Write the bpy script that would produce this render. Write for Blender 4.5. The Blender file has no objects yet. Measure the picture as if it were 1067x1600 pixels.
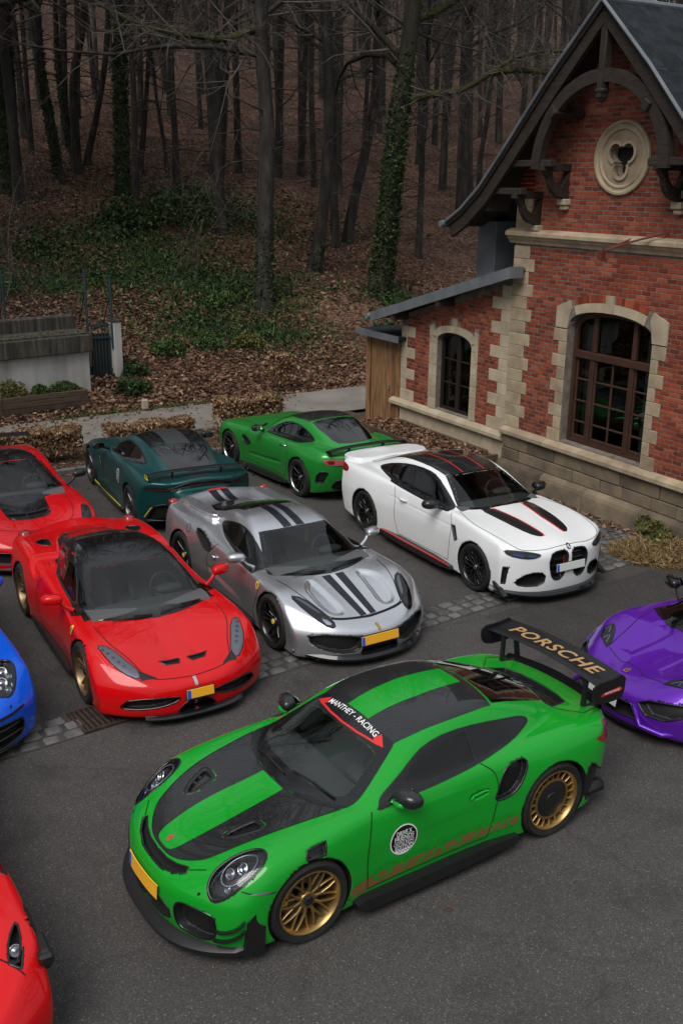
import bpy, bmesh, math, random
import numpy as np
from mathutils import Vector, Matrix, Euler
from mathutils.geometry import delaunay_2d_cdt
R = math.radians
scene = bpy.context.scene
COL = scene.collection
random.seed(7); RNG = np.random.default_rng(7)

# ---------------------------------------------------------------- camera
cam_d = bpy.data.cameras.new('camera'); cam = bpy.data.objects.new('camera', cam_d); COL.objects.link(cam)
F_PX, PITCH, ROLL, CAM_H = 1588.3, R(17.944), R(-0.711), 5.405
cam_d.sensor_fit = 'VERTICAL'; cam_d.sensor_height = 36.0; cam_d.sensor_width = 24.0
cam_d.lens = F_PX / 1600 * 36.0
cam_d.clip_start = .05; cam_d.clip_end = 600
_cr, _sr, _cp, _sp = math.cos(ROLL), math.sin(ROLL), math.cos(PITCH), math.sin(PITCH)
_right, _fwd, _down = Vector((1, 0, 0)), Vector((0, _cp, -_sp)), Vector((0, -_sp, -_cp))
_r2 = _cr*_right + _sr*_down; _d2 = -_sr*_right + _cr*_down
_m = Matrix((_r2, -_d2, -_fwd)).transposed().to_4x4(); _m.translation = Vector((0, 0, CAM_H))
cam.matrix_world = _m
scene.camera = cam
# ---------------------------------------------------------------- sky, sun, exposure
SUN_EL, SUN_AZ = R(52), R(205)          # azimuth clockwise from +Y
w = bpy.data.worlds.new('World'); scene.world = w; w.use_nodes = True
nt = w.node_tree; nt.nodes.clear()
_out = nt.nodes.new('ShaderNodeOutputWorld'); _bg = nt.nodes.new('ShaderNodeBackground')
_sky = nt.nodes.new('ShaderNodeTexSky'); _sky.sky_type = 'NISHITA'; _sky.sun_disc = False
_sky.sun_elevation = SUN_EL; _sky.sun_rotation = SUN_AZ; _sky.dust_density = 4.0; _sky.ozone_density = 1.0
_hs = nt.nodes.new('ShaderNodeHueSaturation'); _hs.inputs['Saturation'].default_value = .42
nt.links.new(_sky.outputs[0], _hs.inputs['Color'])
# cloud layer: overcast sky, brightest overhead
_tc = nt.nodes.new('ShaderNodeTexCoord'); _sx = nt.nodes.new('ShaderNodeSeparateXYZ'); nt.links.new(_tc.outputs['Generated'], _sx.inputs[0])
_cl = nt.nodes.new('ShaderNodeMapRange'); _cl.inputs[1].default_value = 0; _cl.inputs[2].default_value = 1; _cl.inputs[3].default_value = 3.0; _cl.inputs[4].default_value = 8.2; nt.links.new(_sx.outputs[2], _cl.inputs[0])
_nz = nt.nodes.new('ShaderNodeTexNoise'); _nz.inputs['Scale'].default_value = 2.6; _nz.inputs['Detail'].default_value = 6; nt.links.new(_tc.outputs['Generated'], _nz.inputs['Vector'])
_mn = nt.nodes.new('ShaderNodeMapRange'); _mn.inputs[1].default_value = .3; _mn.inputs[2].default_value = .7; _mn.inputs[3].default_value = .82; _mn.inputs[4].default_value = 1.16; nt.links.new(_nz.outputs[0], _mn.inputs[0])
_mu = nt.nodes.new('ShaderNodeMath'); _mu.operation = 'MULTIPLY'; nt.links.new(_cl.outputs[0], _mu.inputs[0]); nt.links.new(_mn.outputs[0], _mu.inputs[1])
_cc = nt.nodes.new('ShaderNodeVectorMath'); _cc.operation = 'SCALE'; _cc.inputs[0].default_value = (.93, .985, 1.06); nt.links.new(_mu.outputs[0], _cc.inputs['Scale'])
_mx = nt.nodes.new('ShaderNodeMixRGB'); _mx.inputs[0].default_value = .8; nt.links.new(_hs.outputs[0], _mx.inputs[1]); nt.links.new(_cc.outputs[0], _mx.inputs[2]); nt.links.new(_mx.outputs[0], _bg.inputs['Color'])
_bg.inputs['Strength'].default_value = .07
nt.links.new(_bg.outputs[0], _out.inputs[0])
sun_d = bpy.data.lights.new('sun', 'SUN'); sun = bpy.data.objects.new('sun', sun_d); COL.objects.link(sun)
sun_d.energy = 1.5; sun_d.angle = R(34); sun_d.color = (1, .96, .9)
_sd = Vector((math.sin(SUN_AZ)*math.cos(SUN_EL), math.cos(SUN_AZ)*math.cos(SUN_EL), math.sin(SUN_EL)))
sun.rotation_euler = _sd.to_track_quat('Z', 'Y').to_euler()
scene.view_settings.view_transform = 'Standard'; scene.view_settings.look = 'None'
scene.view_settings.exposure = 0.7; scene.view_settings.gamma = 1; scene.view_settings.use_curve_mapping = False
scene.cycles.max_bounces = 8; scene.cycles.transparent_max_bounces = 12; scene.cycles.glossy_bounces = 4; scene.cycles.diffuse_bounces = 3
scene.cycles.sample_clamp_indirect = 6

# ---------------------------------------------------------------- helpers
def tag(o, label=None, cat=None, group=None, kind=None):
    if label: o['label'] = label
    if cat: o['category'] = cat
    if group: o['group'] = group
    if kind: o['kind'] = kind
    return o
def empty(name, loc=(0, 0, 0), rz=0, parent=None):
    o = bpy.data.objects.new(name, None); COL.objects.link(o); o.location = loc; o.rotation_euler = (0, 0, rz)
    o.empty_display_size = .2; o.parent = parent
    return o
def link(name, me, parent=None, loc=None, rot=None):
    o = bpy.data.objects.new(name, me); COL.objects.link(o); o.parent = parent
    if loc is not None: o.location = loc
    if rot is not None: o.rotation_euler = rot
    return o
def mesh_np(name, V, Fq, mats=None, smooth=False, normals=None, fmat=None):
    """mesh from arrays; Fq (n,k) index array or list of such arrays"""
    me = bpy.data.meshes.new(name)
    V = np.asarray(V, np.float32).reshape(-1, 3)
    Fl = Fq if isinstance(Fq, list) else [Fq]
    Fl = [np.asarray(f, np.int32) for f in Fl if len(f)]
    me.vertices.add(len(V)); me.vertices.foreach_set('co', V.ravel())
    nl = sum(f.size for f in Fl); nf = sum(len(f) for f in Fl)
    me.loops.add(nl); me.polygons.add(nf)
    if nf:
        me.loops.foreach_set('vertex_index', np.concatenate([f.ravel() for f in Fl]))
        tot = np.concatenate([np.full(len(f), f.shape[1], np.int32) for f in Fl])
        st = np.concatenate([[0], np.cumsum(tot)[:-1]]).astype(np.int32)
        me.polygons.foreach_set('loop_start', st)
        me.polygons.foreach_set('use_smooth', np.full(nf, smooth, bool))
        if fmat is not None: me.polygons.foreach_set('material_index', np.asarray(fmat, np.int32))
    for m in ([] if mats is None else mats if isinstance(mats, (list, tuple)) else [mats]): me.materials.append(m)
    me.update(calc_edges=True); me.validate()
    if normals is not None and smooth:
        me.normals_split_custom_set_from_vertices(np.asarray(normals, np.float32).tolist())
    return me
class MB:
    """collects boxes, prisms, tubes and lathes into one mesh"""
    def __init__(s): s.V = []; s.F = {}; s.n = 0; s.M = {}
    def add(s, V, F, mi=0):
        V = np.asarray(V, float).reshape(-1, 3)
        for f in F:
            s.F.setdefault(len(f), []).append([i+s.n for i in f]); s.M.setdefault(len(f), []).append(mi)
        s.V.append(V); s.n += len(V); return s
    def box(s, c, size, rz=0, M=None, mi=0, bev=0):
        x, y, z = [a/2 for a in size]
        if bev:
            b = min(bev, x*.9, y*.9, z*.9); V = []
            for sx in (-1, 1):
                for sy in (-1, 1):
                    for sz in (-1, 1):
                        V += [(sx*x, sy*(y-b), sz*(z-b)), (sx*(x-b), sy*y, sz*(z-b)), (sx*(x-b), sy*(y-b), sz*z)]
            I = lambda a, b_, c_, k: ((a*2+b_)*2+c_)*3+k
            F = []
            for a in (0, 1):
                q = [I(a, 0, 0, 0), I(a, 1, 0, 0), I(a, 1, 1, 0), I(a, 0, 1, 0)]; F.append(q if a else q[::-1])
                q = [I(0, a, 0, 1), I(0, a, 1, 1), I(1, a, 1, 1), I(1, a, 0, 1)]; F.append(q if a else q[::-1])
                q = [I(0, 0, a, 2), I(1, 0, a, 2), I(1, 1, a, 2), I(0, 1, a, 2)]; F.append(q if a else q[::-1])
                for c_ in (0, 1):
                    q = [I(a, c_, 0, 0), I(a, c_, 0, 1), I(a, c_, 1, 1), I(a, c_, 1, 0)]; F.append(q if a == c_ else q[::-1]); 
                    q = [I(a, 0, c_, 0), I(a, 1, c_, 0), I(a, 1, c_, 2), I(a, 0, c_, 2)]; F.append(q if a == c_ else q[::-1])
                    q = [I(0, a, c_, 1), I(0, a, c_, 2), I(1, a, c_, 2), I(1, a, c_, 1)]; F.append(q if a == c_ else q[::-1])
                    for d in (0, 1):
                        q = [I(a, c_, d, 0), I(a, c_, d, 1), I(a, c_, d, 2)]; F.append(q if (a+c_+d) % 2 else q[::-1])
            V = np.array(V)
        else:
            V = np.array([(sx*x, sy*y, sz*z) for sx in (-1, 1) for sy in (-1, 1) for sz in (-1, 1)])
            F = [(0, 1, 3, 2), (4, 6, 7, 5), (0, 4, 5, 1), (2, 3, 7, 6), (0, 2, 6, 4), (1, 5, 7, 3)]
        if M is not None: V = V @ np.array(M.to_3x3()).T
        elif rz: V = V @ np.array([[math.cos(rz), math.sin(rz), 0], [-math.sin(rz), math.cos(rz), 0], [0, 0, 1]])
        return s.add(V + np.array(c), F, mi)
    def tube(s, P, r, n=8, cap=True, mi=0):
        P = [Vector(p) for p in P]; rs = r if isinstance(r, (list, tuple)) else [r]*len(P)
        V = []; up = Vector((0, 0, 1)); px = None
        for i, p in enumerate(P):
            t = (P[min(i+1, len(P)-1)] - P[max(i-1, 0)]).normalized()
            if px is None:
                a = up if abs(t.z) < .9 else Vector((1, 0, 0)); px = t.cross(a).normalized()
            else:
                px = (px - t*px.dot(t)).normalized()
            py = t.cross(px)
            for k in range(n):
                a = 2*math.pi*k/n; V.append(p + (px*math.cos(a) + py*math.sin(a))*rs[i])
        F = [(i*n+k, i*n+(k+1) % n, (i+1)*n+(k+1) % n, (i+1)*n+k) for i in range(len(P)-1) for k in range(n)]
        if cap: F += [tuple(range(n))[::-1], tuple((len(P)-1)*n+k for k in range(n))]
        return s.add([tuple(v) for v in V], F, mi)
    def prism(s, poly, h0, h1, axis='z', mi=0):
        """extrude 2D polygon: axis z -> (x,y); y -> (x,z); x -> (y,z)"""
        def P(u, v, h): return (u, v, h) if axis == 'z' else (u, h, v) if axis == 'y' else (h, u, v)
        n = len(poly); V = [P(u, v, h0) for u, v in poly] + [P(u, v, h1) for u, v in poly]
        area = sum(poly[i][0]*poly[(i+1) % n][1]-poly[(i+1) % n][0]*poly[i][1] for i in range(n))
        F = [tuple(range(n))[::-1], tuple(n+i for i in range(n))] + [(i, (i+1) % n, n+(i+1) % n, n+i) for i in range(n)]
        flip = (area < 0) ^ (axis == 'y') ^ (h1 < h0)
        if flip: F = [f[::-1] for f in F]
        return s.add(V, F, mi)
    def lathe(s, prof, n=32, axis='y', mi=0, closed=False):
        """prof list of (r, h) ; revolve around axis"""
        V = []
        for r, h in prof:
            for k in range(n):
                a = 2*math.pi*k/n; c, d = r*math.cos(a), r*math.sin(a)
                V.append((c, h, d) if axis == 'y' else (c, d, h) if axis == 'z' else (h, c, d))
        m = len(prof); F = []
        for i in range(m if closed else m-1):
            j = (i+1) % m
            for k in range(n):
                q = (i*n+k, j*n+k, j*n+(k+1) % n, i*n+(k+1) % n); F.append(q)
        return s.add(V, F, mi)
    def grid(s, P, mi=0):
        """P (a,b,3) array of points -> quads"""
        P = np.asarray(P, float); a, b = P.shape[:2]
        F = [(i*b+j, (i+1)*b+j, (i+1)*b+j+1, i*b+j+1) for i in range(a-1) for j in range(b-1)]
        return s.add(P.reshape(-1, 3), F, mi)
    def mesh(s, name, mats=None, smooth=False, recalc=False, auto=None):
        V = np.concatenate(s.V) if s.V else np.zeros((0, 3))
        ks = sorted(s.F); Fl = []; fm = []
        for k in ks:
            if k <= 4: Fl.append(np.array(s.F[k], np.int32)); fm += s.M[k]
        me_big = [k for k in ks if k > 4]
        for k in me_big: Fl.append(np.array(s.F[k], np.int32)); fm += s.M[k]
        me = mesh_np(name, V, Fl, mats, smooth, fmat=fm)
        if recalc or auto is not None:
            bm = bmesh.new(); bm.from_mesh(me); bmesh.ops.recalc_face_normals(bm, faces=bm.faces[:])
            if auto is not None:
                for e in bm.edges:
                    e.smooth = len(e.link_faces) == 2 and e.calc_face_angle(4) < R(auto)
                for f in bm.faces: f.smooth = True
            bm.to_mesh(me); bm.free()
        return me
    def build(s, name, mats=None, parent=None, smooth=False, recalc=True, auto=None, loc=None, rot=None):
        return link(name, s.mesh(name, mats, smooth, recalc, auto), parent, loc, rot)
def copy_tree(o, parent=None):
    c = o.copy(); COL.objects.link(c); c.parent = parent
    for ch in list(o.children): copy_tree(ch, c)
    return c
# ---------------------------------------------------------------- materials
MATS = {}
def mat(name, col=(.5, .5, .5), rough=.5, metal=0, coat=0, coat_r=.03, spec=.5, sheen=0, alpha=1):
    if name in MATS: return MATS[name]
    m = bpy.data.materials.new(name); m.use_nodes = True; b = m.node_tree.nodes['Principled BSDF']
    b.inputs['Base Color'].default_value = (*col, 1); b.inputs['Roughness'].default_value = rough
    b.inputs['Metallic'].default_value = metal; b.inputs['Coat Weight'].default_value = coat
    b.inputs['Coat Roughness'].default_value = coat_r; b.inputs['Specular IOR Level'].default_value = spec
    MATS[name] = m; return m
def nd(nt, t, **kw):
    n = nt.nodes.new(t)
    for k, v in kw.items():
        if k.startswith('i_'): n.inputs[int(k[2:]) if k[2:].isdigit() else k[2:].replace('_', ' ')].default_value = v
        else: setattr(n, k, v)
    return n
def ramp(nt, fac, stops, interp='LINEAR'):
    r = nt.nodes.new('ShaderNodeValToRGB'); r.color_ramp.interpolation = interp
    e = r.color_ramp.elements
    while len(e) < len(stops): e.new(.5)
    for i, (p, c) in enumerate(stops):
        e[i].position = p; e[i].color = (*c, 1) if len(c) == 3 else c
    nt.links.new(fac, r.inputs[0]); return r
def noise_mat(name, stops, scale=5, detail=6, rough=.8, bump=.0, bscale=40, distort=0, coord='Object', rand=0, spec=.4, stretch=None, bdist=.02):
    """procedural colour from noise, optional per-object value shift and bump"""
    if name in MATS: return MATS[name]
    m = mat(name, rough=rough, spec=spec); t = m.node_tree; b = t.nodes['Principled BSDF']
    src = nd(t, 'ShaderNodeNewGeometry').outputs['Position'] if coord == 'Geo' else nd(t, 'ShaderNodeTexCoord').outputs[coord]
    if rand or stretch:
        mp = nd(t, 'ShaderNodeMapping'); t.links.new(src, mp.inputs[0])
        if stretch: mp.inputs['Scale'].default_value = stretch
        if rand:
            oi = nd(t, 'ShaderNodeObjectInfo'); mu = nd(t, 'ShaderNodeMath', operation='MULTIPLY', i_1=57.0)
            t.links.new(oi.outputs['Random'], mu.inputs[0]); t.links.new(mu.outputs[0], mp.inputs['Location'])
        src = mp.outputs[0]
    nz = nd(t, 'ShaderNodeTexNoise', i_Scale=scale, i_Detail=detail, i_Distortion=distort); t.links.new(src, nz.inputs['Vector'])
    rp = ramp(t, nz.outputs[0], stops); colr = rp.outputs[0]
    if rand:
        hs = nd(t, 'ShaderNodeHueSaturation'); t.links.new(colr, hs.inputs['Color'])
        mr = nd(t, 'ShaderNodeMapRange', i_3=1-rand, i_4=1+rand); t.links.new(oi.outputs['Random'], mr.inputs[0]); t.links.new(mr.outputs[0], hs.inputs['Value'])
        mh = nd(t, 'ShaderNodeMapRange', i_3=.5-rand*.04, i_4=.5+rand*.04)
        m2 = nd(t, 'ShaderNodeMath', operation='MULTIPLY', i_1=7.31); fr = nd(t, 'ShaderNodeMath', operation='FRACT')
        t.links.new(oi.outputs['Random'], m2.inputs[0]); t.links.new(m2.outputs[0], fr.inputs[0]); t.links.new(fr.outputs[0], mh.inputs[0]); t.links.new(mh.outputs[0], hs.inputs['Hue'])
        colr = hs.outputs[0]
    t.links.new(colr, b.inputs['Base Color'])
    if bump:
        n2 = nd(t, 'ShaderNodeTexNoise', i_Scale=bscale, i_Detail=5.0); t.links.new(src, n2.inputs['Vector'])
        bp = nd(t, 'ShaderNodeBump', i_Strength=bump, i_Distance=bdist); t.links.new(n2.outputs[0], bp.inputs['Height']); t.links.new(bp.outputs[0], b.inputs['Normal'])
    return m
# ================================================================ car bodies: implicit surfaces meshed with surface nets
def curve(kn, sm=.05, lo=-3.2, hi=3.2, dx=.005):
    """smooth monotone-cubic curve through (x, v) knots, as a lookup function"""
    kn = sorted(kn); xs = np.array([k[0] for k in kn], float); ys = np.array([k[1] for k in kn], float)
    g = np.arange(lo, hi+dx, dx)
    if len(xs) == 1: tab = np.full_like(g, ys[0])
    else:
        h = np.diff(xs); d = np.diff(ys)/h; m = np.zeros_like(ys)
        m[0], m[-1] = d[0], d[-1]
        for i in range(1, len(xs)-1):
            if d[i-1]*d[i] > 0: m[i] = 2*d[i-1]*d[i]/(d[i-1]+d[i])*.999
        k = np.clip(np.searchsorted(xs, g)-1, 0, len(h)-1); t = (g-xs[k])/h[k]
        t2, t3 = t*t, t*t*t
        tab = (2*t3-3*t2+1)*ys[k]+(t3-2*t2+t)*h[k]*m[k]+(-2*t3+3*t2)*ys[k+1]+(t3-t2)*h[k]*m[k+1]
        tab = np.where(g < xs[0], ys[0]+m[0]*(g-xs[0]), np.where(g > xs[-1], ys[-1]+m[-1]*(g-xs[-1]), tab))
        if sm:
            n = int(3*sm/dx); kk = np.exp(-.5*(np.arange(-n, n+1)*dx/sm)**2); kk /= kk.sum()
            pad = np.concatenate([tab[0]+(tab[1]-tab[0])*np.arange(-n, 0), tab, tab[-1]+(tab[-1]-tab[-2])*np.arange(1, n+1)])
            tab = np.convolve(pad, kk, 'valid')
    sl = np.gradient(tab, dx)
    f = lambda v: np.interp(v, g, tab); f.slope = lambda v: np.interp(v, g, sl); return f
def smax(a, b, k):
    h = np.maximum(k-np.abs(a-b), 0)/k; return np.maximum(a, b)+h*h*h*k/6
def smin(a, b, k): return -smax(-a, -b, k)
def polysd(poly, U, V):
    """signed distance to a closed polygon (negative inside)"""
    P = np.array(poly, float); d = None; s = None
    for i in range(len(P)):
        a = P[i]; b = P[i-1]; e = b-a; wu = U-a[0]; wv = V-a[1]
        t = np.clip((wu*e[0]+wv*e[1])/(e@e+1e-12), 0, 1); q = (wu-e[0]*t)**2+(wv-e[1]*t)**2
        d = q if d is None else np.minimum(d, q)
        c1 = V >= a[1]; c2 = V < b[1]; c3 = e[0]*wv > e[1]*wu
        fl = (c1 & c2 & c3) | (~c1 & ~c2 & ~c3); s = np.where(fl, -1.0, 1.0) if s is None else np.where(fl, -s, s)
    return s*np.sqrt(d)
def soft(poly, n=2, closed=True):
    """corner cutting"""
    P = [np.array(p, float) for p in poly]
    for _ in range(n):
        Q = []; m = len(P)
        for i in range(m if closed else m-1):
            a, b = P[i], P[(i+1) % m]; Q += [a*.75+b*.25, a*.25+b*.75]
        if not closed: Q = [P[0]]+Q[1:-1]+[P[-1]]
        P = Q
    return [tuple(p) for p in P]
def spl(P, n=8, closed=False):
    """Catmull-Rom through points"""
    P = [np.array(p, float) for p in P]; m = len(P); out = []
    for i in range(m if closed else m-1):
        p0, p1, p2, p3 = (P[(i-1) % m], P[i], P[(i+1) % m], P[(i+2) % m]) if closed else (P[max(i-1, 0)], P[i], P[i+1], P[min(i+2, m-1)])
        for j in range(n):
            t = j/n; out.append(tuple(.5*(2*p1+(p2-p0)*t+(2*p0-5*p1+4*p2-p3)*t*t+(3*p1-p0-3*p2+p3)*t**3)))
    if not closed: out.append(tuple(P[-1]))
    return out
def resamp(P, step, closed=True):
    P = [np.array(p, float) for p in P]; Q = []; m = len(P)
    for i in range(m if closed else m-1):
        a, b = P[i], P[(i+1) % m]; k = max(1, int(np.linalg.norm(b-a)/step+.5))
        Q += [a+(b-a)*j/k for j in range(k)]
    if not closed: Q.append(P[-1])
    return np.array(Q)
def ell(c, r, n=28, rot=0, pw=2):
    o = []
    for k in range(n):
        a = 2*math.pi*k/n; u = r[0]*math.copysign(abs(math.cos(a))**(2/pw), math.cos(a)); v = r[1]*math.copysign(abs(math.sin(a))**(2/pw), math.sin(a))
        o.append((c[0]+u*math.cos(rot)-v*math.sin(rot), c[1]+u*math.sin(rot)+v*math.cos(rot)))
    return o
AX = {'side': 1, 'top': 2, 'front': 0, 'rear': 0}
class Body:
    def __init__(s, P):
        s.p = P; s.rims = []; s.ops = []; s.claims = []; s.holes = []
        g = lambda k, sm=.05: curve(P[k], sm)
        s.zc, s.zf, s.yf, s.w, s.zr, s.wg, s.zb, s.cw = g('zc'), g('zf'), g('yf'), g('w', .07), g('zr', P.get('zrs', .05)), g('wg'), g('zb', .03), g('cw', .1)
        s.pz = curve(P['pz'], .03); s.xn = curve(P['xn'], P.get('xns', .02)); s.xt = curve(P['xt'], .02); s.rs = curve(P['rs'], .08)
    def base(s, X, Y, Z):
        p = s.p
        yf = s.yf(X); t = np.clip(Y/yf, 0, 1); q = p.get('vq', 1.0)
        S = t*t*(3-2*t); zt = s.zc(X)+(s.zf(X)-s.zc(X))*S; ov = np.maximum(Y-yf, 0); zt = zt-p.get('fall', .8)*ov*ov
        dtop = (Z-zt)/np.sqrt(1+s.zc.slope(X)**2)
        ys = s.w(X)*s.pz(Z)
        for a, xc, sx, zc, sz in p.get('flare', ()): ys = ys+a*np.exp(-((X-xc)/sx)**2-((Z-zc)/sz)**2)
        ds = Y-ys
        low = smax(dtop, ds, s.rs(X))
        kn, pn = p['nose']; low = smax(low, (X-(s.xn(Z)-kn*Y**pn))/np.sqrt(1+np.minimum(kn*pn*Y**(pn-1), 4)**2), p.get('rn', .1))
        kt, pt = p['tail']; low = smax(low, ((s.xt(Z)+kt*Y**pt)-X)/np.sqrt(1+np.minimum(kt*pt*Y**(pt-1), 4)**2), p.get('rt', .1))
        low = smax(low, s.zb(X)-Z, .04)
        xe = X+s.cw(X)*Y*Y
        dr = (Z-(s.zr(xe)-p.get('crown', .1)*Y*Y))/np.sqrt(1+np.minimum(s.zr.slope(xe)**2, 9))
        tm = p.get('tum', .5); zbelt = p.get('belt', .9)
        dg = (Y-(s.wg(X)-tm*np.maximum(Z-zbelt, -.12)))/math.sqrt(1+tm*tm)
        gh = smax(smax(dr, dg, p.get('rg', .12)), zbelt-.3-Z, .03)
        return smin(low, gh, p.get('rb', .05))
    def grid_eval(s, gx, gy, gz):
        F = s.base(gx[:, None, None], gy[None, :, None], gz[None, None, :])
        for bb, fn in s.ops:
            i = [(np.searchsorted(g, bb[2*k]), np.searchsorted(g, bb[2*k+1])) for k, g in enumerate((gx, gy, gz))]
            if any(a >= b for a, b in i): continue
            sl = tuple(slice(a, b) for a, b in i)
            F[sl] = fn(F[sl], gx[sl[0]][:, None, None], gy[sl[1]][None, :, None], gz[sl[2]][None, None, :])
        return F
    def __call__(s, P, upto=None):
        X, Y, Z = P[:, 0], np.abs(P[:, 1]), P[:, 2]; F = s.base(X, Y, Z)
        for bb, fn in (s.ops if upto is None else s.ops[:upto]):
            m = (X >= bb[0]) & (X <= bb[1]) & (Y >= bb[2]) & (Y <= bb[3]) & (Z >= bb[4]) & (Z <= bb[5])
            if m.any(): F[m] = fn(F[m], X[m], Y[m], Z[m])
        return F
    def grad(s, P, e=.006, upto=None):
        G = np.stack([s(P+d, upto)-s(P-d, upto) for d in np.eye(3)*e], 1)/(2*e); return G
    # ---- shaping operations (all mirror left/right)
    def bbp(s, plane, poly, lo, hi, m=.06):
        P = np.array(poly); a, b = P.min(0)-m, P.max(0)+m
        if plane == 'side': return (a[0], b[0], lo, hi, a[1], b[1])
        if plane == 'top': return (a[0], b[0], max(a[1], 0) if a[1] > -.05 else 0, b[1], lo, hi)
        return (lo, hi, max(a[0], -.01), b[0], a[1], b[1])
    @staticmethod
    def uv(plane, X, Y, Z): return (X, Z) if plane == 'side' else (X, Y) if plane == 'top' else (Y, Z)
    def recess(s, plane, poly, depth, lo, hi, r=.012, part=None, rim=.009):
        """carve (depth>0) or raise (depth<0) an area whose outline is a polygon in a projection"""
        k = len(s.ops); bb = s.bbp(plane, poly, lo, hi, max(.06, 1.6*r))
        if r > .03 and not part:
            def fn(F, X, Y, Z):
                q = np.clip(-polysd(poly, *s.uv(plane, X, Y, Z))/(r*1.3), 0, 1); return F+depth*q*q*(3-2*q)
        elif depth > 0:
            fn = lambda F, X, Y, Z: smax(F, np.minimum(-polysd(poly, *s.uv(plane, X, Y, Z))+0*F, F+depth), r)
        else:
            fn = lambda F, X, Y, Z: smin(F, np.maximum(polysd(poly, *s.uv(plane, X, Y, Z))+0*F, F+depth), r)
        s.ops.append((bb, fn))
        if part:
            s.rims.append((plane, poly, k, part, rim))
            s.claims.append((part, lambda C, N, bb=bb: (C[:, 0] > bb[0]) & (C[:, 0] < bb[1]) & (np.abs(C[:, 1]) > bb[2]-.001) & (np.abs(C[:, 1]) < bb[3]) & (C[:, 2] > bb[4]) & (C[:, 2] < bb[5])
                             & (polysd(poly, *s.uv(plane, C[:, 0], np.abs(C[:, 1]), C[:, 2])) < .004) & (s(C, k) < -.0018), (plane, poly, k)))
    def blob(s, c, rad, sub=False, r=.05, pw=2):
        c = np.array(c); rad = np.array(rad); mr = r+.03
        bb = (c[0]-rad[0]-mr, c[0]+rad[0]+mr, c[1]-rad[1]-mr, c[1]+rad[1]+mr, c[2]-rad[2]-mr, c[2]+rad[2]+mr)
        def fn(F, X, Y, Z):
            q = (np.abs((X-c[0])/rad[0])**pw+np.abs((Y-c[1])/rad[1])**pw+np.abs((Z-c[2])/rad[2])**pw)**(1/pw)
            d = (q-1)*min(rad); return smax(F, -d, r) if sub else smin(F, d, r)
        s.ops.append((bb, fn))
    def prism(s, plane, poly, lo, hi, sub=False, r=.03):
        bb = s.bbp(plane, poly, lo-.08, hi+.08, .1)
        def fn(F, X, Y, Z):
            h = Y if plane == 'side' else Z if plane == 'top' else X
            d = smax(polysd(poly, *s.uv(plane, X, Y, Z)), np.abs(h-(lo+hi)/2)-(hi-lo)/2, .02)+0*F
            return smax(F, -d, r) if sub else smin(F, d, r)
        s.ops.append((bb, fn))
    def well(s, xw, zw, rad, yin=.62):
        bb = (xw-rad-.1, xw+rad+.1, yin, 1.3, -.2, zw+rad+.1)
        s.ops.append((bb, lambda F, X, Y, Z: smax(F, np.minimum(rad-np.sqrt((X-xw)**2+(Z-zw)**2), Y-yin), .012)))
        s.claims.append((('wheel_well', 'liner'), lambda C, N: (np.hypot(C[:, 0]-xw, C[:, 2]-zw) < rad+.012) & (np.abs(C[:, 1]) > yin-.03)
                         & (((N[:, 0]*(C[:, 0]-xw)+N[:, 2]*(C[:, 2]-zw)) < -.6*rad) | (np.hypot(C[:, 0]-xw, C[:, 2]-zw) < rad-.03)), ('wheel', (xw, zw, rad), len(s.ops)-1)))
    def hole(s, plane, poly, lo, hi, sh=.018):
        """open the body where a see-through window sits"""
        s.holes.append((plane, poly, lo, hi, sh))
    def march(s, plane, UV, off=0., start=None, sgn=1, upto=None):
        n = len(UV); P = np.zeros((n, 3)); a = AX[plane]
        o = [k for k in range(3) if k != a]; P[:, o[0]], P[:, o[1]] = UV[:, 0], UV[:, 1]
        st = start if start is not None else {'side': 1.25, 'top': 1.7, 'front': 2.9, 'rear': -2.9}[plane]
        st = st*sgn if plane == 'side' else st
        d = -1.0 if (st > 0) else 1.0
        P[:, a] = st; T = np.zeros(n); done = np.zeros(n, bool)
        for _ in range(90):
            f = s(P, upto)-off; stp = np.where(done, 0, np.clip(f*.6, -.05, .25)); P[:, a] += d*stp; T += np.abs(stp); done |= np.abs(f) < 4e-4
            if done.all(): break
        G = s.grad(P, upto=upto); L = np.linalg.norm(G, axis=1, keepdims=True); N = G/np.maximum(L, 1e-6)
        ok = np.abs(s(P, upto)-off) < .02
        return P, N, ok
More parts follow.
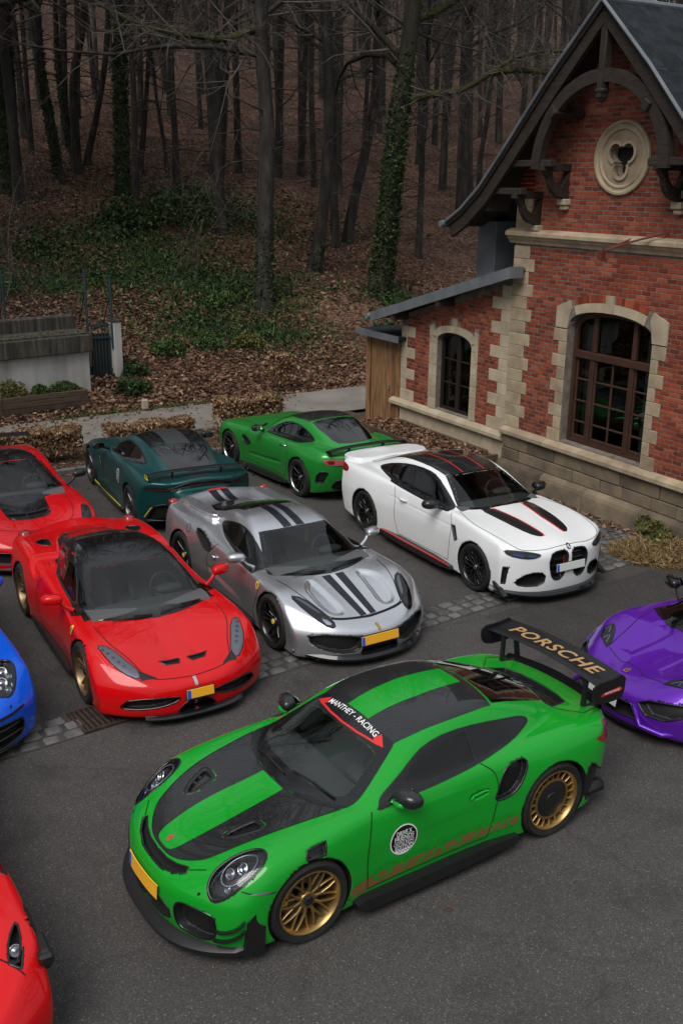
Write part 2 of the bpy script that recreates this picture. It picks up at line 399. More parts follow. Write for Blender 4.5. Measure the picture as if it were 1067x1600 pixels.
class Car:
    def __init__(s, name, label, cat, xyh, body, h=.02, group=None):
        s.root = empty(name, (xyh[0], xyh[1], 0), R(xyh[2])); tag(s.root, label, cat, group); s.b = body; s.h = h
    def build_body(s, mats, paint, extra=None):
        b = s.b; h = s.h; p = b.p
        gx = np.arange(p['ext'][0], p['ext'][1], h); gy = np.arange(0, p['ext'][2], h); gz = np.arange(p.get('zmin', .04), p['ext'][3], h)
        F = b.grid_eval(gx, gy, gz); F = np.concatenate([F[:, :0:-1], F], 1); org = np.array([gx[0], -gy[-1], gz[0]])
        S = F < 0; nx, ny, nz = F.shape
        cs = sum(S[i:nx-1+i, j:ny-1+j, k:nz-1+k].astype(np.int8) for i in (0, 1) for j in (0, 1) for k in (0, 1))
        idx = np.argwhere((cs > 0) & (cs < 8)); ids = np.full((nx-1, ny-1, nz-1), -1, np.int32); ids[tuple(idx.T)] = np.arange(len(idx))
        pos = np.zeros((len(idx), 3)); cnt = np.zeros((len(idx), 1))
        C = {c: F[idx[:, 0]+c[0], idx[:, 1]+c[1], idx[:, 2]+c[2]] for c in [(i, j, k) for i in (0, 1) for j in (0, 1) for k in (0, 1)]}
        for c in C:
            for a in range(3):
                if c[a]: continue
                d = list(c); d[a] = 1; fa, fb = C[c], C[tuple(d)]; m = (fa < 0) != (fb < 0)
                t = np.where(m, fa/np.where(m, fa-fb, 1), 0)[:, None]
                pos += m[:, None]*(np.array(c)+t*(np.array(d)-np.array(c))); cnt += m[:, None]
        V = org+h*(idx+pos/cnt)
        V0 = V.copy()
        for _ in range(2):
            f = b(V); G = b.grad(V); g2 = np.maximum((G*G).sum(1), .25); V = V-np.clip(f/g2, -.3*h, .3*h)[:, None]*G
        V = np.clip(V, V0-.6*h, V0+.6*h)
        G = b.grad(V, .008); N = G/np.maximum(np.linalg.norm(G, axis=1, keepdims=True), 1e-6)
        Q = []
        def quads(cr, sg, A):
            I = np.argwhere(cr); 
            if not len(I): return
            f = np.stack([ids[tuple((I+o).T)] for o in A], 1); sgn = sg[tuple(I.T)]
            f = np.where(sgn[:, None], f, f[:, ::-1]); Q.append(f[(f >= 0).all(1)])
        quads(S[:-1, 1:-1, 1:-1] != S[1:, 1:-1, 1:-1], S[:-1, 1:-1, 1:-1], [np.array(o) for o in ((0, 0, 0), (0, 1, 0), (0, 1, 1), (0, 0, 1))])
        quads(S[1:-1, :-1, 1:-1] != S[1:-1, 1:, 1:-1], S[1:-1, :-1, 1:-1], [np.array(o) for o in ((0, 0, 0), (0, 0, 1), (1, 0, 1), (1, 0, 0))])
        quads(S[1:-1, 1:-1, :-1] != S[1:-1, 1:-1, 1:], S[1:-1, 1:-1, :-1], [np.array(o) for o in ((0, 0, 0), (1, 0, 0), (1, 1, 0), (0, 1, 0))])
        Q = np.concatenate(Q); FC = V[Q].mean(1)
        FN = np.cross(V[Q[:, 2]]-V[Q[:, 0]], V[Q[:, 3]]-V[Q[:, 1]]); FN /= np.maximum(np.linalg.norm(FN, axis=1, keepdims=True), 1e-9)
        keep = np.ones(len(Q), bool)
        for plane, poly, lo, hi, sh in b.holes:
            a = AX[plane]; ca = np.abs(FC[:, 1]) if a == 1 else FC[:, a]
            u, v = Body.uv(plane, FC[:, 0], np.abs(FC[:, 1]), FC[:, 2])
            n_ok = (np.abs(FN[:, 1]) > .25) if a == 1 else (FN[:, 2] > .1) if a == 2 else np.ones(len(Q), bool)
            keep &= ~((polysd(poly, u, v) < -sh) & (ca > lo) & (ca < hi) & n_ok)
        lab = np.zeros(len(Q), int); names = [('body', paint)]
        for i, (part, pred, snap) in enumerate(b.claims):
            if part not in names: names.append(part)
            m = pred(FC, FN); lab[m] = names.index(part)
            plane, poly, k0 = snap; vi = np.intersect1d(Q[m], Q[~m]); W = V[vi].copy(); sg = np.where(W[:, 1] < 0, -1, 1); W[:, 1] *= sg
            if not len(vi): continue
            if plane == 'wheel':
                xw, zw, rad = poly; d = np.hypot(W[:, 0]-xw, W[:, 2]-zw); ok = (np.abs(d-rad) < 1.3*h) & (W[:, 1] > .62)
                f = rad/np.maximum(d, 1e-6); W[:, 0] = xw+(W[:, 0]-xw)*f; W[:, 2] = zw+(W[:, 2]-zw)*f; a = 1
            else:
                a = AX[plane]; u0, u1 = [q for q in range(3) if q != a]; PP = resamp(poly, .004); UV = W[:, [u0, u1]]
                D = ((UV[:, None, :]-PP[None])**2).sum(2); j = D.argmin(1); ok = D.min(1) < (1.4*h)**2
                W[:, u0], W[:, u1] = PP[j, 0], PP[j, 1]
            for _ in range(3):
                e3 = np.zeros(3); e3[a] = .004; f = b(W, k0)+.001; ga = (b(W+e3, k0)-b(W-e3, k0))/.008; ga = np.where(np.abs(ga) < .25, np.sign(ga+1e-9)*.25, ga)
                W[:, a] -= np.clip(f/ga, -.02, .02)
            ok &= np.linalg.norm(W-V[vi]*np.stack([sg*0+1, sg, sg*0+1], 1), axis=1) < 2.2*h
            W[:, 1] *= sg; V[vi[ok]] = W[ok]
        for i, (nm, ma) in enumerate(names):
            q = Q[keep & (lab == i)]
            if not len(q): continue
            yq = V[q][:, :, 1].mean(1); me = None
            for qq in ([q] if i == 0 or np.abs(yq).min() < .03 else [q[yq > 0], q[yq < 0]]):
                if nm == 'wheel_well' and i:
                    xq = V[qq][:, :, 0].mean(1); qs = [qq[xq > 0], qq[xq < 0]]
                else: qs = [qq]
                for q_ in qs:
                    if not len(q_): continue
                    u, inv = np.unique(q_, return_inverse=True); link(nm, mesh_np(nm, V[u], inv.reshape(-1, 4), mats[ma], True, N[u]), s.root)
            link(nm, me, s.root) if me else None
        s.mats = mats
        for plane, poly, k, part, wd in b.rims:
            L = resamp(poly, .02); half = L[:, 0].min() < -.004 and plane in ('front', 'rear') or (L[:, 1].min() < -.004 and plane == 'top')
            a = {'side': None, 'top': 1, 'front': 0, 'rear': 0}[plane]; closed = True
            if half:
                keep_ = L[:, a] > -.004; i0 = int(np.argmax(~keep_)); L = np.roll(L, -i0, 0); L = L[L[:, a] > -.004]; closed = False
            P, N, ok = b.march(plane, L, .0015, upto=k)
            T = (np.roll(P, -1, 0)-np.roll(P, 1, 0)) if closed else np.gradient(P, axis=0)
            B = np.cross(N, T); B /= np.maximum(np.linalg.norm(B, axis=1, keepdims=True), 1e-9); mb = MB(); n = len(P)
            for kk in (1, -1):
                m3 = np.array([1, kk, 1]); rows = [P-B*wd-N*.006, P-B*wd*.6+N*.003, P+B*wd*.6+N*.003, P+B*wd-N*.006]
                if closed: rows = [np.concatenate([r_, r_[:1]]) for r_ in rows]
                jump = np.linalg.norm(np.diff(rows[1], axis=0), axis=1).max() if len(rows[1]) > 1 else 0
                if jump < .12:
                    mb = MB(); mb.grid(np.array(rows)*m3); mb.build(part[0]+'_rim', mats['gloss' if part[1] in ('gloss', 'carbon', 'lampdark', 'mesh') else 'black'], s.root, smooth=True)
    def drape(s, plane, poly, name, m, off=.003, grid=.04, mirror=None, start=None, sgn=1, parent=None, label=None, hole_poly=None, step=None, upto=None):
        """a sheet cut to an outline that lies on the body, its own mesh"""
        b = s.b; mirror = (plane == 'side') if mirror is None else mirror
        Pb = resamp(poly, step or grid*.6); n = len(Pb); edges = [(i, (i+1) % n) for i in range(n)]; pts = [tuple(p) for p in Pb]
        if hole_poly is not None:
            Ph = resamp(hole_poly, step or grid*.6); k = len(Ph); edges += [(n+i, n+(i+1) % k) for i in range(k)]; pts += [tuple(p) for p in Ph]
        lo, hi = Pb.min(0), Pb.max(0)
        gu, gv = np.meshgrid(np.arange(lo[0]+grid*.37, hi[0], grid), np.arange(lo[1]+grid*.41, hi[1], grid), indexing='ij')
        gp = np.stack([gu.ravel(), gv.ravel()], 1)
        if len(gp):
            d = polysd(Pb, gp[:, 0], gp[:, 1]); k = d < -grid*.3
            if hole_poly is not None: k &= polysd(Ph, gp[:, 0], gp[:, 1]) > grid*.3
            pts += [tuple(p) for p in gp[k]]
        r = delaunay_2d_cdt([Vector(p) for p in pts], edges, [], 1 if hole_poly is None else 2, 1e-6)
        UV = np.array([tuple(v) for v in r[0]]); T = np.array([f for f in r[2] if len(f) == 3], int)
        if not len(T): return None
        if hole_poly is not None:
            c = UV[T].mean(1); T = T[(polysd(Ph, c[:, 0], c[:, 1]) > 0) & (polysd(Pb, c[:, 0], c[:, 1]) < 0)]
        P, N, ok = b.march(plane, UV, off, start, sgn, upto)
        return s._put(P, N, ok, T, name, m, mirror, parent, label)
    def _put(s, P, N, ok, T, name, m, mirror, parent=None, label=None):
        T = T[ok[T].all(1)]
        if not len(T): return None
        fn = np.cross(P[T[:, 1]]-P[T[:, 0]], P[T[:, 2]]-P[T[:, 0]]); fl = (fn*N[T[:, 0]]).sum(1) < 0; T[fl] = T[fl][:, ::-1]
        o = link(name, mesh_np(name, P, T, s.mats[m] if isinstance(m, str) else m, True, N), parent or s.root)
        if label: o['label'] = label
        if mirror:
            k = np.array([1, -1, 1]); o2 = link(name, mesh_np(name, P*k, T[:, ::-1], s.mats[m] if isinstance(m, str) else m, True, N*k), parent or s.root)
            if label: o2['label'] = label
            return o, o2
        return o
    def strip(s, lines, name, m, width=.006, off=.002, parent=None):
        """thin bands lying on the body: lines = [(plane, pts, mirror, closed)]"""
        V = []; Fq = []; NN = []; n0 = 0
        for plane, pts, mir, closed in lines:
            L = resamp(pts, .025, closed); P, N, ok = s.b.march(plane, L, off)
            if closed: Tn = np.roll(P, -1, 0)-np.roll(P, 1, 0)
            else: Tn = np.gradient(P, axis=0)
            B = np.cross(N, Tn); B /= np.maximum(np.linalg.norm(B, axis=1, keepdims=True), 1e-9)
            for k in ((1, -1) if mir else (1,)):
                kk = np.array([1, k, 1]); n = len(P); A = np.stack([P+B*width/2, P-B*width/2], 1)*kk
                jump = np.linalg.norm(np.roll(P, -1, 0)-P, axis=1) > .09
                q = [(n0+2*i, n0+2*((i+1) % n), n0+2*((i+1) % n)+1, n0+2*i+1) for i in range(n if closed else n-1) if ok[i] and ok[(i+1) % n] and not jump[i]]
                V.append(A.reshape(-1, 3)); NN.append(np.repeat(N*kk, 2, 0)); Fq += [f[::-1] if k > 0 else f for f in q]; n0 += 2*n
        return link(name, mesh_np(name, np.concatenate(V), np.array(Fq), s.mats[m], True, np.concatenate(NN)), parent or s.root)
    def text(s, txt, plane, org, ux, uy, size, name, m, off=.004, start=None, sgn=1, shear=0, sx=1, mirror=False, bold=.0, parent=None, space=1, fill=None):
        """lettering laid on the body; org = lower-left, ux/uy = directions in the projection"""
        V2, T = text_tris(txt, size, shear, sx, bold, space)
        if fill: V2 = V2*np.array([fill/(V2[:, 0].max()-V2[:, 0].min()), 1])
        UV = np.array(org)+V2[:, :1]*np.array(ux)+V2[:, 1:2]*np.array(uy)
        P, N, ok = s.b.march(plane, UV, off, start, sgn)
        return s._put(P, N, ok, T.copy(), name, m, mirror, parent)
def text_tris(txt, size, shear=0, sx=1, bold=0, space=1, cuts=.04):
    cu = bpy.data.curves.new('txt', 'FONT'); cu.body = txt; cu.size = size; cu.shear = shear; cu.offset = bold*size; cu.resolution_u = 3; cu.space_character = space
    o = bpy.data.objects.new('txt', cu); COL.objects.link(o)
    dg = bpy.context.evaluated_depsgraph_get(); me = bpy.data.meshes.new_from_object(o.evaluated_get(dg))
    bm = bmesh.new(); bm.from_mesh(me); bmesh.ops.triangulate(bm, faces=bm.faces[:])
    for _ in range(2):
        e = [e for e in bm.edges if e.calc_length() > cuts]
        if not e: break
        bmesh.ops.subdivide_edges(bm, edges=e, cuts=1); bmesh.ops.triangulate(bm, faces=bm.faces[:])
    bm.verts.index_update(); V = np.array([v.co[:2] for v in bm.verts]); T = np.array([[v.index for v in f.verts] for f in bm.faces])
    bm.free(); bpy.data.objects.remove(o); bpy.data.curves.remove(cu); bpy.data.meshes.remove(me)
    V[:, 0] *= sx; return V, T
# ---------------------------------------------------------------- car materials
def paint(name, col, rough=.28, flake=0, coat=1, metal=0, coat_r=.02):
    m = mat(name, col, rough, metal, coat, coat_r, .08); t = m.node_tree; b = t.nodes['Principled BSDF']; b.inputs['Coat IOR'].default_value = 1.38
    tc = nd(t, 'ShaderNodeTexCoord')
    if flake:
        v = nd(t, 'ShaderNodeTexVoronoi', i_Scale=900.0); t.links.new(tc.outputs['Object'], v.inputs['Vector'])
        mx = nd(t, 'ShaderNodeMixRGB'); mx.inputs[0].default_value = flake
        mx.inputs[1].default_value = (*col, 1); t.links.new(v.outputs['Color'], mx.inputs[2]); mx.blend_type = 'SOFT_LIGHT'; t.links.new(mx.outputs[0], b.inputs['Base Color'])
    # faint film of road dust makes the gloss uneven
    nz = nd(t, 'ShaderNodeTexNoise', i_Scale=3.0, i_Detail=7.0, i_Roughness=.65); t.links.new(tc.outputs['Object'], nz.inputs['Vector'])
    mr = nd(t, 'ShaderNodeMapRange', i_1=.35, i_2=.75, i_3=coat_r*.5, i_4=coat_r+.03); t.links.new(nz.outputs[0], mr.inputs[0]); t.links.new(mr.outputs[0], b.inputs['Coat Roughness'])
    return m
def carbon_mat(name, col=(.012, .012, .013), scale=70, coat=1, rough=.35):
    m = mat(name, col, rough, 0, coat, .02); m.node_tree.nodes['Principled BSDF'].inputs['Coat IOR'].default_value = 1.40; m.node_tree.nodes['Principled BSDF'].inputs['Specular IOR Level'].default_value = .2; t = m.node_tree; b = t.nodes['Principled BSDF']
    tc = nd(t, 'ShaderNodeTexCoord'); ck = nd(t, 'ShaderNodeTexChecker', i_Scale=float(scale)); t.links.new(tc.outputs['Object'], ck.inputs['Vector'])
    ck.inputs['Color1'].default_value = (*[c*.6 for c in col], 1); ck.inputs['Color2'].default_value = (*[c*1.8 for c in col], 1)
    t.links.new(ck.outputs[0], b.inputs['Base Color']); return m
def glass_mat(name, tint=(.30, .34, .33), ior=1.5, boost=1.0):
    m = bpy.data.materials.new(name); m.use_nodes = True; t = m.node_tree; t.nodes.clear()
    o = nd(t, 'ShaderNodeOutputMaterial'); tr = nd(t, 'ShaderNodeBsdfTransparent'); tr.inputs[0].default_value = (*tint, 1)
    gl = nd(t, 'ShaderNodeBsdfGlossy', i_Roughness=.0); gl.inputs[0].default_value = (boost, boost, boost, 1)
    fr = nd(t, 'ShaderNodeFresnel', i_IOR=ior); mx = nd(t, 'ShaderNodeMixShader')
    t.links.new(fr.outputs[0], mx.inputs[0]); t.links.new(tr.outputs[0], mx.inputs[1]); t.links.new(gl.outputs[0], mx.inputs[2]); t.links.new(mx.outputs[0], o.inputs[0])
    return m
def mesh_mat(name, scale=90, col=(.02, .02, .021), col2=(.001, .001, .001)):
    """honeycomb grille print, too fine to model at this size"""
    m = mat(name, col, .5); t = m.node_tree; b = t.nodes['Principled BSDF']; tc = nd(t, 'ShaderNodeTexCoord')
    v = nd(t, 'ShaderNodeTexVoronoi', i_Scale=float(scale)); v.feature = 'DISTANCE_TO_EDGE'; t.links.new(tc.outputs['Object'], v.inputs['Vector'])
    r = ramp(t, v.outputs['Distance'], [(.08, col), (.16, col2)]); t.links.new(r.outputs[0], b.inputs['Base Color']); return m
_g = mat('gloss_black', (.006, .006, .007), .25, 0, 1, .02, .15); _g.node_tree.nodes['Principled BSDF'].inputs['Coat IOR'].default_value = 1.42
CM = dict(
    tyre=noise_mat('tyre_rubber', [(.3, (.008, .008, .008)), (.75, (.017, .016, .015))], 14, rough=.75),
    liner=mat('wheel_liner_black', (.004, .004, .004), .9), black=mat('satin_black', (.010, .010, .011), .38), gloss=mat('gloss_black', (.006, .006, .007), .25, 0, 1),
    trim=mat('cabin_black', (.055, .055, .057), .7), dash=mat('dash_grey', (.075, .078, .08), .75), seat=mat('seat_alcantara', (.17, .17, .175), .85), seat2=mat('wheel_alcantara', (.02, .02, .02), .7),
    cage=mat('cage_paint', (.28, .26, .24), .4), gold=mat('gold_rim', (.36, .235, .09), .38, .85), bronze=mat('bronze_rim', (.23, .16, .085), .38, .85),
    rimblack=mat('rim_black', (.012, .012, .013), .28, .3, .4), rimgrey=mat('rim_grey', (.09, .09, .095), .3, .8), silverring=mat('rim_silver', (.55, .56, .58), .22, 1),
    disc=mat('brake_steel', (.16, .155, .15), .45, .8), yellow=mat('caliper_yellow', (.75, .45, .02), .35, 0, .5), redcal=mat('caliper_red', (.5, .01, .012), .35, 0, .5), blackcal=mat('caliper_black', (.01, .01, .01), .4),
    mirror=mat('mirror_silver', (.8, .8, .82), .02, 1), glass=glass_mat('car_glass', (.66, .71, .695), 1.47), tint=glass_mat('tinted_glass', (.20, .215, .21), 1.55), darkglass=mat('privacy_glass', (.003, .003, .0035), .03, 0, .6, .01, .6),
    frit=mat('screen_border', (.008, .008, .009), .12, 0, .3, .03, .3), lens=glass_mat('lamp_lens', (.8, .82, .85), 1.45), lampdark=mat('lamp_bowl', (.012, .012, .014), .25, .2), chrome=mat('lamp_chrome', (.72, .73, .76), .12, 1), lampsilver=mat('lamp_silver', (.33, .35, .38), .25, .7),
    led=mat('lamp_white', (.8, .82, .86), .2), tail=mat('tail_red', (.22, .004, .006), .12, 0, 1), tailpink=mat('tail_clear_red', (.42, .07, .09), .15, 0, 1),
    carbon=carbon_mat('carbon_gloss'), carbonm=carbon_mat('carbon_satin', (.009, .009, .010), 70, .25, .32), mesh=mesh_mat('grille_mesh'), gap=mat('shut_line', (.002, .002, .002), .9),
    plate_yellow=mat('plate_yellow', (.86, .42, .02), .35), plate_white=mat('plate_white', (.62, .66, .62), .35), plate_blue=mat('plate_blue', (.02, .09, .5), .4), white=mat('print_white', (.78, .78, .78), .45), red=mat('print_red', (.62, .02, .022), .4),
    printgold=mat('print_gold', (.40, .235, .09), .45), bandgold=mat('band_bronze', (.20, .105, .035), .45), printblack=mat('print_black', (.006, .006, .007), .35), badge=mat('badge_yellow', (.78, .58, .05), .3, 0, .6), badgegold=mat('badge_gold', (.55, .33, .12), .3, .8), silver=mat('badge_silver', (.6, .6, .6), .25, 1),
    yellowline=mat('line_yellow', (.55, .5, .02), .4), blue=mat('lamp_blue', (.03, .10, .32), .2, .3), windowtrim=mat('window_trim', (.006, .006, .006), .35), silvertrim=mat('door_card', (.03, .03, .03), .7))
# ================================================================ ground, setts, path, hill
UD = np.array([math.cos(R(33)), math.sin(R(33))]); ND = np.array([-UD[1], UD[0]])     # along / across the path
def un(u, n, z=0): p = UD*u+ND*n; return (p[0], p[1], z)
N0 = 22.85
_hp = curve([(-3, 0), (0, 0), (1.2, .22), (3, .55), (6.2, 1.35), (12, 3.0), (20, 5.3), (34, 9.6), (60, 17), (95, 27), (140, 41)], .0, -3, 140, .1)
def hill_h(x, y):
    n = x*ND[0]+y*ND[1]-N0; h = _hp(np.clip(n, -3, 140)); k = np.clip(n/8, 0, 1)
    return h+k*(.35*np.sin(x*.21+1)*np.cos(y*.17)+.12*np.sin(x*.9+y*.6)+.10*np.sin(y*1.3-x*.4))+np.clip(n, 0, 1)*.05*np.sin(x*3.1)*np.sin(y*2.7)
def asphalt_mat(name, base, lo, hi):
    m = mat(name, (base,)*3, .88, spec=.3); t = m.node_tree; b = t.nodes['Principled BSDF']; pos = nd(t, 'ShaderNodeNewGeometry').outputs['Position']
    big = nd(t, 'ShaderNodeTexNoise', i_Scale=.55, i_Detail=6.0, i_Roughness=.62); t.links.new(pos, big.inputs['Vector'])
    r1 = ramp(t, big.outputs[0], [(.3, (lo*1.05, lo*.985, lo*.95)), (.7, (hi*1.05, hi*.985, hi*.95))])
    vo = nd(t, 'ShaderNodeTexVoronoi', i_Scale=125.0); t.links.new(pos, vo.inputs['Vector']); sp = nd(t, 'ShaderNodeSeparateColor'); t.links.new(vo.outputs['Color'], sp.inputs[0])
    r2 = ramp(t, sp.outputs[0], [(.0, (.62, .62, .63)), (.55, (.97, .96, .95)), (.88, (1.22, 1.2, 1.18)), (.975, (1.5, 1.47, 1.43)), (.993, (3.0, 2.9, 2.8))])
    mx = nd(t, 'ShaderNodeMixRGB', blend_type='MULTIPLY'); mx.inputs[0].default_value = 1; t.links.new(r1.outputs[0], mx.inputs[1]); t.links.new(r2.outputs[0], mx.inputs[2])
    ck = nd(t, 'ShaderNodeTexVoronoi', i_Scale=.42); ck.feature = 'DISTANCE_TO_EDGE'; dn = nd(t, 'ShaderNodeTexNoise', i_Scale=2.2, i_Detail=6.0); t.links.new(pos, dn.inputs['Vector'])
    ad = nd(t, 'ShaderNodeMixRGB', blend_type='ADD'); ad.inputs[0].default_value = .55; t.links.new(pos, ad.inputs[1]); t.links.new(dn.outputs['Color'], ad.inputs[2]); t.links.new(ad.outputs[0], ck.inputs['Vector'])
    r3 = ramp(t, ck.outputs['Distance'], [(.0, (.45, .45, .45)), (.012, (1, 1, 1))]); m2 = nd(t, 'ShaderNodeMixRGB', blend_type='MULTIPLY'); m2.inputs[0].default_value = .28; t.links.new(mx.outputs[0], m2.inputs[1]); t.links.new(r3.outputs[0], m2.inputs[2])
    st = nd(t, 'ShaderNodeTexNoise', i_Scale=1.7, i_Detail=3.0); t.links.new(pos, st.inputs['Vector']); r4 = ramp(t, st.outputs[0], [(.30, (.50, .50, .50)), (.46, (1, 1, 1))]); m3 = nd(t, 'ShaderNodeMixRGB', blend_type='MULTIPLY'); m3.inputs[0].default_value = .5; t.links.new(m2.outputs[0], m3.inputs[1]); t.links.new(r4.outputs[0], m3.inputs[2])
    t.links.new(m3.outputs[0], b.inputs['Base Color']); bp = nd(t, 'ShaderNodeBump', i_Strength=.5, i_Distance=.006); t.links.new(sp.outputs[0], bp.inputs['Height']); t.links.new(bp.outputs[0], b.inputs['Normal'])
    return m
ASPH = asphalt_mat('asphalt', .055, .050, .070)
mb = MB(); S_ = 120.0; mb.add([(-S_, -60, 0), (S_, -60, 0), (S_, 160, 0), (-S_, 160, 0)], [(0, 1, 2, 3)]); tag(mb.build('ground', ASPH, recalc=False), kind='structure')
# newer, darker patch of asphalt near the right hand end of the channel
mb = MB(); mb.add([(1.9, 12.3, .004), (3.3, 10.9, .004), (6.5, 12.6, .004), (5.2, 14.4, .004), (4.5, 14.02, .004)], [(0, 1, 2, 3, 4)]); tag(mb.build('asphalt_patch', asphalt_mat('asphalt_new', .03, .038, .048), recalc=False), kind='structure')
# ---- sett channel
CD = np.array([.8043, .5942]); CN = np.array([-CD[1], CD[0]]); C0 = np.array([-.74, 10.56])
STONE = noise_mat('sett_granite', [(.25, (.050, .051, .055)), (.5, (.092, .092, .092)), (.8, (.16, .15, .135))], 6, rough=.7, bump=.6, bscale=60, rand=.38, bdist=.012)
JOINT = noise_mat('joint_dirt', [(.3, (.034, .031, .028)), (.7, (.065, .057, .048))], 8, rough=.95, bump=.5)
def rock_mesh(name, sx, sy, sz, m, seed, n=2):
    """low rounded stone"""
    r = random.Random(seed); mb = MB(); N = 6; P = np.zeros((N, N, 3))
    for i in range(N):
        for j in range(N):
            u, v = -1+2*i/(N-1), -1+2*j/(N-1); e = max(abs(u), abs(v)); q = (u*u*v*v)*.10
            P[i, j] = (math.copysign(abs(u)**.6, u)*sx/2*(1-q)+r.uniform(-.006, .006), math.copysign(abs(v)**.6, v)*sy/2*(1-q)+r.uniform(-.006, .006), sz*(1-.25*e**4)+r.uniform(-.004, .004) if e < .99 else -.02)
    mb.grid(P); return mb.mesh(name, m, smooth=True)
sett_meshes = [rock_mesh('sett', .20+.05*(i % 3-1)*.6, .152+.010*(i % 2), .022, STONE, i) for i in range(9)]
ch = empty('sett_channel', (C0[0], C0[1], 0), math.atan2(CD[1], CD[0])); tag(ch, kind='structure')
mb = MB(); mb.box((1.0, .235, .003), (12.6, .49, .008)); mb.build('joint_bed', JOINT, ch)
rs = random.Random(3)
for row in range(3):
    u = -4.6+rs.random()*.2
    while u < 6.9:
        me = rs.choice(sett_meshes); L = me.vertices[0].co.x; w_ = max(abs(v.co.x) for v in me.vertices)*2
        if not (-2.38 < u+w_/2 < -1.42 and row < 3 and abs(u+w_/2+1.9) < .42): link('sett', me, ch, (u+w_/2, .078+row*.158+rs.uniform(-.008, .008), rs.uniform(-.004, .004)), (rs.uniform(-.03, .03), rs.uniform(-.03, .03), rs.uniform(-.05, .05)+(math.pi if rs.random() < .5 else 0)))
        u += w_+rs.uniform(.002, .012)
# ---- drain grate in the channel
RUST = noise_mat('rusty_iron', [(.3, (.018, .012, .010)), (.6, (.055, .030, .020)), (.8, (.10, .05, .03))], 12, rough=.85, bump=.3)
dg_ = empty('drain_grate', (C0[0]-1.9*CD[0]+.24*CN[0], C0[1]-1.9*CD[1]+.24*CN[1], 0), math.atan2(CD[1], CD[0])); tag(dg_, 'rusty iron drain grate set in the cobbled channel under the red coupe', 'drain grate')
mb = MB(); mb.box((0, 0, .006), (.80, .50, .006)); mb.build('drain_pit', mat('pit_black', (.003, .003, .003), .95), dg_)
mb = MB()
for y in (-.235, .235): mb.box((0, y, .016), (.82, .03, .03))
for x in (-.395, .395): mb.box((x, 0, .0155), (.03, .44, .029))
mb.build('grate_frame', RUST, dg_); bm_ = MB(); bm_.box((0, 0, 0), (.032, .435, .022), bev=.006); bar = bm_.mesh('grate_bar', RUST, recalc=True)
for k in range(13): link('grate_bar', bar, dg_, (-.345+.0575*k, 0, .018))
# ---- old cobbles along the house wall
cob = [rock_mesh('cobble', .13+.02*(i % 3), .11+.012*(i % 2), .024, STONE, 40+i) for i in range(6)]
# ---- kerb, hedge bed, path
CONC = noise_mat('path_concrete', [(.3, (.15, .135, .118)), (.7, (.225, .205, .18))], 1.2, 8, rough=.9, bump=.25, bscale=50, coord='Geo', bdist=.006)
KERB = noise_mat('kerb_stone', [(.3, (.085, .08, .074)), (.7, (.15, .14, .128))], 6, rough=.85, bump=.3, rand=.18)
SOIL = noise_mat('leafy_soil', [(.3, (.030, .020, .013)), (.5, (.07, .042, .026)), (.75, (.125, .082, .052))], 9, 8, rough=.95, bump=.8, bscale=30, coord='Geo')
def sheet(name, pts, m, z): mb = MB(); mb.add([un(u, n, z) for u, n in pts], [tuple(range(len(pts)))]); return tag(mb.build(name, m, recalc=False), kind='structure')
sheet('hedge_bed', [(-6, 18.72), (13.5, 18.72), (13.5, 20.5), (-6, 20.5)], SOIL, .075)
sheet('path', [(-30, 20.46), (16, 20.46), (16, 22.95), (-30, 22.95)], CONC, .09)
kb = MB(); kb.box((0, 0, .055), (.985, .12, .13), bev=.015); kbm = kb.mesh('kerb_stone', KERB, recalc=True)
ke = empty('kerb'); tag(ke, kind='structure')
for k in range(19): link('kerb_stone', kbm, ke, un(-5.5+k, 18.66), (0, 0, R(33)))
for k in range(18): link('kerb_stone', kbm, ke, un(-5.5+k, 20.48, -.02), (0, 0, R(33)))
pv = MB(); pv.add([un(.95, 22.9, .094), un(3.05, 22.9, .094), un(3.0, 26.2, .13), un(.75, 26.2, .13)], [(0, 1, 2, 3)]); tag(pv.build('gate_walkway', noise_mat('walkway_concrete', [(.3, (.085, .075, .064)), (.7, (.15, .132, .112))], 3, rough=.9, bump=.3, coord='Geo'), recalc=False), kind='structure')
# ---- wooded slope
GND = mat('forest_floor', (.05, .03, .02), .95, spec=.2); t = GND.node_tree; b_ = t.nodes['Principled BSDF']; pos = nd(t, 'ShaderNodeNewGeometry').outputs['Position']
vo = nd(t, 'ShaderNodeTexVoronoi', i_Scale=11.0); t.links.new(pos, vo.inputs['Vector']); sc_ = nd(t, 'ShaderNodeSeparateColor'); t.links.new(vo.outputs['Color'], sc_.inputs[0])
lr = ramp(t, sc_.outputs[0], [(0, (.024, .013, .009)), (.4, (.075, .037, .024)), (.75, (.13, .067, .043)), (.95, (.19, .12, .082))])
nz = nd(t, 'ShaderNodeTexNoise', i_Scale=.35, i_Detail=7.0, i_Roughness=.65); t.links.new(pos, nz.inputs['Vector']); dr = ramp(t, nz.outputs[0], [(.35, (.45, .45, .45)), (.62, (1.1, 1.1, 1.1))])
mm = nd(t, 'ShaderNodeMixRGB', blend_type='MULTIPLY'); mm.inputs[0].default_value = 1; t.links.new(lr.outputs[0], mm.inputs[1]); t.links.new(dr.outputs[0], mm.inputs[2]); t.links.new(mm.outputs[0], b_.inputs['Base Color'])
bp = nd(t, 'ShaderNodeBump', i_Strength=.9, i_Distance=.06); t.links.new(sc_.outputs[1], bp.inputs['Height']); t.links.new(bp.outputs[0], b_.inputs['Normal'])
us = np.concatenate([np.arange(-75, -12, 3.), np.arange(-12, 26, .6), np.arange(26, 240, 5.)]); nsn = np.concatenate([np.arange(0, 14, .45), np.arange(14, 40, 1.3), np.arange(40, 141, 5.)])
